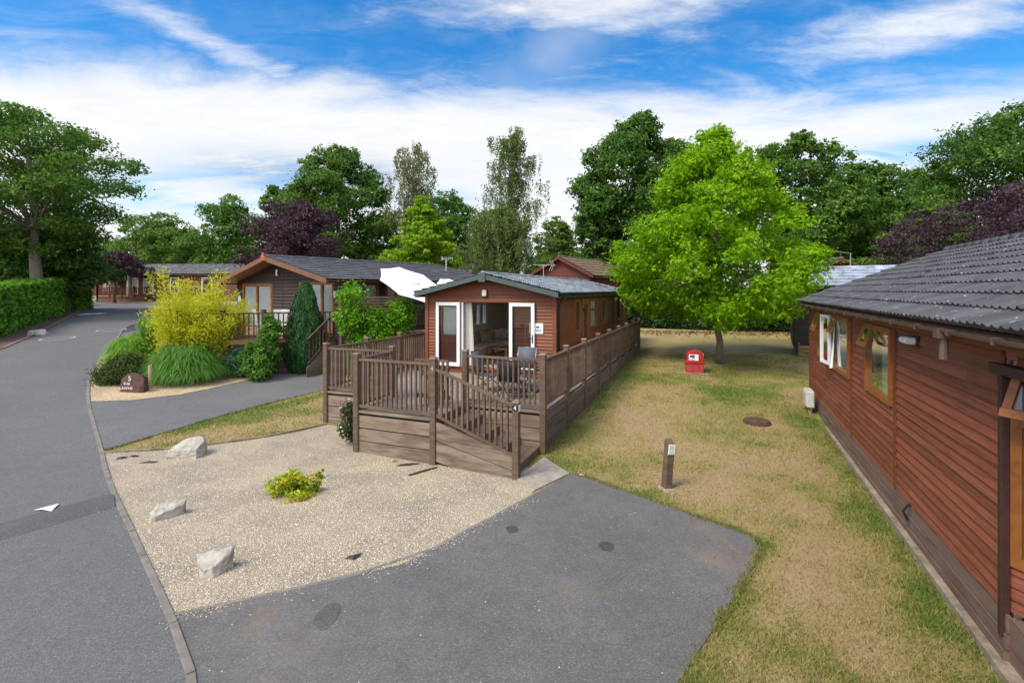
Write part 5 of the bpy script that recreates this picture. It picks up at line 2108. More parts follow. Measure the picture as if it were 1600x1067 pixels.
# the pale roofed dark lodge behind the right-hand one: its long side faces us
dX, dY = 12.55, 22.2
far_lodge('black timber lodge with pale grey tiled roof beyond the sweetgum', 15.05, 26.6, R_(-118), 5.0, 9, 1.2, 3.62, .80, M['black_wood'], M['roof_pale'], [], .15, z0=.95, barge=M['black_wood'], long_side_tiles=6)
stl = thing('timber_skirt', 'pale slatted timber box supporting the corner of the black lodge', 'skirting', (12.72, 22.0, gzf(dX, dY)), R_(-28))
for i in range(3):
    mb = MB()
    mb.box(.05, .62, -.02, .02, .02 + i * .16, .15 + i * .16)
    mb.build('slat', M['log'], stl)
for x in (.05, .62, 1.4):
    mb = MB()
    mb.box(x, x + .07, -.05, .02, -.1, .6)
    mb.build('leg', M['deck_rail'], stl)
p = cz(1268, 0, 36)
far_lodge('red brown lodge gable peeping above the pale tiled roof', p.x, p.y, R_(-8), 3.9, 9, 2.5, 4.85, .82, M['far_wood'], M['roof_far'], [], .3, z0=.8)
# lodge far left beyond the bamboo, long side towards us
p = cz(203, 0, 56)
la = far_lodge('far brown lodge with grey roof and wooden veranda beyond the bamboo', p.x + 5.4, p.y + 4.4, R_(-90) - .05, 5.4, 13.5, 2.75, 5.35, 1.0, M['far_wood'], M['roof_far'],
               [], .35, z0=1.2)
la.location = (p.x, p.y + 5.4, 0)
la.rotation_euler = (0, 0, R_(-90))
for s0, s1, a in ((.35, 1.0, 0), (1.6, 2.7, 0), (4.6, 5.6, 0), (8.2, 9.4, 0)):
    window(la, Face((5.4, 0), (0, 1), (1, 0)), s0, s1, 3.0, 4.9, M['white_pvc'], (), 'full', o=.06, fw=.09)
mb = MB()
for x, y in ((5.75, .05), (5.75, 13.4)):
    mb.box(x - .08, x + .08, y - .08, y + .08, 1.4, 5.3)
mb.build('veranda_post', M['white_pvc'], la)
dkf = thing('timber_deck', 'red brown boarded deck of the far left lodge', 'deck', (0, 0, 0))
a_, b_ = cz(152, 0, 55), cz(228, 0, 55)
mb = MB()
mb.box(a_.x, b_.x, 55, 60, 2.60, 2.78)
mb.build('deck_floor', M['fence_red'], dkf)
mb = MB()
for i in range(5):
    mb.box(a_.x, b_.x, 54.95, 55, 1.45 + i * .24, 1.67 + i * .24)
mb.build('skirting_panel', M['fence_red'], dkf)
world_rail((a_.x, 55), (b_.x, 55), 2.78, 3.78, posts=5, root=dkf, m='fence_red', mp_='fence_red', foot=1.4, gap=.16)
world_rail((a_.x, 55), (a_.x, 60), 2.78, 3.78, posts=3, root=dkf, m='fence_red', mp_='fence_red', foot=1.4, gap=.16)
p = cz(120, 0, 76)
far_lodge('most distant lodge at the end of the road past the hedge', p.x, p.y, R_(20), 5.2, 9, 2.6, 5.2, 1.0, M['far_wood'], M['roof_far'], [('f', .6, 1.6, 3.2, 4.9), ('f', 3.2, 4.4, 3.2, 4.9)], .35, z0=1.4)
p = cz(300, 0, 72)
far_lodge('distant lodge with long blue grey roof behind the bamboo', p.x, p.y + 5, R_(-90), 5.4, 14, 2.6, 5.4, 1.25, M['far_wood'], M['roof_pale'], [], .3, z0=1.4)
p = cz(4, 0, 40)
far_lodge('pale roofed lodge glimpsed above the hedge at the left edge', p.x - 9, p.y + 3, R_(-60), 5, 9, 2.8, 3.9, .7, M['far_wood'], M['roof_pale'], [], .3, z0=1.4)


def aerial(label, px, y_top, y_bot, Y, kind):
    a, b = at(px, y_top, Y), at(px, y_bot, Y)
    t = thing('tv_aerial', label, 'aerial', (b.x, b.y, b.z))
    h = a.z - b.z
    mb = MB()
    mb.tube([(0, 0, -.2), (0, 0, h)], .03, 6)
    mb.build('mast', M['alu'], t)
    mb = MB()
    if kind == 'grid':
        for i in range(6): mb.tube([(-.35 + i * .18, 0, h - .05), (-.35 + i * .18, 0, h + .28)], .018, 4)
        mb.tube([(-.4, 0, h + .1), (.6, 0, h + .14)], .022, 5)
        mb.tube([(-.35, 0, h - .05), (-.35, 0, h + .3)], .04, 5)
    else:
        mb.tube([(0, 0, h), (-.95, 0, h + .12)], .028, 5)
    ab = mb.build('antenna_bars', M['alu'], t)
    if kind == 'grid':
        ab.scale = (.62, .62, .62)
        ab.location = (0, 0, h * .38)


aerial('grid aerial above the dark brown lodge roof by the lime tree', 697, 406, 418, 27, 'grid')
aerial('white angled pole above the pale tiled roof', 1329, 396, 424, 30, 'pole')

# ------------------------------------------------------------------ foliage
RNG = np.random.default_rng(42)


def unit(v): return v / np.maximum(np.linalg.norm(v, axis=-1, keepdims=True), 1e-9)


def leaf_mesh(name, P, N, size, tint, m, parent=None, aspect=.55, rng=None, fold=.18, tdir=None, star=False):
    rng = rng or RNG
    n = len(P)
    N = unit(N)
    T = rng.normal(size=(n, 3)) if tdir is None else tdir + rng.normal(size=(n, 3)) * .35
    T = unit(T - N * np.sum(T * N, 1, keepdims=True))
    B = np.cross(N, T)
    s = np.asarray(size).reshape(-1, 1) if np.ndim(size) else np.full((n, 1), size)
    a = aspect
    if star:                                                   # three pointed leaflets from one stalk
        Ps, Ts, Bs, Ns = [], [], [], []
        for ang in (-.95, 0., .95):
            c_, s_ = math.cos(ang), math.sin(ang)
            t2 = T * c_ + B * s_
            Ps.append(P + t2 * s * .42)
            Ts.append(t2)
            Bs.append(B * c_ - T * s_)
            Ns.append(N)
        P, T, B, N = (np.stack(z_, 1).reshape(-1, 3) for z_ in (Ps, Ts, Bs, Ns))
        s = np.repeat(s, 3, 0)
        tint = np.repeat(tint, 3)
        n = len(P)
    V = np.stack([P - T * s * .5, P + B * s * a * .5 + N * s * fold - T * s * .06, P + T * s * .5, P - B * s * a * .5 + N * s * fold - T * s * .06], 1).reshape(-1, 3)
    Fc = np.arange(4 * n).reshape(n, 4)
    return np_mesh(name, V, Fc, m, parent, {'tint': np.repeat(tint, 4)})


def lobes_profile(rng, base, height, radius, prof, n, rl=.36, squash=.8, irregular=.2):
    """lobes of a crown: prof maps height fraction 0..1 to radius fraction"""
    out_ = []
    for i in range(n):
        h = (i + .5 + rng.uniform(-.3, .3)) / n
        pr = prof(h)
        a = i * 2.39996 + rng.uniform(-.5, .5)
        r = radius * rl * (.55 + .45 * pr) * rng.uniform(1 - irregular, 1 + irregular)
        d = max(0, radius * pr - r * .85) * rng.uniform(.82, 1.05) * (1 if i % 4 else .35)
        out_.append((np.array([base[0] + d * math.cos(a), base[1] + d * math.sin(a), base[2] + h * height]), np.array([r, r, r * squash])))
    return out_


def crown_leaves(rng, lobes, n, clump=.18, per=26, flat=.7, shell=.62, up=.45, ctv=.2):
    C_ = np.array([l[0] for l in lobes])
    Rr = np.array([l[1] for l in lobes])
    area = (Rr[:, 0] * Rr[:, 2])
    nc = max(8, n // per)
    li = rng.choice(len(lobes), nc * 2, p=area / area.sum())
    D = unit(rng.normal(size=(nc * 2, 3)))
    rad = shell + (1 - shell) * rng.random((nc * 2, 1)) ** .6
    P = C_[li] + D * Rr[li] * rad
    keep = np.ones(len(P), bool)
    for j in range(len(lobes)):                                # no clumps deep inside another lobe
        q_ = np.sum(((P - C_[j]) / Rr[j]) ** 2, 1)
        keep &= ~((q_ < .30) & (li != j))
    P, D, li = P[keep][:nc], D[keep][:nc], li[keep][:nc]
    ctint = np.clip(rng.normal(.5, ctv, len(P)), 0, 1)
    reps = max(1, int(n / max(1, len(P))))
    idx = np.repeat(np.arange(len(P)), reps)
    cr = clump * np.mean(Rr[li][idx], 1, keepdims=True) * rng.uniform(.5, 1.5, (len(P), 1))[idx]
    off = np.clip(rng.normal(size=(len(idx), 3)), -1.7, 1.7) * cr
    off[:, 2] *= flat
    Q = P[idx] + off
    Nn = D[idx] * .55 + np.array([0, 0, up]) + rng.normal(size=Q.shape) * .55
    tint = np.clip(ctint[idx] + rng.normal(0, .12, len(idx)), 0, 1)
    return Q, Nn, tint, P


def limbs(mb, rng, base, top, r0, targets, lean=.0, n=40, twig=.035, zmin=0.):
    """a tapering trunk with limbs reaching into the crown"""
    b, t = Vector(base), Vector(top)
    pts = []
    for i in range(9):
        f = i / 8
        p = b.lerp(t, f) + Vector((rng.normal() * .06, rng.normal() * .06, 0)) * (1 if 0 < i else 0) * min(1, (t - b).length / 6)
        pts.append(p)
    rad = [r0 * (1.35 if i == 0 else 1 - .86 * i / 8) for i in range(9)]
    mb.tube(pts, rad, 10)
    sel = targets if len(targets) <= n else targets[rng.choice(len(targets), n, replace=False)]
    for q_ in sel:
        q_ = Vector(q_)
        hd = math.hypot(q_.x - (b.x + t.x) / 2, q_.y - (b.y + t.y) / 2)
        hz = max((zmin - b.z) / (t.z - b.z), min(.95, (q_.z - hd * rng.uniform(.4, .8) - b.z) / max(.5, (t.z - b.z))))
        s = b.lerp(t, hz)
        i = min(8, int(hz * 8))
        mid = s.lerp(q_, .5) + Vector((rng.normal() * .12, rng.normal() * .12, .10 * (q_ - s).length))
        rr_ = max(twig, rad[i] * .26)
        mb.tube([s, s.lerp(mid, .5) + Vector((0, 0, .02)), mid, q_], [rr_, rr_ * .8, rr_ * .55, twig * .4], 5, cap=False)


def tree(name, label, base, trunk_r, crown_base, height, radius, prof, n, leaf, mat_, barkm='bark', seed=1, nl=22, rl=.36, clump=.2, group=None, cat='tree', per=26, shell=.62, squash=.8, top_frac=.85, nlimb=40, flat=.7, aspect=.6, irregular=.2, cen=None, twig=.03, star=False, ctv=.2):
    rng = np.random.default_rng(seed)
    x, y = base[0], base[1]
    z = gzf(x, y) if len(base) < 3 else base[2]
    t = thing(name, label, cat, (x, y, z), 0, group)
    cx, cy = cen or (0, 0)
    lb = lobes_profile(rng, (cx, cy, crown_base), height, radius, prof, nl, rl, squash, irregular)
    Q, Nn, tint, P = crown_leaves(rng, lb, n, clump, per, flat, shell, ctv=ctv)
    o3 = np.array([cx, cy, 0.])
    k3 = radius / np.percentile(np.abs(Q[:, 0] - cx), 96)
    z0_, z1_ = np.percentile(Q[:, 2], 1.5), np.percentile(Q[:, 2], 99.3)
    for A_ in (Q, P):
        A_ -= o3
        A_[:, :2] *= k3
        A_[:, 2] = crown_base + (A_[:, 2] - z0_) / (z1_ - z0_) * height
        A_ += o3
    leaf_mesh('crown', Q, Nn, leaf * rng.uniform(.65, 1.3, len(Q)), tint, M[mat_], t, aspect, rng, star=star)
    mb = MB()
    limbs(mb, rng, (0, 0, -.15), (cx * .8, cy * .8, crown_base + height * top_frac), trunk_r, P, n=nlimb, twig=twig, zmin=crown_base + .12 * height)
    mb.build('trunk', M[barkm], t, smooth=True)
    return t


def P_(px, Y):
    p = at(px, 0, Y)
    return (p.x, p.y)


def top(y, Y): return CAM_H + (HZ - y) / FP * Y


round_ = lambda h: max(.05, 1 - abs(2 * h - .95) ** 2.4) ** .6
dome = lambda h: (max(.05, 1 - h ** 2.8)) ** .5 * (.75 + .25 * min(1, h / .15))
cone = lambda h: max(.04, (1 - h) ** .8) * (.7 + .3 * min(1, h / .12))
gum = lambda h: (min(1, .60 + h * 1.8) if h < .24 else max(.16, (1 - ((h - .24) / .76) ** 1.75)))
gum = lambda h: float(np.interp(h, [0, 0.1, 0.27, 0.5, 0.7, 0.85, 1], [.45, .85, 1, .81, .58, .38, .10]))
pyramid = lambda h: float(np.interp(h, [0, 0.15, 0.5, 0.8, 1], [0.65, 1, 0.76, 0.42, 0.08]))
spread = lambda h: max(.1, (min(1, .45 + h * 1.5) if h < .4 else (1 - ((h - .4) / .6) ** 2.2) ** .6))


def px_tree(name, label, x0, x1, ytop, ybot, Y, n, leaf, mat_, prof=round_, **kw):
    """a tree whose crown spans these photo columns and rows at depth Y"""
    cx = (x0 + x1) / 2
    r = (x1 - x0) / 2 / FP * Y
    x, y = P_(kw.pop('trunk_px', cx), Y)
    z = gzf(x, y)
    zt, zb = top(ytop, Y), top(ybot, Y)
    cen = (P_(cx, Y)[0] - x, 0)
    return tree(name, label, (x, y), kw.pop('tr', .26), zb - z, zt - zb, r, prof, n, leaf, mat_, cen=cen, **kw)


# big oak at the left
px_tree('oak_tree', 'large spreading oak with open branches behind the hedge at the left edge', -95, 172, 178, 385, 33, 40800, .23, 'lf_oak', spread, tr=.42, trunk_px=62, nl=34, rl=.27, clump=.22, seed=3, nlimb=70, per=22, shell=.5, squash=.45, barkm='bark_grey', twig=.05)
px_tree('evergreen_tree', 'dark evergreen at the foot of the big oak', -45, 75, 352, 452, 36, 16500, .23, 'lf_dark', dome, seed=5, nl=16, rl=.42, clump=.25, tr=.18)
px_tree('evergreen_tree', 'dark rounded evergreen right of the oak trunk above the hedge', 62, 150, 356, 452, 37, 15000, .23, 'lf_dark', dome, seed=6, nl=14, rl=.45, clump=.25, tr=.18)
px_tree('plum_tree', 'small purple plum by the road end left of the far lodge', 146, 214, 396, 436, 53, 6500, .26, 'lf_purple', round_, seed=7, nl=12, rl=.45, tr=.14, squash=.7)
px_tree('broadleaf_tree', 'lower green tree right of the oak above the far lodge roof', 192, 312, 338, 430, 72, 18000, .38, 'lf_mid', dome, seed=8, nl=20, rl=.36)
px_tree('broadleaf_tree', 'dark green tree between the lower tree and the purple plum', 300, 412, 310, 432, 68, 19500, .38, 'lf_oak', dome, seed=9, nl=20, rl=.38)
px_tree('broadleaf_tree', 'mid green tree partly hidden by the tall purple plum', 395, 480, 296, 430, 62, 16500, .36, 'lf_oak', dome, seed=10, nl=16, rl=.4)
px_tree('plum_tree', 'dense purple leaved plum behind the dark brown lodge', 396, 532, 322, 432, 41, 28500, .20, 'lf_purple', dome, seed=11, nl=36, rl=.28, tr=.2, clump=.22)
px_tree('broadleaf_tree', 'tall domed green tree behind the dark brown lodge roof', 446, 612, 236, 435, 52, 47600, .32, 'lf_oak', dome, seed=12, nl=44, rl=.27, tr=.4, clump=.22)
px_tree('maple_tree', 'bright lime green tree behind the dark brown lodge ridge', 615, 706, 312, 428, 36, 24000, .22, 'lf_lime', pyramid, seed=14, nl=40, rl=.27, tr=.16)
px_tree('broadleaf_tree', 'dark tree just right of the lime green tree', 655, 745, 306, 432, 62, 18000, .34, 'lf_dark', dome, seed=15, nl=18, rl=.38)
px_tree('broadleaf_tree', 'rounded mid green tree left of the red lodge roof', 838, 904, 342, 432, 66, 12000, .32, 'lf_mid', dome, seed=17, nl=14, rl=.42)
px_tree('broadleaf_tree', 'shorter bright tree in front of the rounded green tree', 858, 902, 352, 432, 56, 6000, .32, 'lf_mid', cone, seed=18, nl=12, rl=.42)
px_tree('broadleaf_tree', 'tall dark tree behind the sweetgum on its left', 914, 1092, 190, 440, 44, 54400, .31, 'lf_dark', round_, seed=19, nl=50, rl=.27, tr=.42, clump=.22)
px_tree('broadleaf_tree', 'dark columnar tree at the left flank of the tall dark tree', 903, 955, 300, 440, 41, 8000, .30, 'lf_dark', round_, seed=20, nl=14, rl=.5)
px_tree('broadleaf_tree', 'dark green oak behind the sweetgum on its right', 1182, 1318, 215, 420, 44, 35200, .30, 'lf_oak', round_, seed=21, nl=40, rl=.28, tr=.36, clump=.2)
px_tree('broadleaf_tree', 'broad dark tree right of the sweetgum above the pale roof', 1296, 1418, 262, 440, 46, 30000, .31, 'lf_dark', dome, seed=22, nl=24, rl=.38)
px_tree('broadleaf_tree', 'green tree between the broad dark tree and the feathery one', 1388, 1490, 268, 440, 50, 22500, .32, 'lf_oak', dome, seed=23, nl=20, rl=.38)
px_tree('feathery_tree', 'light green feathery tree with layered branches above the tiled roof', 1372, 1545, 312, 448, 30, 16500, .20, 'lf_mid', cone, seed=24, nl=30, rl=.30, squash=.28, clump=.26, tr=.16, flat=.35)
px_tree('broadleaf_tree', 'tall oak with open dark crown at the right edge', 1492, 1720, 168, 360, 32, 39000, .23, 'lf_dark', round_, seed=25, nl=32, rl=.30, tr=.36, shell=.5, per=22)
px_tree('plum_tree', 'purple leaved plum above the charcoal tiled roof', 1436, 1770, 292, 432, 24, 30000, .15, 'lf_purple', dome, seed=26, nl=30, rl=.28, tr=.2, squash=.6)
# far trees that close the gaps between the others
k_ = 0
for (x0, x1, y0, mm, lab) in ((-60, 45, 395, 'lf_mid', 'far tree at the left edge above the hedge'), (130, 215, 385, 'lf_oak', 'far tree behind the small purple plum'), (560, 660, 388, 'lf_dark', 'low dark far tree under the thin birch'),
                          (700, 770, 372, 'lf_oak', 'far tree between the dark tree and the tall birch'), (735, 800, 330, 'lf_mid', 'far tree left of the tall birch stem'), (820, 880, 395, 'lf_oak', 'low far tree right of the tall birch'),
                          (880, 960, 392, 'lf_dark', 'low far tree above the red lodge roof'), (1230, 1330, 330, 'lf_dark', 'far tree between the oak and the broad dark tree'), (1440, 1540, 372, 'lf_dark', 'far tree behind the feathery tree'), (1540, 1660, 330, 'lf_dark', 'far tree behind the purple plum at the right edge'),
                          (215, 330, 385, 'lf_oak', 'low far tree above the far left lodge roof'), (330, 420, 378, 'lf_dark', 'low far tree behind the bamboo tips')):
    px_tree('broadleaf_tree', lab, x0, x1, y0, 452, 84, 6500, .5, mm, dome, seed=40 + k_, nl=12, rl=.46, group='far trees closing the horizon', nlimb=12)
    k_ += 1
# the sweetgum on the lawn
px_tree('sweetgum_tree', 'large bright green sweetgum on the lawn behind the red bin', 986, 1244, 212, 496, 20.3, 60000, .115, 'lf_gum', gum, tr=.15, trunk_px=1125, nl=130, rl=.185, clump=.27, seed=31, nlimb=110, barkm='bark_grey', squash=.75, per=22, irregular=.35, twig=.018, aspect=.42, shell=.45, star=True, ctv=.32)


# birches: hanging strands
def birch(label, px, x0, x1, ytop, ybot, Y, n, leaf, m, seed, dens=1., drop=1.4, prof=cone):
    rng = np.random.default_rng(seed)
    x, y = P_(px, Y)
    z = gzf(x, y)
    t = thing('birch_tree', label, 'tree', (x, y, z), 0)
    zb, zt = top(ybot, Y) - z, top(ytop, Y) - z
    r = (x1 - x0) / 2 / FP * Y
    cxo = P_((x0 + x1) / 2, Y)[0] - x
    ns = int(n / 26)
    h = rng.random(ns) ** .85
    a = rng.random(ns) * 2 * np.pi
    pr = np.array([prof(v) for v in h])
    rr_ = r * pr * np.sqrt(rng.random(ns)) * .97
    # limbs group the strands
    nl = 46
    lh = (np.arange(nl) + .5) / nl
    la_ = np.arange(nl) * 2.39996
    li = np.clip((h * nl).astype(int), 0, nl - 1)
    a = la_[li] + rng.normal(0, .32, ns)
    rr_ = rr_ * rng.uniform(.45, 1.15, nl)[li]
    S_ = np.stack([cxo * h + rr_ * np.cos(a), rr_ * np.sin(a), zb + (zt - zb) * h + .25 * rr_], 1)
    ln = drop * rng.uniform(.4, 1.2, ns) * (.45 + .55 * pr)
    idx = np.repeat(np.arange(ns), 26)
    u = rng.random(len(idx))
    Q = S_[idx] + np.stack([rng.normal(0, .10, len(idx)), rng.normal(0, .10, len(idx)), -u * ln[idx]], 1)
    Q[:, 2] = np.maximum(Q[:, 2], .6)
    tint = np.clip(rng.normal(.5, .2, ns)[idx] + rng.normal(0, .12, len(idx)), 0, 1)
    Nn = rng.normal(size=Q.shape) + np.array([0, -.2, .1])
    td = np.tile(np.array([[0, 0, -1.]]), (len(Q), 1))
    leaf_mesh('crown', Q, Nn, leaf * rng.uniform(.6, 1.3, len(Q)), tint, M[m], t, .5, rng, tdir=td)
    mb = MB()
    mb.tube([(0, 0, -.1), (.05, 0, zb + 1), (cxo * .5, .05, zb + (zt - zb) * .5), (cxo, 0, zt - .1)], [.2, .15, .09, .02], 8)
    for k_ in rng.choice(ns, 60, replace=False):
        q_ = Vector(S_[k_])
        s = Vector((cxo * h[k_] * .8, 0, max(zb * .6, q_.z - .5 * rr_[k_] - .6)))
        mb.tube([s, s.lerp(q_, .6) + Vector((0, 0, .2)), q_], [.035, .022, .01], 5, cap=False)
    mb.build('trunk', M['bark_birch'], t, smooth=True)


col_ = lambda h: max(.06, (1 - h ** 1.6)) * (.75 + .25 * min(1, h / .15))
birch('tall weeping birch with drooping strands in the middle distance', 800, 722, 878, 208, 425, 44, 24000, .19, 'lf_birch', 51, drop=2.3, prof=lambda h: (1.0 - .58 * h) * (.70 + .5 * abs(math.sin(h * 17.0 + 1))) * (.6 + .4 * min(1, h / .2)))
birch('bushy weeping birch at the foot of the tall birch', 775, 715, 850, 325, 438, 41, 18000, .21, 'lf_birch', 52, drop=2.0, prof=dome)
birch('thin brownish birch with sparse crown behind the lime green tree', 645, 604, 686, 228, 400, 48, 12500, .21, 'lf_birch_dry', 53, drop=2.0, prof=lambda h: .55 + .45 * math.sin(h * 3.0))


# hedges
def hedge(label, line, w, h, n, leaf, m, seed, name='hedge', inner='lf_laurel_dark', rnd=.12):
    rng = np.random.default_rng(seed)
    t = thing(name, label, 'hedge', (*line[0], gzf(*line[0])))
    o3 = np.array(t.location)
    pts = np.array(line)
    sl_ = np.linalg.norm(np.diff(pts, axis=0), axis=1)
    cum = np.concatenate([[0], np.cumsum(sl_)])
    L = cum[-1]
    s = rng.random(n) * L
    i = np.clip(np.searchsorted(cum, s) - 1, 0, len(sl_) - 1)
    f = (s - cum[i]) / sl_[i]
    B = pts[i] + (pts[i + 1] - pts[i]) * f[:, None]
    d = unit(pts[i + 1] - pts[i])
    nn = np.stack([-d[:, 1], d[:, 0]], 1)
    per_ = 2 * h + w
    c = rng.random(n) * per_
    side = np.where(c < h, -1., np.where(c < h + w, 0, 1.))
    zz = np.where(c < h, c, np.where(c < h + w, h, c - h - w))
    ac = np.where(side == 0, (c - h) - w / 2, side * w / 2)
    cl = .16 * (vnoise(s, zz * 1.0, 1.9) - .5) + .12 * (vnoise(s + 9, zz + c, 4.5) - .5)
    hv = h + .12 * (vnoise(s, s * 0, .5) - .5)
    inn = rng.random(n) ** 1.5 * -.18 + cl + rng.normal(0, .03, n)
    e = np.where(side == 0, 0, side)
    off = ac + e * inn
    zf = np.where(side == 0, hv + inn, zz * hv / h)
    X = B + nn * off[:, None]
    Q = np.stack([X[:, 0], X[:, 1], gz(X[:, 0], X[:, 1]) + zf], 1) - o3
    N_ = np.stack([nn[:, 0] * e, nn[:, 1] * e, np.where(side == 0, 1., .25)], 1) + rng.normal(size=(n, 3)) * .6
    tint = np.clip(vnoise(s, zz + c, 2.4) + rng.normal(0, .15, n), 0, 1)
    leaf_mesh('foliage', Q, N_, leaf * rng.uniform(.6, 1.3, n), tint, M[m], t, .55, rng)
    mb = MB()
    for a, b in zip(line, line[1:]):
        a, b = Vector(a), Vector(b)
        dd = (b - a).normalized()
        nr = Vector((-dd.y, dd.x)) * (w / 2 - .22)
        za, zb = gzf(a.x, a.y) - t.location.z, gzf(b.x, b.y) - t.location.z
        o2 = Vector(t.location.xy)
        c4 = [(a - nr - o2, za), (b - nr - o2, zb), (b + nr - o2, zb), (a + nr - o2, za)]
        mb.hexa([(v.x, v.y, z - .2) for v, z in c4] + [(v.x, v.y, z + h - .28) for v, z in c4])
    mb.build('branches', M['core_dark'], t)  # solid dark box added as the hedge core to block sight through it
    return t


M['core_dark'] = plain('hedge_inside', (.018, .026, .010), .95, 0, .3, 6)
hl = [(-24.6, 19.0)] + [(-24.0, 21.6), (-26.6, 25.4), (-29.6, 30.2), (-32.6, 34.6), (-34.6, 37.0)]
hl = [(x - .75, y + .75) for x, y in hl]
hedge('clipped bright green laurel hedge along the road at the left', hl, 1.9, 2.5, 46000, .20, 'lf_laurel', 61)
hedge('taller laurel hedge end standing back behind the clipped one', [(-37.2, 36.5), (-36.0, 41.5)], 2.0, 3.0, 9000, .2, 'lf_laurel', 62)
hx = [(7.3, 33.5), (10.5, 32.6), (14.5, 31.4), (19.5, 30.6), (24, 30.5)]
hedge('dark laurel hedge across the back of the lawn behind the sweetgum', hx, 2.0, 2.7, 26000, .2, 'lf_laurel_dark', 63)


# arching grasses
def grass_clump(name, label, x, y, r, h, n, m, seed, w=.014, droop=1., cat='ornamental grass', lean=.9, group=None):
    rng = np.random.default_rng(seed)
    t = thing(name, label, cat, (x, y, gzf(x, y)), 0, group)
    K = 9
    a = rng.random(n) * 2 * np.pi
    ph = np.radians(lean * 82 * rng.random(n) ** 1.35 + (1 - lean) * 70)
    u = np.linspace(0, 1, K)[None]
    k1 = rng.uniform(.82, 1.08, n)
    rb = np.sqrt(rng.random(n)) * r * .25
    rc, zc = r * (.30 + .35 * np.cos(ph)), h * (.55 + .75 * np.sin(ph)) * k1
    re_, ze_ = r * (.12 + .88 * np.cos(ph)) * k1, h * (np.sin(ph) * .86 + .02) * k1
    R2 = rb[:, None] * (1 - u) ** 2 + 2 * u * (1 - u) * rc[:, None] + u ** 2 * re_[:, None]
    Z = 2 * u * (1 - u) * zc[:, None] + u ** 2 * ze_[:, None]
    Z = np.maximum(Z, .02)
    u = u[0]
    aa = a[:, None] + rng.normal(0, .25, n)[:, None] * u[None]
    ctr = np.stack([R2 * np.cos(aa), R2 * np.sin(aa), Z], -1)
    sd2 = np.stack([-np.sin(aa), np.cos(aa), np.zeros_like(aa)], -1)
    ww = (w * rng.uniform(.7, 1.3, n))[:, None, None] * (1 - u[None, :, None] ** 2 * .92)
    V = np.stack([ctr - sd2 * ww, ctr + sd2 * ww], 2).reshape(-1, 3)
    b0 = (np.arange(n) * K * 2)[:, None] + np.arange(K - 1)[None] * 2
    Fc = np.stack([b0, b0 + 1, b0 + 3, b0 + 2], -1).reshape(-1, 4)
    tint = np.repeat(np.clip(rng.normal(.5, .22, n), 0, 1), K * 2)
    np_mesh('blades', V, Fc, M[m], t, {'tint': tint})
    return t


grass_clump('ornamental_grass', 'large fountain of arching green grass behind the name stone', -11.0, 16.65, 1.46, 1.22, 5200, 'lf_grass', 71, .012, lean=1.)
grass_clump('ornamental_grass', 'lighter green fountain grass beside the road left of the large one', -14.30, 18.35, .92, .98, 3200, 'lf_grass2', 72, .011, lean=1.)
grass_clump('ornamental_grass', 'upright blue green grass clump at the left of the bamboo', -14.1, 19.3, .75, 1.75, 1600, 'lf_grass', 73, .014, lean=.35)
grass_clump('ornamental_grass', 'small pale grass tuft by the road edge before the bamboo', -15.3, 20.3, .8, .85, 1400, 'lf_grass2', 74, .011, lean=.9)


# golden bamboo
def bamboo():
    rng = np.random.default_rng(75)
    x, y = -11.25, 17.7
    t = thing('golden_bamboo', 'tall golden yellow bamboo clump at the left of the brown lodge', 'bamboo', (x, y, gzf(x, y)))
    nc = 150
    a = rng.random(nc) * 2 * np.pi
    r0 = np.sqrt(rng.random(nc)) * .95
    hh = rng.uniform(1.8, 3.3, nc) * (1.12 - .32 * r0)
    hh[:7] = rng.uniform(3.2, 3.75, 7)
    out_ = rng.uniform(.1, .75, nc) * (.3 + r0)
    mb = MB()
    Qs, Ns, Ti = [], [], []
    for i in range(nc):
        d = Vector((math.cos(a[i]), math.sin(a[i]), 0))
        b = d * r0[i]
        tip = b + d * out_[i] * 1.15 + Vector((0, 0, hh[i]))
        mid = b + d * out_[i] * .35 + Vector((0, 0, hh[i] * .6))
        mb.tube([b, mid, tip], [.012, .009, .003], 4, cap=False)
        n = 300
        u = rng.random(n) ** .72
        u = .10 + .90 * u
        c = np.array(b)[None] * ((1 - u) ** 2)[:, None] + np.array(mid)[None] * (2 * u * (1 - u))[:, None] + np.array(tip)[None] * (u ** 2)[:, None]
        sp = .26 * (1 - .78 * u) + .03
        c = c + rng.normal(size=(n, 3)) * sp[:, None] * np.array([1, 1, .6])
        Qs.append(c)
        Ns.append(rng.normal(size=(n, 3)) + np.array([0, 0, .5]))
        Ti.append(np.clip(rng.normal(.5, .16) + rng.normal(0, .12, n) + (u - .5) * .25, 0, 1))
    Q = np.concatenate(Qs)
    Q[:, 2] = np.maximum(Q[:, 2], .05)
    td = np.concatenate([np.stack([q_[:, 0] * .5, q_[:, 1] * .5, np.full(len(q_), .55)], 1) for q_ in Qs])
    leaf_mesh('foliage', Q, np.concatenate(Ns), .115 * rng.uniform(.6, 1.3, len(Q)), np.concatenate(Ti), M['lf_bamboo'], t, .26, rng, tdir=td)
    mb.build('canes', M['log'], t)


bamboo()


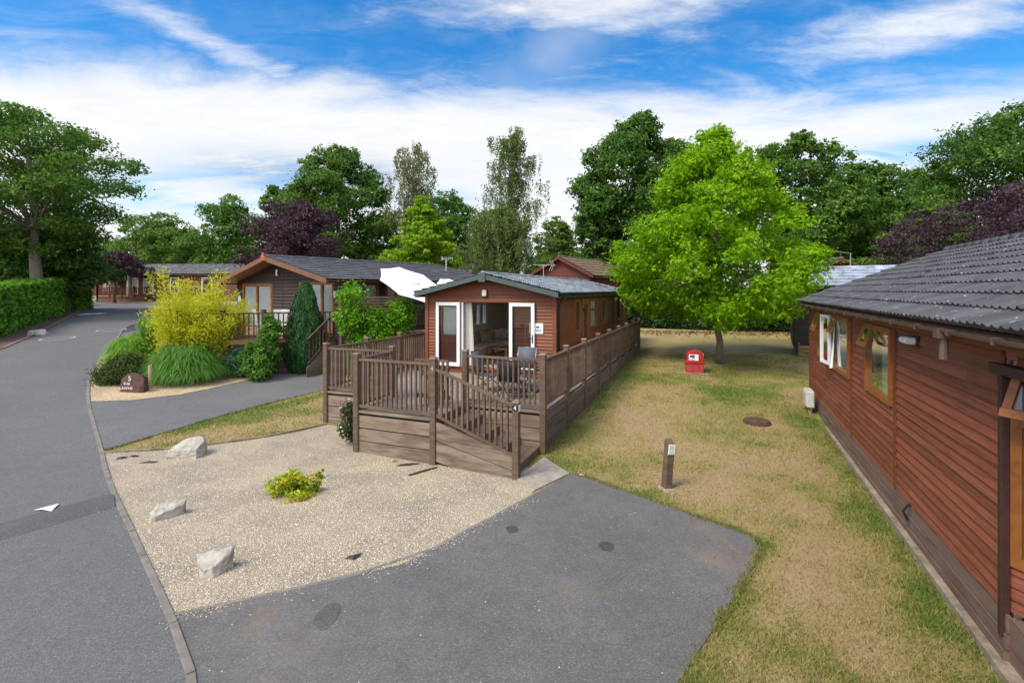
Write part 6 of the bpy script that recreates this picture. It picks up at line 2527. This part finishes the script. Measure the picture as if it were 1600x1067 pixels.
def shrub(name, label, x, y, r, h, n, leaf, m, seed, nl=10, cat='shrub', z=None, rl=.5, squash=.8, aspect=.6, flowers=None, stems=True, prof=dome, clump=.25, group=None, shell=.4, ry=1.):
    rng = np.random.default_rng(seed)
    zg = gzf(x, y) if z is None else z
    t = thing(name, label, cat, (x, y, zg), 0, group)
    lb = lobes_profile(rng, (0, 0, h * .12), h * .86, r, prof, nl, rl, squash)
    Q, Nn, tint, P = crown_leaves(rng, lb, n, clump, 18, .8, shell)
    Q[:, 1] *= ry
    Q[:, 2] = np.maximum(Q[:, 2], .01)
    leaf_mesh('foliage', Q, Nn, leaf * rng.uniform(.6, 1.3, len(Q)), tint, M[m], t, aspect, rng)
    if stems:
        mb = MB()
        for q_ in P[rng.choice(len(P), min(16, len(P)), replace=False)]:
            mb.tube([(0, 0, -.03), (q_[0] * .4, q_[1] * .4 * ry, q_[2] * .6), (q_[0], q_[1] * ry, q_[2])], [.012, .009, .004], 4, cap=False)
        mb.build('stems', M['bark'], t)
    if flowers:
        fm, fn, fs = flowers
        sel = rng.choice(len(Q), fn, replace=False)
        ctr = np.array([0, 0, h * .4])
        Fq = Q[sel] + unit(Q[sel] - ctr) * .03
        for q_ in Fq:
            mbf = MB()
            b = Vector(q_)
            nrm = Vector(unit((q_ - ctr)[None])[0] + np.array([0, -.4, .5])).normalized()
            u = nrm.orthogonal().normalized()
            w_ = nrm.cross(u)
            for kk in range(6):
                a = kk * math.pi / 3
                c1 = u * math.cos(a) + w_ * math.sin(a)
                c2 = u * math.cos(a + .5) + w_ * math.sin(a + .5)
                c3 = u * math.cos(a - .5) + w_ * math.sin(a - .5)
                mbf.add([b, b + c3 * fs * .6 + nrm * fs * .2, b + c1 * fs + nrm * fs * .1, b + c2 * fs * .6 + nrm * fs * .2], [(0, 1, 2, 3)])
            mbf.build('flower', M[fm], t)
    return t


x, y = gp(183, 602)
shrub('heather_shrub', 'low olive brown heather mound beside the name stone', x - .15, y + .5, .80, .66, 15000, .075, 'lf_heather', 81, 16, flowers=None, aspect=.4)
x, y = gp(362, 590)
shrub('dwarf_pine', 'low blue green dwarf pine right of the fountain grass', x + .05, y + .45, .72, .95, 13000, .11, 'lf_bluepine', 82, 14, cat='dwarf pine', aspect=.3)
x, y = gp(392, 582)
shrub('dwarf_pine', 'small blue green dwarf pine lobe nearest the drive', x - .15, y + .5, .45, .62, 6000, .10, 'lf_bluepine', 83, 9, cat='dwarf pine', aspect=.3)
shrub('rose_bush', 'low green bush with small white flowers nearest the side driveway', -8.75, 17.0, .50, .95, 6000, .085, 'lf_shrub', 84, 14, flowers=('petal_white', 30, .03))
shrub('rose_bush', 'taller green bush with white blooms against the deck rail', -8.60, 17.5, .48, 2.2, 7500, .09, 'lf_shrub', 85, 16, flowers=('petal_white', 24, .03), prof=round_)
shrub('rose_bush', 'dark leafy bush between the bamboo and the flowering bushes', -9.15, 17.25, .42, 1.2, 4500, .085, 'lf_shrub', 87, 12)
x, y = gp(495, 580)
shrub('shrub', 'small green weedy shrub between the cypress and the deck corner', x + .3, y + .2, .35, .6, 1600, .06, 'lf_shrub', 86, 6)


# cypress: upright sprays
def cypress(label, px, py, r, h, n, seed):
    rng = np.random.default_rng(seed)
    x, y = gp(px, py)
    y += r * .7
    x = x * y / (y - r * .7)
    t = thing('cypress_tree', label, 'tree', (x, y, gzf(x, y)))
    f = rng.random(n)
    prof = np.interp(f, [0, .18, .45, .72, .9, 1.], [.70, 1., .82, .56, .33, .06])
    a = rng.random(n) * 2 * np.pi
    nub = .74 + .40 * vnoise(a * 4, f * 7, 1.)
    rad = r * prof * nub * (.55 + .45 * rng.random(n) ** .4)
    Q = np.stack([rad * np.cos(a), rad * np.sin(a), .05 + f * h], 1)
    Nn = np.stack([np.cos(a), np.sin(a), np.full(n, .1)], 1) + rng.normal(size=(n, 3)) * .5
    td = np.stack([np.cos(a) * .25, np.sin(a) * .25, np.ones(n)], 1)
    tint = np.clip(vnoise(a * 6, f * 9, 1.3) * 1.0 + rng.normal(0, .12, n), 0, 1)
    leaf_mesh('foliage', Q, Nn, .15 * rng.uniform(.6, 1.3, n), tint, M['lf_conifer'], t, .24, rng, tdir=td)
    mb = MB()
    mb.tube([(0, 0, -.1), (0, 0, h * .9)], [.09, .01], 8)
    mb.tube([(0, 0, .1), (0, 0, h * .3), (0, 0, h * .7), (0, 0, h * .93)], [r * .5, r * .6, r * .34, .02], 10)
    mb.build('trunk', M['core_dark'], t)


cypress('dark green upright cypress beside the side driveway', 478, 586, .86, 3.32, 30000, 91)

# climber on the trellis
rng = np.random.default_rng(92)
ctr_ = (ta_ + tb_) / 2
tcl = thing('climbing_plant', 'bright green climbing plant covering the trellis beside the deck', 'climber', (ctr_.x, ctr_.y, gzf(ctr_.x, ctr_.y)))
ta2 = Vector((-6.35, 18.3)) - ctr_
tb2 = Vector((-4.35, 19.35)) - ctr_
lb = []
for i in range(30):
    s_ = rng.random()
    c = ta2.lerp(tb2, s_)
    hmax = 3.0 + .35 * math.sin(s_ * 7) + (.2 if s_ < .3 else -.1)
    z = rng.uniform(.9 if s_ < .6 else 1.6, hmax) - gzf(ctr_.x, ctr_.y) - .2
    lb.append((np.array([c.x + .1, c.y - .15, z]), np.array([.42, .30, .38]) * rng.uniform(.8, 1.2)))
Q, Nn, tint, PP = crown_leaves(rng, lb, 15000, .28, 18, .9, .5)
leaf_mesh('foliage', Q, Nn, .11 * rng.uniform(.6, 1.3, len(Q)), tint, M['lf_climber'], tcl, .6, rng)
mb = MB()
for q_ in PP[rng.choice(len(PP), 14, replace=False)]:
    mb.tube([(q_[0] * .5, q_[1] * .5, -.1), (q_[0] * .8, q_[1] * .8, q_[2] * .5), tuple(q_)], [.014, .01, .005], 4, cap=False)
mb.build('stems', M['bark'], tcl)

# flowering bush at the deck corner, marigolds on the gravel
shrub('flowering_bush', 'small dusty bush with white flowers against the deck skirting', -3.62, 11.15, .36, .92, 3600, .05, 'lf_evergreen', 93, 9, flowers=('petal_white', 90, .024), prof=round_)
x, y = gp(452, 778)
shrub('marigold_patch', 'yellow green marigold patch flowering on the gravel bed', x, y + .12, .50, .26, 1500, .085, 'lf_marigold', 94, 12, cat='flowers', rl=.42, aspect=.42, flowers=('petal_orange', 34, .026), ry=.7)
x2, y2 = gp(499, 748)
shrub('marigold_patch', 'tiny marigold sprig right of the main marigold patch', x2, y2, .12, .16, 130, .07, 'lf_marigold', 95, 4, cat='flowers', aspect=.42, flowers=('petal_orange', 4, .022))

# ------------------------------------------------------------------ boulders and the name stone


def boulder(label, pts, loc, rz, seed, m='stone', name='boulder', cuts=3, rough=.022, grp='white boulders on the gravel bed', scl=1.):
    bm = bmesh.new()
    for p in pts: bm.verts.new(p)
    r = bmesh.ops.convex_hull(bm, input=bm.verts[:])
    junk = list({g for g in r['geom_interior'] + r['geom_unused'] if isinstance(g, bmesh.types.BMVert)})
    if junk: bmesh.ops.delete(bm, geom=junk, context='VERTS')
    bmesh.ops.bevel(bm, geom=bm.edges[:], offset=.008, segments=1, affect='EDGES', clamp_overlap=True)
    bmesh.ops.triangulate(bm, faces=bm.faces[:])
    for _ in range(cuts):
        long_ = [e for e in bm.edges if e.calc_length() > .05]
        if long_: bmesh.ops.subdivide_edges(bm, edges=long_, cuts=1)
        bmesh.ops.triangulate(bm, faces=bm.faces[:])
    bm.normal_update()
    for v in bm.verts:
        n = mnoise.noise(v.co * 7 + Vector((seed, 0, 0))) + .5 * mnoise.noise(v.co * 19 + Vector((seed, 3, 0))) + .3 * mnoise.noise(v.co * 45)
        v.co += v.normal * n * rough
    me = bpy.data.meshes.new(name)
    bm.to_mesh(me)
    bm.free()
    o_ = link_mesh(name, me, M[m], None, True)
    for pg in me.polygons: pg.use_smooth = False
    o_.location = loc
    o_.scale = (scl,) * 3
    o_.rotation_euler = (0, 0, rz)
    return tag(o_, label, 'boulder' if name == 'boulder' else 'stone', grp)


x, y = gp(285, 719)
boulder('squarish pale boulder at the back of the gravel bed', [(-.36, -.22, -.05), (.32, -.22, -.05), (.34, .2, -.05), (-.34, .2, -.05), (-.36, -.2, .20), (.31, -.21, .26), (.35, .05, .36), (.22, .2, .42), (.02, .22, .43), (-.20, .18, .36), (-.36, .1, .25), (.33, .2, .3)], (x + -0.03, y + .22, 0), .05, 1, scl=0.88)
x, y = gp(251, 818)
boulder('wedge shaped grey boulder beside the road kerb', [(-.17, -.22, -.05), (-.02, -.26, -.05), (.30, .10, -.05), (.26, .22, -.05), (-.22, .0, -.05), (-.20, -.16, .14), (-.02, -.27, .12), (-.17, .02, .23), (.02, .12, .27), (.30, .20, .28), (.30, .08, .20), (-.10, -.19, .17)], (x + .02 + -0.1, y + .22, 0), 0, 2, scl=0.76)
x, y = gp(340, 906)
boulder('nearest boulder with a flat triangular white top', [(-.24, .06, -.05), (-.02, -.15, -.05), (.12, -.12, -.05), (.22, .14, -.05), (.05, .26, -.05), (-.24, .06, .22), (-.20, .0, .18), (0, -.15, .13), (.10, -.12, .14), (.22, .16, .30), (.16, .14, .29), (.2, .05, .2), (-.18, .15, .23)], (x - .02 + -0.14, y + .13, 0), -.05, 3, scl=0.92)
x, y = gp(100, 0) if False else gp(54, 524)
boulder('flat pale stone under the left hedge', [(-.4, -.2, -.05), (.4, -.2, -.05), (.4, .2, -.05), (-.4, .2, -.05), (-.3, -.18, .25), (.35, -.15, .18), (.2, .2, .28), (-.3, .15, .22)], (x, y + .2, gzf(x, y)), .3, 4)
x, y = gp(206, 613)
ns = boulder('round brown name stone with white lettering at the garden bed corner', [(-.36, -.02, 0), (-.28, -.06, -.06), (.22, -.06, -.06), (.36, 0, .05), (.38, 0, .38), (.28, 0, .52), (.08, 0, .60), (-.12, 0, .56), (-.32, 0, .40), (-.37, 0, .2), (-.3, .3, -.06), (.3, .3, -.06), (.3, .26, .42), (-.22, .26, .42)], (x, y, gzf(x, y)), .0, 5, 'name_stone', 'name_stone', 2, .010, None)
nr = (R_(90), 0, 0)
text('lettering', '5', .20, M['white_ink'], ns, (-.02, -.060, .42), nr)
text('lettering', 'THE', .115, M['white_ink'], ns, (-.10, -.072, .265), nr)
text('lettering', 'LAWNS', .115, M['white_ink'], ns, (-.11, -.082, .135), nr)
lg = thing('timber_stake', 'short pale log stake behind the brown name stone', 'stake', (x + .2, y + .48, gzf(x, y)))
mb = MB()
mb.tube([(0, 0, -.1), (0, 0, .74)], .055, 12)
mb.build('stake', M['stake'], lg)

# ------------------------------------------------------------------ lawn furniture
x, y = gp(1041, 763)
bo = thing('marker_post', 'leaning dark timber marker post with white and green plaque on the lawn', 'post', (x, y, 0))
bo.rotation_euler = (R_(-1.5), R_(6.0), R_(14))
mb = MB()
mb.hexa([(-.068, -.068, -.2), (.068, -.068, -.2), (.068, .068, -.2), (-.068, .068, -.2), (-.068, -.068, .80), (.068, -.068, .80), (.068, .068, .86), (-.068, .068, .86)])
mb.build('post', M['deck_post'], bo, bevel=.008)
mb = MB()
mb.box(-.062, .062, -.078, -.069, .60, .785)
pq = mb.build('plaque', M['paper'], bo)
mb = MB()
mb.box(-.030, -.022, -.081, -.078, .71, .755)
mb.box(.024, .032, -.081, -.078, .71, .755)
mb.box(-.022, .024, -.081, -.078, .745, .755)
mb.box(-.022, .024, -.081, -.078, .71, .72)
mb.box(-.062, .062, -.081, -.078, .60, .618)
mb.build('lettering', M['green_ink'], pq)
mb = MB()
mb.box(-.04, .04, -.0805, -.078, .63, .636)
mb.box(-.04, .04, -.0805, -.078, .65, .656)
mb.box(-.04, .035, -.0805, -.078, .67, .676)
mb.build('lettering', M['grey_ink'], pq)
mb = MB()
mb.lathe([(.17, -.03), (.15, .012), (.06, .02)], 14)
mb.build('footing', M['concrete'], bo)

x, y = gp(1089, 584)
rb = thing('fire_point', 'red plastic fire box with white labels on the lawn before the sweetgum', 'fire box', (x, y + .25, gzf(x, y)), R_(-16))
mb = MB()
mb.box(-.31, .31, -.26, .26, 0, .36)
mb.build('body', M['red_faded'], rb, bevel=.03)
mb = MB()
prof_ = [(-.30, .36), (-.36, .36), (-.34, .44), (-.30, .46), (-.285, .72), (-.22, .81), (-.08, .85), (.1, .85), (.24, .81), (.285, .74), (.30, .46), (.34, .44), (.36, .36)]
vs = [(xx, -.28, z) for xx, z in prof_] + [(xx, .28, z) for xx, z in prof_]
n = len(prof_)
mb.add(vs, [list(range(n))[::-1], [n + i for i in range(n)]] + [[i, (i + 1) % n, n + (i + 1) % n, n + i] for i in range(n)])
lid = mb.build('lid', M['red_paint'], rb, bevel=.03)
mb = MB()
mb.box(-.22, .12, -.292, -.281, .49, .72)
lb_ = mb.build('label', M['paper'], lid)
mb = MB()
mb.add([(-.20 + .19 * u, -.294, .60 + .1 * v) for u, v in ((0, .1), (.4, 0), (.95, -.35), (1, .7), (.8, 1), (.3, .9), (.05, .6))], [tuple(range(7))])
mb.build('emblem', M['blue_ink'], lb_)
mb = MB()
mb.box(-.2, .0, -.2945, -.2925, .508, .53)
mb.build('lettering', M['red_ink'], lb_)
mb = MB()
mb.box(.292, .312, -.12, .10, .54, .73)
l2 = mb.build('label', M['paper'], lid)
mb = MB()
mb.box(.3125, .314, -.06, .02, .60, .70)
mb.build('emblem', M['black_ink'], l2)
mb = MB()
mb.box(-.40, .46, -.34, .36, -.08, .025)
mb.build('plinth', M['concrete'], rb)

x, y = gp(1187, 664)
mh = thing('manhole_cover', 'raised round rusty brown drain cover on the lawn', 'manhole', (x, y + .15, gzf(x, y)))
mb = MB()
mb.lathe([(.325, -.05), (.325, .055), (.315, .06)], 32)
mb.build('rim', M['iron'], mh)
mb = MB()
mb.lathe([(.295, .05), (.30, .085), (.285, .092), (.20, .094), (.19, .10), (.03, .10)], 32)
mb.build('lid', M['iron'], mh)

x, y = gp(491, 580)
gn = thing('garden_ornament', 'small pink and white garden ornament at the foot of the cypress', 'ornament', (x, y, gzf(x, y)))
mb = MB()
mb.lathe([(.10, 0), (.12, .08), (.09, .17), (.05, .22)], 12, (-.06, 0))
mb.build('body', M['pink'], gn, smooth=True)
mb = MB()
mb.lathe([(.085, 0), (.08, .12), (.075, .2), (.045, .3), (.008, .40)], 12, (.08, .02))
mb.build('hood', M['white_pvc'], gn, smooth=True)

sl_ = thing('timber_sleeper', 'golden timber sleeper steps below the raised deck', 'sleepers', (*gp(425, 577), gzf(*gp(425, 577))))
mb = MB()
mb.box(-.6, .75, .0, .16, -.1, .17)
mb.build('sleeper', M['log'], sl_, bevel=.02)
mb = MB()
mb.box(-.7, .6, .24, .42, -.05, .36)
mb.build('sleeper', M['log'], sl_, bevel=.02)


def scrap(label, px, py, poly, m, rz=0., cat='scrap', z=.018, name='membrane_scrap', grp=None):
    x, y = gp(px, py)
    rr2 = random.Random(int(px))
    bm = bmesh.new()
    vs = [bm.verts.new((a, b, rr2.uniform(.0, .02))) for a, b in poly]
    c = bm.verts.new((sum(p[0] for p in poly) / len(poly), sum(p[1] for p in poly) / len(poly), .03))
    for i in range(len(vs)): bm.faces.new((vs[i], vs[(i + 1) % len(vs)], c))
    me = bpy.data.meshes.new(name)
    bm.to_mesh(me)
    bm.free()
    o_ = link_mesh(name, me, M[m])
    sm = o_.modifiers.new('thick', 'SOLIDIFY')
    sm.thickness = .006
    o_.location = (x, y, gzf(x, y) + z)
    o_.rotation_euler = (0, 0, rz)
    return tag(o_, label, cat, grp)


TRI = [(-.1, -.03), (.03, -.05), (.11, .02), (.02, .05), (-.05, .03)]
gs_ = 'black weed membrane scraps in the gravel'
scrap('torn black weed membrane scrap near the drive edge', 552, 873, [(-.10, -.03), (-.01, -.04), (.02, -.06), (.10, .10), (.0, .02), (-.05, .03)], 'membrane', 0, grp=gs_)
scrap('long black strip of weed membrane at the deck foot', 662, 738, [(-.28, -.16), (-.24, -.19), (.24, .16), (.26, .20), (.18, .16)], 'membrane', .1, grp=gs_)
scrap('dark buckled membrane patch left of the long strip', 637, 728, [(-.22, -.07), (.05, -.04), (.24, .08), (.1, .09), (-.12, .02)], 'membrane', .0, grp=gs_)
scrap('black membrane scrap left of the squarish boulder, nearest the kerb', 190, 717, TRI, 'membrane', .2, grp=gs_)
scrap('black membrane scrap left of the squarish boulder, middle one', 210, 714, TRI, 'membrane', -.3, grp=gs_)
scrap('black membrane scrap just before the squarish boulder', 232, 724, [(-.16, -.03), (.1, -.02), (.18, .03), (-.02, .05)], 'membrane', .1, grp=gs_)
scrap('salmon pink plastic scrap at the corner of the driveway', 908, 744, [(-.06, -.05), (.06, -.045), (.05, .06), (-.045, .05)], 'pink', .3, name='plastic_scrap')
scrap('small red leaf scrap by the deck corner on the gravel', 617, 722, [(-.05, -.03), (.05, -.02), (.04, .04), (-.03, .03)], 'brick_red', .3, name='leaf_scrap')
scrap('pale wood chip on the lawn right of the marker post', 1223, 744, [(-.10, .03), (-.03, -.01), (.11, -.04), (.06, .015)], 'log', .0, name='wood_chip')

# ------------------------------------------------------------------ grass blades and loose pebbles
rng = np.random.default_rng(101)
n = 620000
u = rng.random(n)
Yb = 3.3 + 19 * u ** 1.7
Xb = Yb * ((rng.random(n) * (1600 - 150) + 150 - 800) / FP)
bad = in_poly(drive_poly, Xb, Yb) | in_poly(gravel_poly, Xb, Yb) | in_poly(side_poly, Xb, Yb) | in_poly(road_poly, Xb, Yb) | in_poly(bed_poly, Xb, Yb) | in_poly(pad_poly, Xb, Yb)
dkp = [mloc(-.75, -3.75)[:2], mloc(1.35, -3.75)[:2], mloc(1.35, -5.15)[:2], mloc(5.16, -5.2)[:2], mloc(5.2, -3.7)[:2], mloc(5.26, 10.5)[:2], mloc(4.2, 13)[:2], mloc(0, 13)[:2], mloc(-.8, 1.4)[:2]]
bad |= in_poly(dkp, Xb, Yb)
wside = (Xb - RO[0]) - .427 * (Yb - RO[1]) > -.20                # under the right lodge
bad |= wside & (Yb < 15.2)
Xb, Yb = Xb[~bad], Yb[~bad]
g = greenness(Xb, Yb)
keep = rng.random(len(Xb)) < (.6 + .4 * g)
Xb, Yb, g = Xb[keep], Yb[keep], g[keep]
n = len(Xb)
hb = (.018 + .028 * rng.random(n)) * (.75 + .7 * g) * (1 + Yb * .012)
wb = .0034 * (1 + Yb * .10) * rng.uniform(.7, 1.3, n)
a = rng.random(n) * 2 * np.pi
ln = rng.normal(0, .6, (n, 2)) * hb[:, None]
zb_ = gz(Xb, Yb)
V = np.stack([np.stack([Xb - wb * np.cos(a), Yb - wb * np.sin(a), zb_ - .004], 1), np.stack([Xb + wb * np.cos(a), Yb + wb * np.sin(a), zb_ - .004], 1), np.stack([Xb + ln[:, 0], Yb + ln[:, 1], zb_ + hb], 1)], 1).reshape(-1, 3)
gr = np_mesh('grass', V, np.arange(3 * n).reshape(n, 3), M['blade'], None, {'green': np.repeat(g, 3)})
tag(gr, 'short patchy lawn grass, straw and green', 'grass', kind='stuff')

n = 42000
Yp = 4.2 + 8.6 * rng.random(n) ** 1.2
Xp = Yp * ((rng.random(n) * 720 + 150 - 800) / FP)
ok_ = in_poly(gravel_poly, Xp, Yp) & ~in_poly(dkp, Xp, Yp)
Xp, Yp = Xp[ok_], Yp[ok_]
n = len(Xp)
oct_v = np.array([(1, 0, 0), (.4, .9, 0), (-.6, .7, 0), (-1, -.1, 0), (-.3, -.9, 0), (.6, -.75, 0), (.1, .1, .8), (0, 0, -.5)], float)
oct_f = np.array([(i, (i + 1) % 6, 6) for i in range(6)])
sc = rng.uniform(.005, .0115, n)
a = rng.random(n) * 2 * np.pi
ca_, sa_ = np.cos(a)[:, None], np.sin(a)[:, None]
el = rng.uniform(.6, 1.2, (n, 1))
vx = oct_v[None, :, 0] * el
vy = oct_v[None, :, 1]
V = np.stack([Xp[:, None] + sc[:, None] * (vx * ca_ - vy * sa_), Yp[:, None] + sc[:, None] * (vx * sa_ + vy * ca_), gz(Xp, Yp)[:, None] + .011 + sc[:, None] * oct_v[None, :, 2]], -1).reshape(-1, 3)
Fc = (oct_f[None] + (np.arange(n) * 8)[:, None, None]).reshape(-1, 3)
pbl = np_mesh('pebbles', V, Fc, M['pebble'])
tag(pbl, 'loose tan and grey pebbles on the gravel bed', 'gravel', kind='stuff')
# ragged longer grass along the edges of tarmac, concrete, boards and kerbs


def fringe(line, n, wd, hmin, hmax, side=0.):
    P2 = np.array(line)
    L_ = np.linalg.norm(np.diff(P2, axis=0), axis=1)
    i = rng.choice(len(L_), n, p=L_ / L_.sum())
    t_ = rng.random(n)[:, None]
    B_ = P2[i] + (P2[i + 1] - P2[i]) * t_
    d_ = unit(P2[i + 1] - P2[i])
    nn_ = np.stack([-d_[:, 1], d_[:, 0]], 1)
    cl_ = vnoise(B_[:, 0], B_[:, 1], 3.1)
    kp = rng.random(n) < np.clip((cl_ - .25) * 1.8, .08, 1)
    B_ = (B_ + nn_ * (rng.normal(0, wd, n) + side)[:, None])[kp]
    return B_, (hmin + (hmax - hmin) * rng.random(n) ** 1.6)[kp]


fr_ = [fringe(drive_far, 20000, .035, .015, .065, .0), fringe([(4.30, 4.2), (7.66, 12.1)], 14000, .05, .02, .08), fringe([mloc(5.24, -3.7)[:2], mloc(5.33, 10.4)[:2]], 9000, .05, .03, .11),
       fringe(gravel_top, 5000, .04, .02, .06, .05), fringe(side_bot, 6000, .04, .02, .06)]
fp = np.concatenate([f_[0] for f_ in fr_])
fh = np.concatenate([f_[1] for f_ in fr_])
n = len(fp)
a = rng.random(n) * 2 * np.pi
wb = .0036 * (1 + fp[:, 1] * .08)
ln = rng.normal(0, .5, (n, 2)) * fh[:, None]
z3 = gz(fp[:, 0], fp[:, 1])
V = np.stack([np.stack([fp[:, 0] - wb * np.cos(a), fp[:, 1] - wb * np.sin(a), z3], 1), np.stack([fp[:, 0] + wb * np.cos(a), fp[:, 1] + wb * np.sin(a), z3], 1), np.stack([fp[:, 0] + ln[:, 0], fp[:, 1] + ln[:, 1], z3 + fh], 1)], 1).reshape(-1, 3)
gr2 = np_mesh('grass_edge', V, np.arange(3 * n).reshape(n, 3), M['blade'], None, {'green': np.repeat(np.clip(rng.normal(.68, .18, n), 0, 1), 3)})
tag(gr2, 'longer ragged grass along the edges of the drive and boards', 'grass', kind='stuff')
n = 420
Yl = 3.6 + 14 * rng.random(n) ** 1.4
Xl = Yl * rng.uniform(.02, .95, n)
okl = ~(in_poly(dkp, Xl, Yl) | ((Xl - RO[0]) - .427 * (Yl - RO[1]) > -.25)) & ~(in_poly(drive_poly, Xl, Yl) & (rng.random(n) > .12))
Xl, Yl = Xl[okl], Yl[okl]
n = len(Xl)
lf2 = leaf_mesh('leaf_litter', np.stack([Xl, Yl, gz(Xl, Yl) + .028], 1), np.tile(np.array([[0, 0, 1.]]), (n, 1)) + rng.normal(size=(n, 3)) * .3, rng.uniform(.025, .06, n), rng.random(n), M['leaf_litter'], None, .55, rng)
tag(lf2, 'small dry leaves scattered over the lawn and drive', 'leaves', kind='stuff')
sp1, sp2 = fringe(drive_near, 1500, .10, 0, 1, 0)[0], fringe(kerb_line[:60], 900, .09, 0, 1, 0)[0]
n3 = 160
sp3 = np.stack([rng.uniform(-3, 3, n3), rng.uniform(3.6, 8.5, n3)], 1)
sp = np.concatenate([sp1, sp2, sp3])
n = len(sp)
sc = rng.uniform(.003, .009, n)
V = (np.stack([sp[:, 0], sp[:, 1], gz(sp[:, 0], sp[:, 1]) + .019], 1)[:, None, :] + sc[:, None, None] * oct_v[None]).reshape(-1, 3)
st2 = np_mesh('loose_gravel', V, (oct_f[None] + (np.arange(n) * 8)[:, None, None]).reshape(-1, 3), M['pebble'])
tag(st2, 'stray gravel stones spilled over the drive and kerb', 'gravel', kind='stuff')
# fallen leaves under the back hedge
n = 900
Xl = rng.uniform(6.5, 17, n)
Yl = 31.0 - .12 * (Xl - 8) - np.abs(rng.normal(0, 1.1, n))
lf = leaf_mesh('leaf_litter', np.stack([Xl, Yl, gz(Xl, Yl) + .02], 1), np.tile(np.array([[0, 0, 1.]]), (n, 1)) + rng.normal(size=(n, 3)) * .3, .14, rng.random(n), M['leaf_litter'], None, .7, rng)
tag(lf, 'fallen brown leaves along the foot of the back hedge', 'leaves', kind='stuff')
